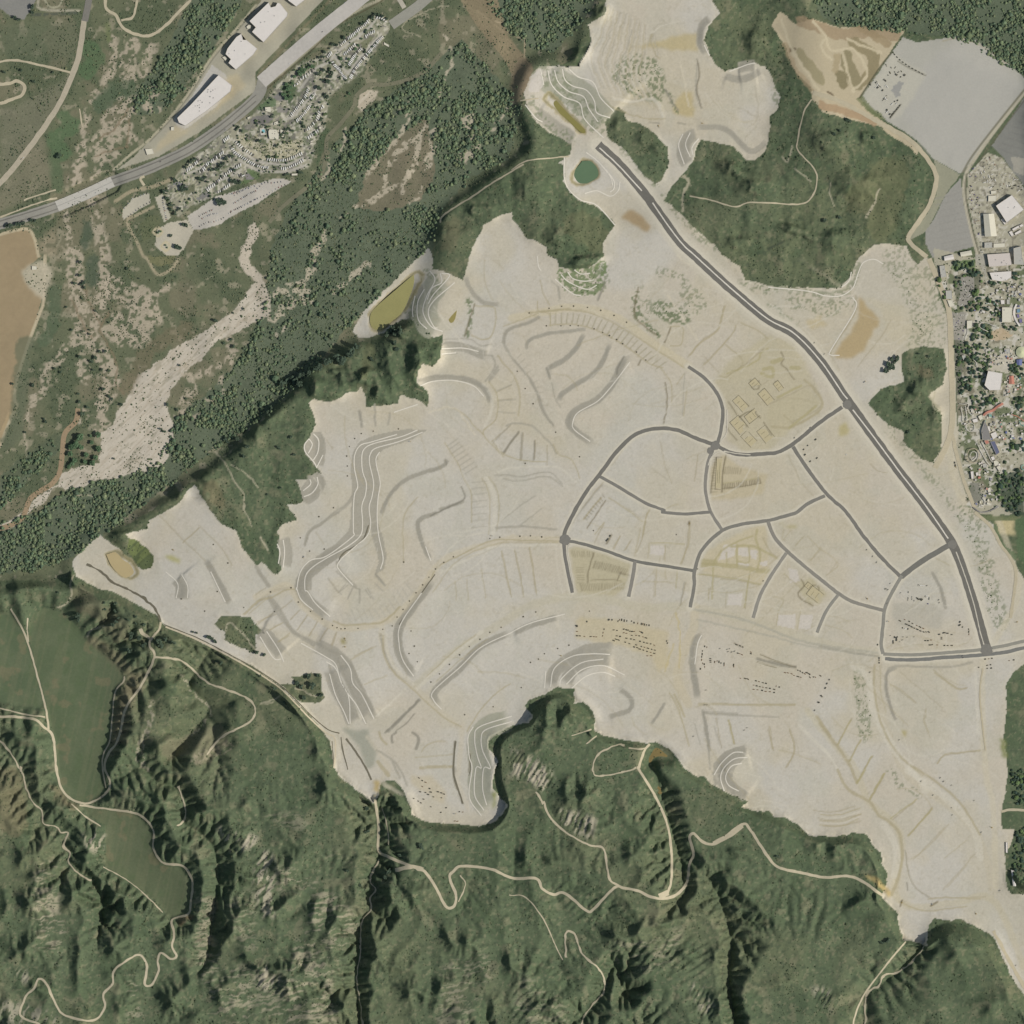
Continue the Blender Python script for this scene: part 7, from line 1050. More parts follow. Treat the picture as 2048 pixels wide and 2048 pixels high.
for a in [("t20 785,685 870,690 790,735 870,745 1025,790 970,812 1025,840 1090,850 895,800", 8, 0, 'oaks below the bare ledge, counted from northwest', 'oaks on the grassy knoll'), ("t20 875,830 850,850 990,920 985,942 1050,950 1095,995 1080,1010 975,1045 585,780 585,812", 11, 3, 'oaks west of the track fork', 'oaks near the track fork'), ("t20 1200,975 1215,1010 1250,960 1310,985", 12, 0, 'oaks just east of the track fork', 'oaks near the track fork'), ("t20 1455,905 1485,912 1575,940 1600,955 1625,975", 9, 3, 'trees on the pale ground south of the dark line', 'trees along the graded edge'),
          ("t20 1640,1130 1670,1140 440,608", 8, 0, 'scattered oaks on the slope', 'scattered oaks'), ("t21 340,1320 425,1310 470,1232 400,1242 490,1380 360,1402 310,1292", 13, 3, 'oaks in the uncut island of brush', 'oaks in the uncut island'), ("t21 215,1440 140,1330 5,1060 60,1075 25,1235", 10, 0, 'trees along the southern rim lane', 'trees along the graded edge'),
          ("t13 890,865 915,850 915,818 945,835 930,778 972,772 952,800", 12, 3, 'big dark trees saved on the bare fill', 'saved trees on the bare fill'), ("t13 1060,1330 1105,1275 1140,740 1215,760", 7, 0, 'trees in the green triangle east of the boulevard', 'trees in the green triangle'), ("t00 450,1168 440,1180", 10, 3, 'dark trees in the green swale by the country road', 'trees by the country road'), ("t00 160,530 255,615 30,545 400,545", 7, 0, 'trees north of the hairpin lane', 'trees by the country road'), ("t00 110,130 140,145 240,50 245,90", 10, 3, 'trees by the corner lot', 'trees in the top left corner'),
          ("t00 1640,1512 1672,1508 1690,1528 1655,1535", 12, 3, 'blackish trees standing in the storage lot', 'trees in the storage lot'), ("t00 1380,1695 1402,1700 1290,1780 1330,1858 1352,1866", 10, 3, 'trees standing in the southern storage lot', 'trees in the storage lot'), ("t00 1195,1755 1210,1745 1250,1850 1262,1868", 6, 1, 'garden trees inside the ring paths', 'trees in the ring paths'), ("t00 50,1706 75,1702 100,1698 125,1692 150,1688 180,1684 235,1660 262,1664", 9, 3, 'in the row south of the leftmost highway stretch', 'tree row south of the highway'),
          ("t10 565,205 620,212 640,200 605,50 600,150 635,235", 9, 0, 'riverbed trees north of the big wash', 'riverbed trees'), ("t10 620,320 500,385 720,415 820,500 540,555 675,560 678,590 625,565", 6, 0, 'small riverbed trees in the sandy braid', 'riverbed trees'), ("t10 750,720 795,720 770,860 820,865 705,860 600,760 690,795 720,770", 8, 0, 'riverbed trees beside the dry channel', 'riverbed trees'), ("t10 410,850 455,875 460,840 250,975 95,965 345,1250 330,1230 190,1330", 8, 3, 'trees between the brown field and the riverbed', 'trees east of the brown field'),
          ("t10 615,1355 600,1370 685,1355 740,1352 560,1430 540,1440 575,1415 530,1492 560,1540 520,1590 545,1570", 13, 1, 'trees clustered where the stream bends', 'trees at the stream bend'), ("t10 740,1455 720,1520 640,1550 650,1500 610,1440 690,1410 700,1560", 12, 1, 'trees clustered at the edge of the wide sand bar', 'trees at the stream bend'), ("t10 780,1010 820,1060 600,1100 590,1040 845,1080 660,1140 620,1190", 8, 0, 'trees along the braided channels', 'riverbed trees'), ("t10 1240,1325 1215,1305 1260,1120 1405,1075 1340,1160 1370,1200", 7, 0, 'trees on the east side of the sand bar', 'trees east of the sand bar'),
          ("t10 1690,655 1745,630 1760,430 1625,490 1840,400 1760,680", 8, 0, 'trees where the sand bar narrows', 'trees east of the sand bar'), ("t10 960,95 1050,170 1355,825 915,1120 860,1530", 7, 3, 'scattered trees on the brown river terrace', 'trees on the river terrace'), ("t10 1840,1510 1790,1380 1865,1435 1700,1380 1720,1400", 9, 3, 'trees in the gully under the bluff', 'trees under the bluff'), ("t11 880,785 868,770 1060,705 1050,655 1070,700", 9, 3, 'trees on the grassy spurs', 'trees on the spurs'), ("t11 1060,560 1030,550 1085,545 1055,585 1000,572 985,585 1090,570", 14, 0, 'trees below the long olive pond', 'trees below the olive pond'),
          ("t11 760,680 730,720 700,750 660,780 610,765 640,790 530,800 560,790 450,850 480,840 370,890 400,880 340,905 280,930 300,950 330,965 200,960 240,945", 15, 3, 'dark bluff foot trees counted from the east', 'dark trees along the bluff foot'), ("t11 180,1450 170,1440 185,1750 85,1800 290,1500 265,1370 90,1180 120,1150 100,1200", 8, 0, 'oaks on the green slope west of the terraces', 'oaks west of the terraces'), ("t31 1010,770 1000,790 975,825 690,775 785,885 825,485 845,480 835,305 1080,660 1240,580 1250,600", 10, 3, 'trees near the dirt road bends', 'trees near the dirt road'), ("t33 880,1310 860,1318 905,1300 920,1290 70,670", 9, 0, 'trees on the southeast slope', 'trees on the southeast slope'), ("t03 605,905 590,900 620,915 540,985 800,1040 430,1665 540,1640 500,1010", 8, 3, 'trees on the northeast green hill', 'trees on the northeast hill'),
          ("@580,0,220 1490,250 1560,265 1620,280 1700,330 1440,300 1260,420 1300,390 940,660 790,775 740,770 820,790 690,850 600,915 510,1010 550,1060 590,1000", 7.5, 3, 'trees along the north edge of the campground', 'campground trees'), ("@580,0,220 80,1345 150,1260 180,1300 200,1220 260,1215 330,1185 390,1160 240,1270", 9, 1, 'trees on the campground bank south of the highway', 'campground trees'), ("@580,0,220 590,1230 500,1300 620,1400 660,1430 700,1340 730,1280 690,1270 540,1560 500,1540 610,1660 650,1700 560,1400", 9, 3, 'trees in the middle grove of the campground', 'campground trees'), ("@580,0,220 1030,1040 1000,1100 900,1030 1150,860 1200,800 1260,680 1440,500 980,1690 1040,1640", 7, 1, 'trees between the northern motorhome rows', 'campground trees'),
          ("@440,160,220 1160,80 1180,160 1230,120 1270,60 1140,250 1160,320 1100,250 1230,220 1240,300", 9, 1, 'trees on the lawn east of the highway wall', 'campground trees'), ("@440,160,220 290,860 330,820 380,890 260,800 910,640 930,610 1160,870 1140,930 1080,960 1120,1010 1270,890 1040,740 800,800", 7.5, 0, 'trees around the clubhouse', 'campground trees'), ("@440,160,220 1400,1600 1430,1630 1390,1640 1150,1665 1190,1650 1000,1160 700,1060 960,1540 960,1580 1440,750 1780,700 1700,590 1480,820", 7, 0, 'trees along the southern campground loop', 'campground trees'),
          ("@300,240,220 660,790 620,830 710,740 760,700 800,680 1190,850 1140,870 1250,810 1220,780 1290,760 1080,880 1350,640 1440,640 1330,680", 8, 3, 'trees between the western motorhome rows', 'campground trees'), ("@300,240,220 920,1060 960,1010 1010,1090 880,1040 990,1000 1480,880 1490,1080 1540,1110 1570,1090 1440,1070", 8, 3, 'trees in the southwestern loops', 'campground trees'), ("@300,240,220 550,1180 600,1150 640,1210 560,1230 600,1220 440,1050 470,1070 420,1040", 9, 3, 'trees in the round loop', 'campground trees'), ("@300,240,220 230,1260 290,1290 300,1240 290,1380 330,1400 350,1490 370,1570 440,1640 480,1590 520,1560 400,1500", 8, 0, 'trees on the west edge of the campground', 'campground trees')]:
    trees(*a)
PKT = [(polymask(P(s_), 0), n_, r_, k_, l_) for s_, n_, r_, k_, l_ in [("@1848,880,200 1480,660 1930,620 1930,1460 1760,1440 1560,1280 1480,1100", 26, 11, 3, 'dark tree in the dense grove at the southeast corner of the amusement park'), ("@1848,680,200 620,100 740,100 770,1000 690,1000 620,500", 12, 9, 3, 'blackish tree in the long belt just inside the western park fence'), ("@1848,480,200 960,940 1250,1050 1200,1250 900,1340 800,1280 900,1100", 12, 9, 1, 'green tree on the slope beside the tree shaded ride'), ("@1848,480,200 560,420 980,400 980,500 600,590", 8, 9, 2, 'bright green tree in the hedge north of the shaded ride')]]
for mk, n_, r_, k_, l_ in PKT:
    for x, y in sample(mk, n_, 1840, 2062, 480, 1060):
        if len(TREES) < 298: tree(x, y, r_*random.uniform(.7, 1.2), k_, l_, 'trees of the amusement park')
pm = np.zeros_like(H)
for s_ in ["@1848,880,200 1400,600 1935,560 1935,1480 1740,1450 1520,1280 1380,1100 1400,800", "@1848,680,200 610,100 740,80 780,1040 690,1040 610,500", "@1848,480,200 880,940 1270,1050 1220,1350 850,1380 700,1340 800,1250", "@1848,480,200 540,420 990,390 990,510 600,600", "@1848,480,200 560,620 720,640 700,960 600,960", "@1848,480,200 1100,790 1700,820 1600,860 1200,940", "@1848,480,200 1700,560 1830,560 1830,780 1700,790", "@1848,480,200 1290,1150 1480,1150 1480,1560 1300,1560", "@1848,680,200 760,0 1270,100 1290,700 860,720 800,300", "@1848,680,200 1640,480 1935,420 1935,700 1760,700 1640,600", "@1848,680,200 1700,1080 1935,1080 1935,1390 1720,1330", "@1848,680,200 1100,1000 1390,1040 1400,1230 1200,1270", "@1848,480,200 1000,1560 1240,1600 1400,1800 1200,1930 900,1930", "@1848,480,200 1500,1600 1830,1650 1820,1760 1560,1700", "@1848,480,200 700,580 1080,540 1150,740 980,700 720,700", "@1848,680,200 780,680 900,720 900,960 780,960", "@1848,680,200 860,1080 1150,1060 1150,1300 900,1330", "@1848,880,200 1560,80 1935,0 1935,200 1600,200", "@1848,480,200 230,560 320,740 470,1250 400,1200 240,800", "t33 1810,0 1960,0 1960,300 1850,260", "t33 1860,480 1960,420 1960,900 1850,800"]: pm = np.maximum(pm, polymask(P(s_), .4))
pts = sample(pm*.9, 850, 1840, 2062, 480, 1800); rad = RNG.gamma(7, .62, len(pts))+1.2
scatter('park_greenery', pts, rad, ICOS, gcols(len(pts), [(70, 86, 66), (60, 74, 62), (90, 108, 72), (64, 80, 70)], b=1.0), CM, label='massed shrubs and treetops between the amusement park rides', cat='shrubs')
pts = sample(park*(.22)*NOROAD, 900, 1840, 2062, 480, 1060); rad = RNG.gamma(4, .5, len(pts))+.8
scatter('planted_shrubs', pts, rad, OCT, gcols(len(pts), [(84, 98, 72), (72, 86, 68)]), CM, lift=0, label='small shrubs scattered over the amusement park plazas', cat='shrubs')
pts = sample(cp_*sst(.5, .6, fbm(XX, YY, 8, 2, 443))*NOROAD, 420, 300, 800, 0, 460); rad = RNG.gamma(6, .42, len(pts))+1.2
scatter('campground_hedges', pts, rad, ICOS, gcols(len(pts), [(72, 86, 68), (62, 76, 64), (88, 102, 74)]), CM, label='hedges and small treetops between the campground pitches', cat='hedges')
cmk = polymask(P("@440,160,220 540,1000 640,950 760,1040 1000,1090 1250,1050 1400,1020 1500,1100 1430,1260 1300,1340 1100,1370 850,1370 700,1320 560,1180 300,1000 420,930"), .4)
pts = sample(cmk*.8, 260, 300, 700, 200, 400); rad = RNG.gamma(5, .3, len(pts))+.8
scatter('campsite_shrubs', pts, rad, OCT, gcols(len(pts), [(96, 106, 78), (84, 96, 72)]), CM, lift=0, label='low shrubs between the empty campsites', cat='shrubs')

# ---------------------------------------------------------------- motorhomes, cars, machines, stacks
def rv_mesh(L, w, h, cols_, kind):
    m = MB()
    if kind == 0:   # class A motorhome
        m.box(0, 0, .7, L, w, h-.9, 0); m.box(0, 0, h-.2, L*.97, w*.92, .2, 0); m.box(L/2-.05, 0, 1.7, .3, w*.86, 1.1, 1); m.box(L*.2, 0, h, 1.1, .9, .35, 2); m.box(-L*.25, 0, h, 1.1, .9, .35, 2); m.box(-L*.02, w/2, 1.2, L*.3, .5, 1.7, 0)
        wh = (-L*.3, L*.33)
    elif kind == 1:  # travel trailer with drawbar
        m.box(-.4, 0, .6, L-1.2, w, h-.8, 0, top=.97); m.box(L/2-.6, 0, .5, 1.4, .25, .2, 3); m.box(-L*.1, 0, h-.2, 1.0, .9, .35, 2); m.box(L*.2, -w/2, 1.5, 1.4, .08, .8, 1); m.box(-L*.2, -w/2-.9, 2.3, L*.4, 1.8, .08, 2)
        wh = (-.9, .1)
    else:            # pickup with camper
        m.box(-.8, 0, 1.0, L-2.0, w, h-1.2, 0); m.box(L/2-1.2, 0, .6, 2.2, w*.86, .9, 2); m.box(L/2-1.9, 0, 1.5, 1.1, w*.8, .7, 1); m.box(-1, 0, h-.2, .9, .8, .3, 2)
        wh = (-L*.3, L*.34)
    for x in wh:
        for s_ in (-1, 1): m.cyl((x, s_*w*.38, .45), (x, s_*w*.5, .45), .45, 8, 3)
    o = m.build('motorhome', [mat('rv_body_%d' % cols_[3], cols_[:3], rough=.4), m_glass, m_unit, m_tyre]); d = o.data; bpy.data.objects.remove(o); return d
RVM = [(rv_mesh(13, 3.7, 4.2, (224, 223, 218, 1), 0), 'white'), (rv_mesh(11, 3.5, 4.0, (216, 212, 202, 2), 1), 'cream'), (rv_mesh(12, 3.6, 4.2, (198, 198, 196, 3), 0), 'silver'), (rv_mesh(9.5, 3.4, 3.8, (222, 220, 218, 4), 2), 'short white'), (rv_mesh(12, 3.6, 4.0, (100, 98, 94, 5), 0), 'dark')]
def car_mesh(c, k):
    m = MB(); m.box(0, 0, .35, 4.6, 1.85, .65, 0); m.box(-.25, 0, 1.0, 2.5, 1.65, .5, 1, top=.82); m.box(-.25, 0, 1.5, 1.9, 1.35, .06, 0)
    for x in (-1.4, 1.4):
        for s_ in (-1, 1): m.cyl((x, s_*.8, .34), (x, s_*.96, .34), .34, 8, 2)
    o = m.build('car', [mat('car_paint_%d' % k, c, rough=.35, spec=.5), m_glass, m_tyre]); d = o.data; bpy.data.objects.remove(o); return d
CARM = [(car_mesh((206, 206, 204), 1), 'white'), (car_mesh((66, 66, 68), 2), 'black'), (car_mesh((150, 152, 154), 3), 'silver'), (car_mesh((82, 92, 118), 4), 'blue'), (car_mesh((120, 62, 56), 5), 'red')]
COUNT = {}
def place(name, me, px, py, ang, label, cat, group, sc=1.0):
    o = bpy.data.objects.new(name, me); COL.objects.link(o); o.location = W(px, py, .1); o.rotation_euler = (0, 0, ang); o.scale = (sc, sc, sc)
    return tag(o, label, cat, group)
def along(p, n):
    p = smooth(p, 1.5); L = np.concatenate([[0], np.cumsum(np.hypot(*np.diff(p, axis=0).T))]); out = []
    for k in range(n):
        t = L[-1]*(k+.5)/n; i = min(len(p)-2, np.searchsorted(L, t)-1 if t > 0 else 0); i = max(i, 0); u = (t-L[i])/(L[i+1]-L[i]+1e-9); q = p[i]*(1-u)+p[i+1]*u; d = p[i+1]-p[i]
        out.append((q[0], q[1], math.atan2(-d[1], d[0])))
    return out
RVR = [("@580,0,220 1400,340 1310,440 1220,510 1110,610 1030,670 930,760 890,810", 20, 'northwestern campground row', 'north'), ("@580,0,220 740,920 650,1010", 4, 'short row by the entrance', 'east'), ("@580,0,220 1640,640 1540,730 1450,850 1380,920 1290,1030 1200,1140 1130,1240 1060,1380", 34, 'long southeastern edge row', 'north'), ("@580,0,220 1500,550 1400,590 1320,650", 6, 'inner row near the northern bend', 'east'), ("@580,0,220 1260,850 1180,930 1130,990 1080,1070 1030,1150", 13, 'inner row by the edge row', 'north'), ("@580,0,220 1150,770 1060,860 1010,910 940,970", 8, 'inner row beside the central trees', 'north'), ("@580,0,220 740,1080 800,1160 870,1230 930,1320 1000,1390", 14, 'crossing row mid park', 'north'), ("@580,0,220 1510,300 1600,310 1660,340 1700,390", 5, 'northern tip row', 'west'),
       ("@580,0,220 60,1510 130,1470 200,1380 260,1350 390,1240 440,1180", 10, 'bank row below the highway wall', 'south'), ("@440,160,220 1240,640 1320,530 1400,440 1480,330 1530,220 1560,130", 18, 'central slanting row', 'south'), ("@440,160,220 1340,730 1430,640 1500,560 1590,440", 12, 'second slanting row', 'south'), ("@440,160,220 1590,330 1680,230", 5, 'short slanting row near the grove', 'south'), ("@440,160,220 1480,900 1560,850 1650,760 1720,660 1750,540 1820,450", 15, 'eastern row above the bank', 'south'), ("@440,160,220 1540,1030 1620,960 1700,910 1750,840", 7, 'lower eastern row', 'south'), ("@440,160,220 200,1160 250,1260 330,1320 430,1380 540,1450 640,1500 740,1530 860,1540", 22, 'outer southern arc', 'west'), ("@440,160,220 1060,1560 1180,1550 1300,1500 1400,1450 1470,1400", 12, 'eastern end of the outer arc', 'west'), ("@440,160,220 820,1385 920,1400 1050,1410 1170,1400 1260,1370 1360,1330 1450,1280", 17, 'inner southern arc', 'west'), ("@440,160,220 270,1080 350,1150 450,1230 540,1290 600,1330", 10, 'western part of the inner arc', 'west'),
       ("@300,240,220 640,890 730,830 800,760 870,710", 8, 'westernmost upper row', 'west'), ("@300,240,220 860,920 930,880 980,820 1010,770 1090,720 1180,650 1250,590 1300,560", 16, 'western row beside the drive', 'west'), ("@300,240,220 1000,1250 1050,1190 1120,1150 1180,1090 1240,1030 1320,970 1420,890 1540,820 1610,780", 20, 'southwestern long row', 'west'), ("@300,240,220 1180,1270 1260,1230 1370,1160 1410,1130", 7, 'southwestern lower row', 'west'), ("@300,240,220 1560,990 1610,960 1650,990", 3, 'short row east of the loops', 'west'), ("@300,240,220 1290,380 1340,330 1400,290", 4, 'row just below the highway ramp', 'west')]
nrv = 0
for s_, n_, row, end in RVR:
    pts = along(P(s_), n_)
    for i, (x, y, a) in enumerate(pts):
        r = random.random(); k = 0 if r < .42 else 1 if r < .66 else 2 if r < .8 else 3 if r < .92 else 4
        nrv += 1
        if nrv > 298: continue
        flip = math.pi if 'arc' in row else 0
        place('motorhome', RVM[k][0], x, y, a+math.pi/2+flip-(.35 if 'slant' in row or 'row' in row and 'edge' not in row else .15)+random.uniform(-.06, .06), f"{RVM[k][1]} motorhome, {word(i)} from the {end} end of the {row}", 'motorhome', 'motorhomes parked in the campground')
CR = [("@300,240,220 1400,1310 1540,1260 1640,1230 1720,1180", 12, 'north edge of the long storage lot'), ("@300,240,220 1460,1470 1560,1410 1740,1300 1870,1240", 16, 'middle line of the long storage lot'), ("@300,240,220 1370,1650 1520,1560 1640,1500 1720,1460 1900,1370", 17, 'third line of the long storage lot'), ("@300,240,220 850,1880 1000,1800 1110,1790 1250,1740 1310,1700", 11, 'south edge of the storage lot'), ("@300,240,220 850,1700 930,1650 1000,1620 1060,1590 1130,1570", 9, 'first inner line of the storage lot'), ("@300,240,220 900,1740 1060,1660 1200,1640", 9, 'second inner line of the storage lot'), ("t01 0,1430 60,1380 120,1380 200,1370", 9, 'northeast corner of the storage lot'), ("t01 0,1500 80,1470 160,1420 230,1390", 10, 'eastern tip of the storage lot'), ("t00 930,1580 1000,1500 1050,1480 1120,1455", 10, 'upper row of the small western lot'), ("t00 960,1640 1050,1570 1140,1520", 9, 'lower row of the small western lot'), ("@300,240,220 220,1400 260,1600 290,1760", 12, 'narrow pale lot beside the loops'), ("t00 1760,1480 1830,1440 1932,1400", 8, 'line above the big dark trees'), ("t00 1730,1600 1830,1560 1932,1500", 8, 'line south of the big dark trees')]
for s_, n_, row in CR:
    for i, (x, y, a) in enumerate(along(P(s_), n_)):
        k = random.choice([0, 1, 1, 2, 3, 1, 4, 0]); place('parked_car', CARM[k][0], x, y, a+math.pi/2+random.uniform(-.1, .1), f"{CARM[k][1]} car, {word(i)} from the west in the {row}", 'car', 'cars parked in the storage lots', 1.25)
for i, (x, y) in enumerate(P("t01 670,20 500,240 250,480 t00 645,1470 720,1455 160,1200 175,1190 1210,1220 1700,980 t23 1465,1085 1470,1100 t13 590,1500")):
    k = [2, 1, 0, 1, 2, 1, 0, 1, 2, 1, 1, 0][i]; place('car', CARM[k][0], x, y, .6, f"{CARM[k][1]} car driving on {['the broad concrete strip, northernmost', 'the broad concrete strip, middle', 'the broad concrete strip, southernmost', 'the river bridge, west one', 'the river bridge, east one', 'the country road, front one', 'the country road, rear one', 'the highway west of the warehouses', 'the highway below the long warehouse', 'the parkway, north lane', 'the parkway, south lane', 'the boulevard east of the junction'][i]}", 'car', 'cars driving on the roads', 1.3)
# heavy machines
def excavator(px, py, a, label):
    r = empty('excavator', px, py, rz=a, label=label, cat='excavator', group='earthmoving machines')
    for s_ in (-1, 1):
        m = MB(); m.box(0, s_*1.5, 0, 5.2, .8, 1.1, top=.94); m.build('crawler_track', m_tyre, r)
    m = MB(); m.box(-.5, 0, 1.15, 4.4, 3.0, 1.5); m.build('body', m_yel, r); m = MB(); m.box(1.0, .9, 2.65, 1.5, 1.1, 1.1); m.build('cab', m_glass, r)
    m = MB(); m.cyl((1.5, -.3, 2.2), (5.0, -.3, 5.0), .35, 6); m.cyl((5.0, -.3, 5.0), (8.0, -.3, 2.4), .28, 6); m.build('boom', m_yel, r); m = MB(); m.box(8.1, -.3, .9, 1.3, 1.3, 1.5, top=.7); m.build('bucket', m_dark, r)
    return r
def truck(px, py, a, label, c=None):
    r = empty('articulated_truck', px, py, rz=a, label=label, cat='truck', group='earthmoving machines')
    m = MB(); m.box(3.6, 0, 1, 2.2, 2.6, 2.2); m.build('cab', m_yel, r); m = MB(); m.box(-1.2, 0, 1.3, 6.4, 3.0, 1.8, top=1.08); m.build('bed', c or m_unit, r)
    for x in (3.4, -.6, -3.0):
        for s_ in (-1, 1): m = MB(); m.cyl((x, s_*1.1, .8), (x, s_*1.6, .8), .8, 10); m.build('wheel', m_tyre, r)
    return r
MS = [("t02 1435,930", 'excavator beside the gravel haul road on the northern fill'), ("t21 1778,180", 'machine parked on the pale band above the curved slope'), ("t22 370,1085", 'excavator at the top of the nested arc terraces'), ("t22 1340,85", 'machine in the yellow block east of the round junction'), ("t23 905,825", 'machine beside the loop road, brown dirt around it'), ("t23 750,655", 'machine alone on the bare block'), ("t23 1880,830", 'machine near the eastern haul road'), ("t33 1240,1030", 'machine in the southern haul road valley'), ("t33 1010,1015", 'machine at the dam crest in the southern valley'), ("t33 1570,1100", 'machine by the white patch in the south'), ("t11 1160,1400", 'machine on the pale pad beside the terraces'), ("t21 670,955", 'machine at the olive puddle'), ("t21 672,1018", 'machine south of the olive puddle'), ("t13 730,950", 'machine by the curved bench road'), ("t20 1305,285", 'machine on the western white pad'), ("t30 0,0", ''), ("t21 360,340", 'machine at the neck of the grey terraces'), ("t22 1340,60", ''), ("t02 1105,950", 'machine beside the weeds on the northern fill'), ("t31 1500,345", 'machine on the southern shelf'), ("t13 1415,1590", 'machine on the haul road by the park fence'), ("t33 1690,450", 'machine at the eastern haul road bend')]
for i, (s_, l_) in enumerate(MS):
    if not l_: continue
    x, y = P(s_)[0]; (truck if i % 3 == 1 else excavator)(x, y, random.uniform(0, 6.28), l_.replace('excavator ', 'machine ').replace('machine', 'yellow dump truck' if i % 3 == 1 else 'yellow excavator', 1))
# material stacks, inlet pits, trailers
def stack_mesh(c, k, n=5, L=12):
    m = MB()
    for i in range(n): m.cyl((-L/2+random.uniform(-.5, .5), (i-(n-1)/2)*1.0, .5), (L/2, (i-(n-1)/2)*1.0, .5), .5, 7, 0)
    for i in range(n-1): m.cyl((-L/2, (i-(n-2)/2)*1.0, 1.35), (L/2+random.uniform(-.6, .6), (i-(n-2)/2)*1.0, 1.35), .5, 7, 0)
    m.box(-L*.3, 0, 0, .3, n*1.05, .2, 1); m.box(L*.3, 0, 0, .3, n*1.05, .2, 1)
    o = m.build('pipe_stack', [mat('pipe_%d' % k, c), m_soil]); d = o.data; bpy.data.objects.remove(o); return d
def box_mesh(L, w, h, c, k):
    m = MB(); m.box(0, 0, .1, L, w, h)
    for i in range(6): m.box(-L/2+(i+.5)*L/6, 0, h+.1, .25, w, .08)
    for s_ in (-1, 1): m.box(L/2+.03, s_*w/4, .3, .06, w/2.3, h-.4)
    o = m.build('container', mat('container_%d' % k, c)); d = o.data; bpy.data.objects.remove(o); return d
PM = [(stack_mesh((84, 82, 68), 1, 5, 11), 'dark olive pipe stack'), (stack_mesh((118, 96, 74), 2, 4, 9), 'brown pipe stack'), (stack_mesh((80, 80, 70), 3, 6, 8), 'dense dark pipe stack')]
BX = {'w': (box_mesh(14, 3.4, 3, (206, 204, 198), 1), 'white site trailer'), 'b': (box_mesh(7, 6, 3, (92, 86, 122), 2), 'violet blue container'), 'k': (box_mesh(9, 5, 3, (74, 74, 66), 3), 'blackish equipment container'), 'g': (box_mesh(8, 3, 2.6, (128, 126, 116), 4), 'grey container'), 'r': (box_mesh(6, 2.6, 2.4, (142, 100, 84), 5), 'rust red container')}
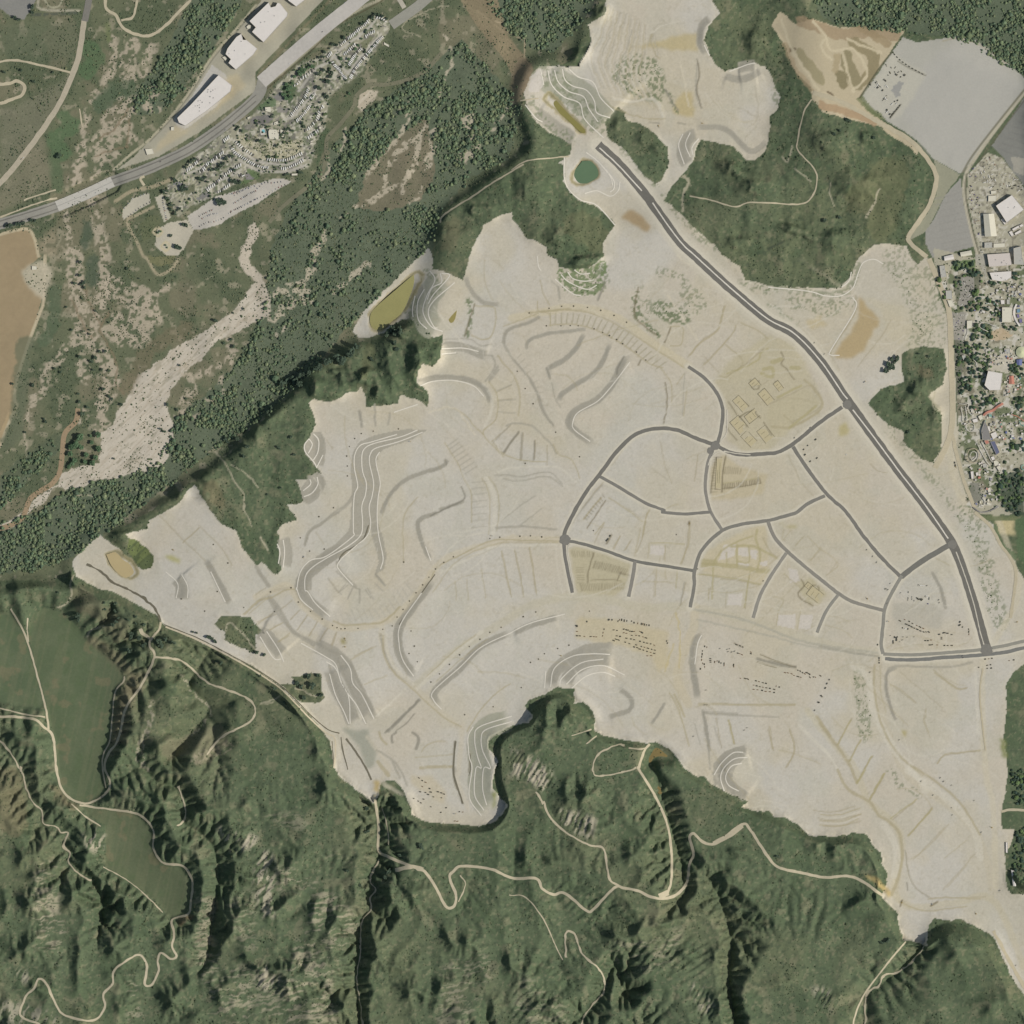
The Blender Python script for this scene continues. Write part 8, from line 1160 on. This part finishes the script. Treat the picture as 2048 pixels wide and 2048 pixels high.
SR = [("@1140,1220,200 1040,370 1085,380 1115,388", 'p', .15, 'short top row of the tan yard'), ("@1140,1220,200 1160,410 1200,415 1240,415", 'p', .1, 'second short tan yard row'), ("@1140,1220,200 1350,415 1380,430 1400,440", 'p', -.6, 'stub row of the tan yard'), ("@1140,1220,200 845,385 910,395 1040,440 1090,450", 'p', .1, 'broken left row of the tan yard'), ("@1140,1220,200 1195,490 1280,490 1340,500 1410,520 1470,540", 'p', -.2, 'third row of the tan yard'), ("@1140,1220,200 905,500 970,510 1090,545 1180,560 1240,575", 'p', -.1, 'fourth row of the tan yard'), ("@1140,1220,200 1355,605 1430,625 1490,640 1560,655 1630,680", 'p', -.2, 'fifth row of the tan yard'), ("@1140,1220,200 845,590 890,565 940,580 1070,622 1150,650", 'p', -.3, 'sixth row of the tan yard'),
      ("@1140,1220,200 1280,675 1380,705 1440,720 1510,740 1580,760 1640,775", 'p', -.22, 'long seventh row of the tan yard'), ("@1140,1220,200 1240,715 1300,728 1350,755 1420,775 1490,800 1560,820 1630,838", 'p', -.22, 'long eighth row of the tan yard'), ("@1140,1220,200 1495,885 1570,880", 'p', 0, 'last row of the tan yard'), ("@1140,1220,200 130,300 135,320", 'k', 0, 'far left corner of the tan yard'), ("@1140,1220,200 135,415 135,497 190,500 280,512 400,512 460,516 510,520", 'p', 0, 'left yard fence line'), ("@1140,1220,200 660,370 640,440 630,500", 'p', 1.2, 'crossing row of the tan yard'), ("@1140,1220,200 745,190 760,185 815,190", 'k', 1.5, 'road edge of the tan yard'),
      ("@1140,1220,200 930,215 960,190 1000,190 1050,205 1100,210 1190,215 1240,245 1310,258 1380,268 1410,272 1440,282 1480,288 1530,295", 'p', 1.4, 'curved row along the road'), ("@1140,1220,200 1870,600 1885,640", 'k', 1.5, 'right side of the tan yard'), ("@1140,1220,200 330,225", 'k', 1.5, 'upper left of the tan yard'),
      ("@1380,1260,300 650,622 710,625 745,632", 'p', -.3, 'west stub row of the middle yard'), ("@1380,1260,300 850,655 890,665 940,680 980,688", 'p', -.2, 'first row of the middle yard'), ("@1380,1260,300 820,710 860,720 900,730 940,738 985,745 1030,752 1085,765", 'p', -.15, 'second row of the middle yard'), ("@1380,1260,300 820,765 870,770 930,778 975,792 1030,795 1085,805", 'p', -.1, 'third row of the middle yard'), ("@1380,1260,300 1110,725 1150,735", 'p', 1.4, 'east end of the middle yard'), ("@1380,1260,300 1225,550 1260,552 1310,565 1340,585 1390,600 1425,608", 'p', -.3, 'row below the ragged berm'), ("@1380,1260,300 1390,520 1420,530 1450,550 1480,565 1495,550 1515,552 1540,570 1545,610 1590,605 1615,608 1680,590", 'p', -.7, 'ragged berm row'),
      ("@1380,1260,300 1795,640 1765,690 1745,748 1605,1035", 'k', .8, 'dotted line east of the middle yard'), ("@1380,1260,300 1690,845 1700,860 1650,928 1662,935", 'k', .3, 'big clusters east of the middle yard'), ("@1380,1260,300 265,370 265,395 268,415", 'k', .1, 'dark heap beside the grey slope'), ("@1380,1260,300 320,412 350,400 375,410 400,425 440,432 440,455 562,450 565,470", 'p', 1.5, 'upright short row beside the grey slope'), ("@1380,1260,300 190,210 218,222 160,270 158,310 152,345 150,385 165,430 185,440 190,475 135,500", 'p', 1.5, 'line under the grey slope'), ("@1380,1260,300 385,240 480,250 510,242 490,280 540,285 575,275", 'g', .5, 'pale clutter north of the middle yard'), ("@1380,1260,300 615,298 640,305 670,318 600,190 645,205 680,220 785,285 785,305", 'p', -.3, 'lines north of the middle yard'), ("@1380,1260,300 205,775 190,965 220,965 45,1370 735,1260 700,1290", 'g', .3, 'lone pieces on the southern pads'),
      ("@1740,1160,200 580,790 670,765 760,800 820,840 905,880 970,910 1030,935", 'p', -.5, 'upper slanting row of the southeast depot'), ("@1740,1160,200 705,855 760,880 810,905 860,930 920,955 980,985 1040,1005 1085,1005 1140,1005", 'k', -.4, 'lower slanting row of the southeast depot'), ("@1740,1160,200 630,925 735,945", 'k', 1.5, 'pair below the slanting rows'), ("@1740,1160,200 690,940 1100,305 1110,330 990,105 1040,110", 'w', .1, 'white trailer of the southeast depot'), ("@1740,1160,200 395,1075 640,1100 720,1105 850,1100 575,1195 625,1160", 'g', .2, 'west side of the southeast depot'), ("@1740,1160,200 450,1180 450,1215 480,1105 515,1120 515,1160 530,1100", 'k', 1.5, 'big dark heap of the southeast depot'), ("@1740,1160,200 1420,1025 1440,1020 1340,1050 1500,1030 1580,1055 1385,1110 1385,1140", 'k', .1, 'T shaped heap of the southeast depot'), ("@1740,1160,200 1070,1170 1120,1170 1180,1160 1160,1255 1205,1250 1300,1255 1440,1265 1500,1267 1580,1265", 'p', 0, 'south row of the southeast depot'),
      ("@1740,1160,200 1740,810 1740,870 1725,875 1790,910", 'k', .9, 'east corner of the southeast depot'), ("@1740,1160,200 740,350 735,385 745,235 810,330 810,370 855,400 1070,315 1145,340 1145,370", 'g', 1.5, 'row of containers north of the depot'), ("@1740,1160,200 915,350 935,370 970,370 990,390 1005,370", 'k', -.5, 'dark cluster north of the depot'), ("@1740,1160,200 1120,460", 'b', 0, 'bare depot ground'), ("@1740,1160,200 1330,385 1340,440 310,175 345,190 390,65 590,250 335,450 935,95 1100,110", 'g', .6, 'scattered pieces around the depot'), ("@1740,1160,200 180,1510 180,1550 180,1600 150,1250", 'k', 1.5, 'line west of the parkway end'), ("@1740,1160,200 1905,950 1910,1000 1912,1050", 'p', 1.5, 'line at the boulevard edge'),
      ("t31 1230,75 1255,95 1280,108 1255,140 1310,155", 'p', -.4, 'top rows of the southern laydown yard'), ("t31 1240,180 1280,185 1300,200 1320,182 1340,218 1375,180 1400,188 1420,197 1400,225", 'k', -.2, 'middle rows of the southern laydown yard'), ("t31 1190,230 1265,235 1225,250 1245,263 1320,293", 'k', -.3, 'lower rows of the southern laydown yard'), ("t31 1395,335 1435,300 1535,330 1560,332 1500,400 1520,402", 'p', .2, 'scattered pieces south of the southern yard'), ("t23 1640,1110 1665,1108 1690,1104 1655,1157 1680,1153 1655,1180 1685,1178 1590,1172 1820,1122 1855,1116", 'p', .1, 'crossing by the parkway end'), ("t23 745,285 790,335 820,380 885,580 t13 200,1372 320,1295 t13 350,655 425,740", 'g', 1, 'lone pieces beside the roads'), ("t33 1300,75 1325,102 1385,130 1245,205 1155,100 1555,245 1385,300 1390,355 1610,485 1870,1490 1750,925 t23 770,1210 990,1720", 'g', .7, 'lone pieces on the southern haul roads'), ("t13 270,1460 300,1430 360,1385 280,1500 320,1550 370,1525", 'k', .8, 'formwork corner south of the yellow block'), ("t22 740,180 715,215 725,205", 'k', 1.1, 'block east of the round junction'), ("t13 1410,1560 1415,1580", 'k', 1.5, 'haul road beside the park fence')]
for s_, k_, a_, row in SR:
    pts = P(s_)
    for i, (x, y) in enumerate(pts):
        me, nm = PM[(i+int(x)) % 3] if k_ == 'p' else BX[k_]
        name = 'pipe_stack' if k_ == 'p' else {'w': 'site_trailer'}.get(k_, 'container')
        row_ = 'in the '+row if not row.startswith(('white', 'bare')) else 'at the southeast depot'
        place(name, me, x, y, a_+random.uniform(-.12, .12), f"{nm}, {word(i)} of {len(pts)} {row_}" if len(pts) > 1 else f"{nm} {row_}", 'pipe stack' if k_ == 'p' else 'trailer' if k_ == 'w' else 'container', 'building supplies on the graded land', random.uniform(.65, .9) if k_ != 'k' else random.uniform(.6, .95))
def clutter(s_, n, kinds, what, group, jit=0.0, sc=(.5, 1.0)):
    mk = polymask(P(s_), 0) if isinstance(s_, str) else s_
    q_ = sorted(sample(mk, n).tolist())
    for i, (x, y) in enumerate(q_):
        k = kinds[i % len(kinds)]; me, nm = (PM[0] if k == 'p' else BX[k]); nm = nm.replace('site trailer', 'trailer box')
        place('pipe_stack' if k == 'p' else 'container', me, x, y, random.choice([0, 1.57])+jit+random.uniform(-.1, .1), f"{nm}, {word(i)} from the west {what}", 'container', group, random.uniform(*sc))
clutter("t03 880,480 960,480 1050,560 1030,590 900,560", 14, 'gkp', 'in the top cluster of the grey pad', 'goods in the storage corner of the grey pad', .6)
clutter("t03 780,600 930,600 910,720 850,760 820,680 760,640", 18, 'kgw', 'in the western cluster of the grey pad', 'goods in the storage corner of the grey pad', .7)
clutter("t03 840,700 990,760 950,880 900,860", 18, 'gkwp', 'in the lower square of the grey pad', 'goods in the storage corner of the grey pad', .7)
for i, (x, y, a) in enumerate(along(P("t03 945,400 1000,455 1080,510 1180,565"), 10)): place('container', BX['k'][0], x, y, a, f"blackish container, {word(i)} from the left in the diagonal line on the grey pad", 'container', 'goods in the storage corner of the grey pad', .7)
for i, (x, y, a) in enumerate(along(P("t03 1000,790 920,890"), 7)): place('container', BX['k'][0], x, y, a, f"blackish container, {word(i)} from the top in the short line on the grey pad", 'container', 'goods in the storage corner of the grey pad', .7)
clutter("@1848,280,200 880,480 1100,480 1090,900 1090,1400 1060,1880 1000,1900 900,1400 850,1000", 60, 'gwkrbg', 'along the curved fence of the yard', 'clutter in the service yard', 0, (.4, .8))
clutter("@1848,280,200 1220,230 1400,520 1500,700 1650,900 1500,1000 1380,950 1200,900 1110,800 1100,450", 50, 'wgkrw', 'in the northern service yard', 'clutter in the service yard', .4, (.4, .85))
clutter("@1848,280,200 1500,620 1880,760 1920,1000 1700,980", 22, 'wgk', 'by the dark asphalt lot', 'clutter beside the asphalt lot', .4, (.4, .85))
clutter("@1848,480,200 1060,30 1160,30 1160,250 1090,250", 10, 'gkw', 'north of the wide pinkish roof', 'clutter in the service yard', 0, (.4, .7))
clutter("@1848,480,200 540,1400 830,1400 760,1932 580,1932", 26, 'wgbk', 'on the long grey park lot', 'vehicles on the grey park lot', 1.5, (.35, .6))
clutter("@1848,480,200 720,740 960,740 960,1000 760,1280 660,1250 700,1000", 34, 'wgk', 'in the tree shaded ride', 'pieces of the tree shaded ride', .5, (.35, .7))
ROOFS = [m_white, m_cream, m_grey, m_slate, m_red, m_teal, m_blue]
pz = np.maximum.reduce([polymask(P(q_), 0) for q_ in ["@1848,480,200 1300,880 1932,840 1932,1160 1700,1150 1300,1120", "@1848,480,200 900,1240 1480,1180 1480,1500 1000,1400", "@1848,680,200 1250,200 1700,160 1700,560 1260,540", "@1848,680,200 1560,640 1932,640 1932,1080 1560,1060", "@1848,680,200 1150,1500 1932,1300 1932,1932 1150,1932", "@1848,880,200 840,420 1500,420 1450,780 900,780", "@1848,880,200 1080,850 1350,850 1350,1080 1140,1080", "@1848,880,200 950,1220 1420,1100 1380,1340 1000,1380", "@1848,680,200 850,1200 1100,1240 1050,1600 700,1650"]])
LMK = [('round pale tent', *P("@1848,680,200 1880,235")[0]), ('white theatre', *P("@1848,680,200 1350,780")[0]), ('dark coaster station', *P("@1848,680,200 1200,1700")[0]), ('tan ring track', *P("@1848,880,200 950,300")[0]), ('curved grandstand', *P("@1848,480,200 1750,1400")[0]), ('dark blue station roof', *P("@1848,880,200 1370,150")[0]), ('launch tracks', *P("@1848,680,200 800,1400")[0]), ('wooded bowl', *P("@1848,880,200 1000,1150")[0])]
kq = []
for x, y in sample(pz, 210, 1840, 2062, 480, 1060): ds = [math.hypot(x-l[1], y-l[2]) for l in LMK]; kq.append((LMK[int(np.argmin(ds))][0], min(ds), x, y))
kq.sort(); kc = {}
for i, (lm, _, x, y) in enumerate(kq):
    kc[lm] = kc.get(lm, -1)+1
    w_ = random.uniform(2.2, 5.2); h_ = random.uniform(2.0, 4.6); a_ = random.uniform(-.5, .5); ca, sa = math.cos(a_), math.sin(a_)
    c_ = [(x+(u*w_*ca-v*h_*sa)/2, y+(u*w_*sa+v*h_*ca)/2) for u, v in ((-1, -1), (1, -1), (1, 1), (-1, 1))]; k = random.choice([0, 0, 1, 1, 2, 2, 3, 4, 5, 6])
    building('kiosk', np.array(c_), random.uniform(3, 6), f"small {['white', 'cream', 'grey', 'slate grey', 'red', 'teal', 'blue'][k]} roofed kiosk, {word(kc[lm])} nearest the {lm}", 'kiosk', roof=ROOFS[k], group='kiosks of the amusement park', gable=i % 3 == 0)
m = MB()
for a, b, u, v in ((0, 2, 5, .8), (0, -2, 5, .8), (2.1, 0, .8, 3.2), (-2.1, 0, .8, 3.2)): m.box(a, b, 0, u, v, .7, 0)
m.box(0, 0, .02, 3.4, 3.2, .15, 1)
for i in range(4): m.box(-1.2+i*.8, 0, .2, .15, 3.2, .2, 2)
o = m.build('catch_basin', [m_soil, m_tyre, m_dark]); CB = o.data; bpy.data.objects.remove(o)
for s_, row in [("t12 130,430 280,395 375,380 465,378 570,388 670,410 770,448 865,500", 'upper arc street of the north lots'), ("t12 260,527 370,527 440,525 500,527 620,550 685,577 735,600 790,630 835,662 940,725 1010,785", 'lower arc street of the north lots'), ("t12 40,870 100,1000 160,1115 330,1330 100,1565 510,1515", 'street down the middle ridge'), ("t11 1075,1305 885,1322 795,1340 745,1378 705,1438 685,1510 690,1585 690,1660 585,1900", 'street above the grey terraces'), ("t21 335,195 475,35 515,280 405,295 265,572 110,603 140,752", 'street left of the terraces'), ("t21 320,680 412,750 500,808 578,857 612,873 642,882 672,880 770,878 957,885 1028,860", 'curved street under the fan of lots'), ("t21 1065,793 1110,735 1158,672 1208,610 1258,550 1305,492 1355,430 1418,380 1490,338", 'rising street east of the fan'), ("t21 1115,378 1765,200 1840,190 t22 60,183 140,180 225,188", 'street west of the round junction'), ("t21 1850,870 1765,908 1690,960 1610,1015 1537,1078 1460,1150 1385,1222 1320,1283", 'long diagonal street of the south lots'), ("t21 1170,898 1195,1012 1218,1130 1155,1068 1575,1530 1790,1470", 'pads below the curved slope'), ("t22 85,790 180,755 345,1030 430,1005 245,1070 200,1110 140,1135 70,1325", 'streets around the nested arcs'), ("t22 615,140 1240,170 1400,430 1895,520 585,748", 'blocks south of the loop road'), ("t20 1640,600 1370,655 1545,748 1840,720 1610,245 1720,385", 'western pads')]:
    pts = P(s_)
    for i, (x, y) in enumerate(pts): place('catch_basin', CB, x, y, random.uniform(0, .6), f"dark square inlet pit, {word(i)} of {len(pts)} in the {row}", 'inlet pit', 'inlet pits along the unpaved streets', random.uniform(.85, 1.2))
# building footings dug on the tan blocks
def footing(c, w, h, ang, label, cells=3):
    x, y = P(c)[0]; r = empty('building_footing', x, y, rz=math.radians(ang), label=label, cat='footing', group='building footings dug on the tan block')
    def bar(x0, y0, x1, y1, t=1.3):
        m = MB(); L = math.hypot(x1-x0, y1-y0); m.box((x0+x1)/2, (y0+y1)/2, -.1, L+t, t, .55, rz=math.atan2(y1-y0, x1-x0)); m.build('footing_bar', m_soil, r)
    bar(-w/2, -h/2, w/2, -h/2); bar(-w/2, h/2, w/2, h/2); bar(-w/2, -h/2, -w/2, h/2)
    for k in range(1, cells): bar(-w/2+w*k/cells, -h*.3, -w/2+w*k/cells, h*(.1 if k % 2 else .32), .9)
    m = MB(); m.box(0, 0, .02, w*.92, h*.9, .1); m.build('pad', mat('footing_pad', (178, 168, 138), noise=.06), r)
for i, a in enumerate([("@1440,740,200 400,650", 62, 34, -48, 'footing rectangle nearest the west road'), ("@1440,740,200 890,520", 62, 36, -50, 'footing rectangle in the middle of the tan block'), ("@1440,740,200 670,270", 36, 34, -50, 'small footing square at the north of the group'), ("@1440,740,200 370,1060", 64, 46, -50, 'large notched footing by the west curb'), ("@1440,740,200 620,890", 54, 36, 38, 'footing set crosswise north of the large one'), ("@1440,740,200 560,1330", 60, 36, -46, 'footing nearest the curved south road'), ("@1440,740,200 880,1240", 60, 44, -52, 'footing east of the curved row'), ("@1440,740,200 1130,310", 40, 24, -52, 'faint footing northeast of the group'), ("t23 355,620", 58, 42, -38, 'footing with dark edges in the southern tan block'), ("t23 310,560", 30, 22, -38, 'small footing beside the dark edged one'), ("t12 1560,1640", 22, 130, -3, 'long narrow footing beside the short west street')]): footing(*a)
for s_, n_, L_ in [("t12 1600,1735 1740,1725 1870,1695", 14, 26), ("t12 1610,1600 1720,1620", 7, 22), ("t22 510,560 640,545 820,545", 18, 26), ("t22 640,360 760,400 860,430", 14, 30), ("t22 560,20 640,-40", 5, 10)]:
    p_ = along(P(s_), n_)
    for x, y, a in p_: pass
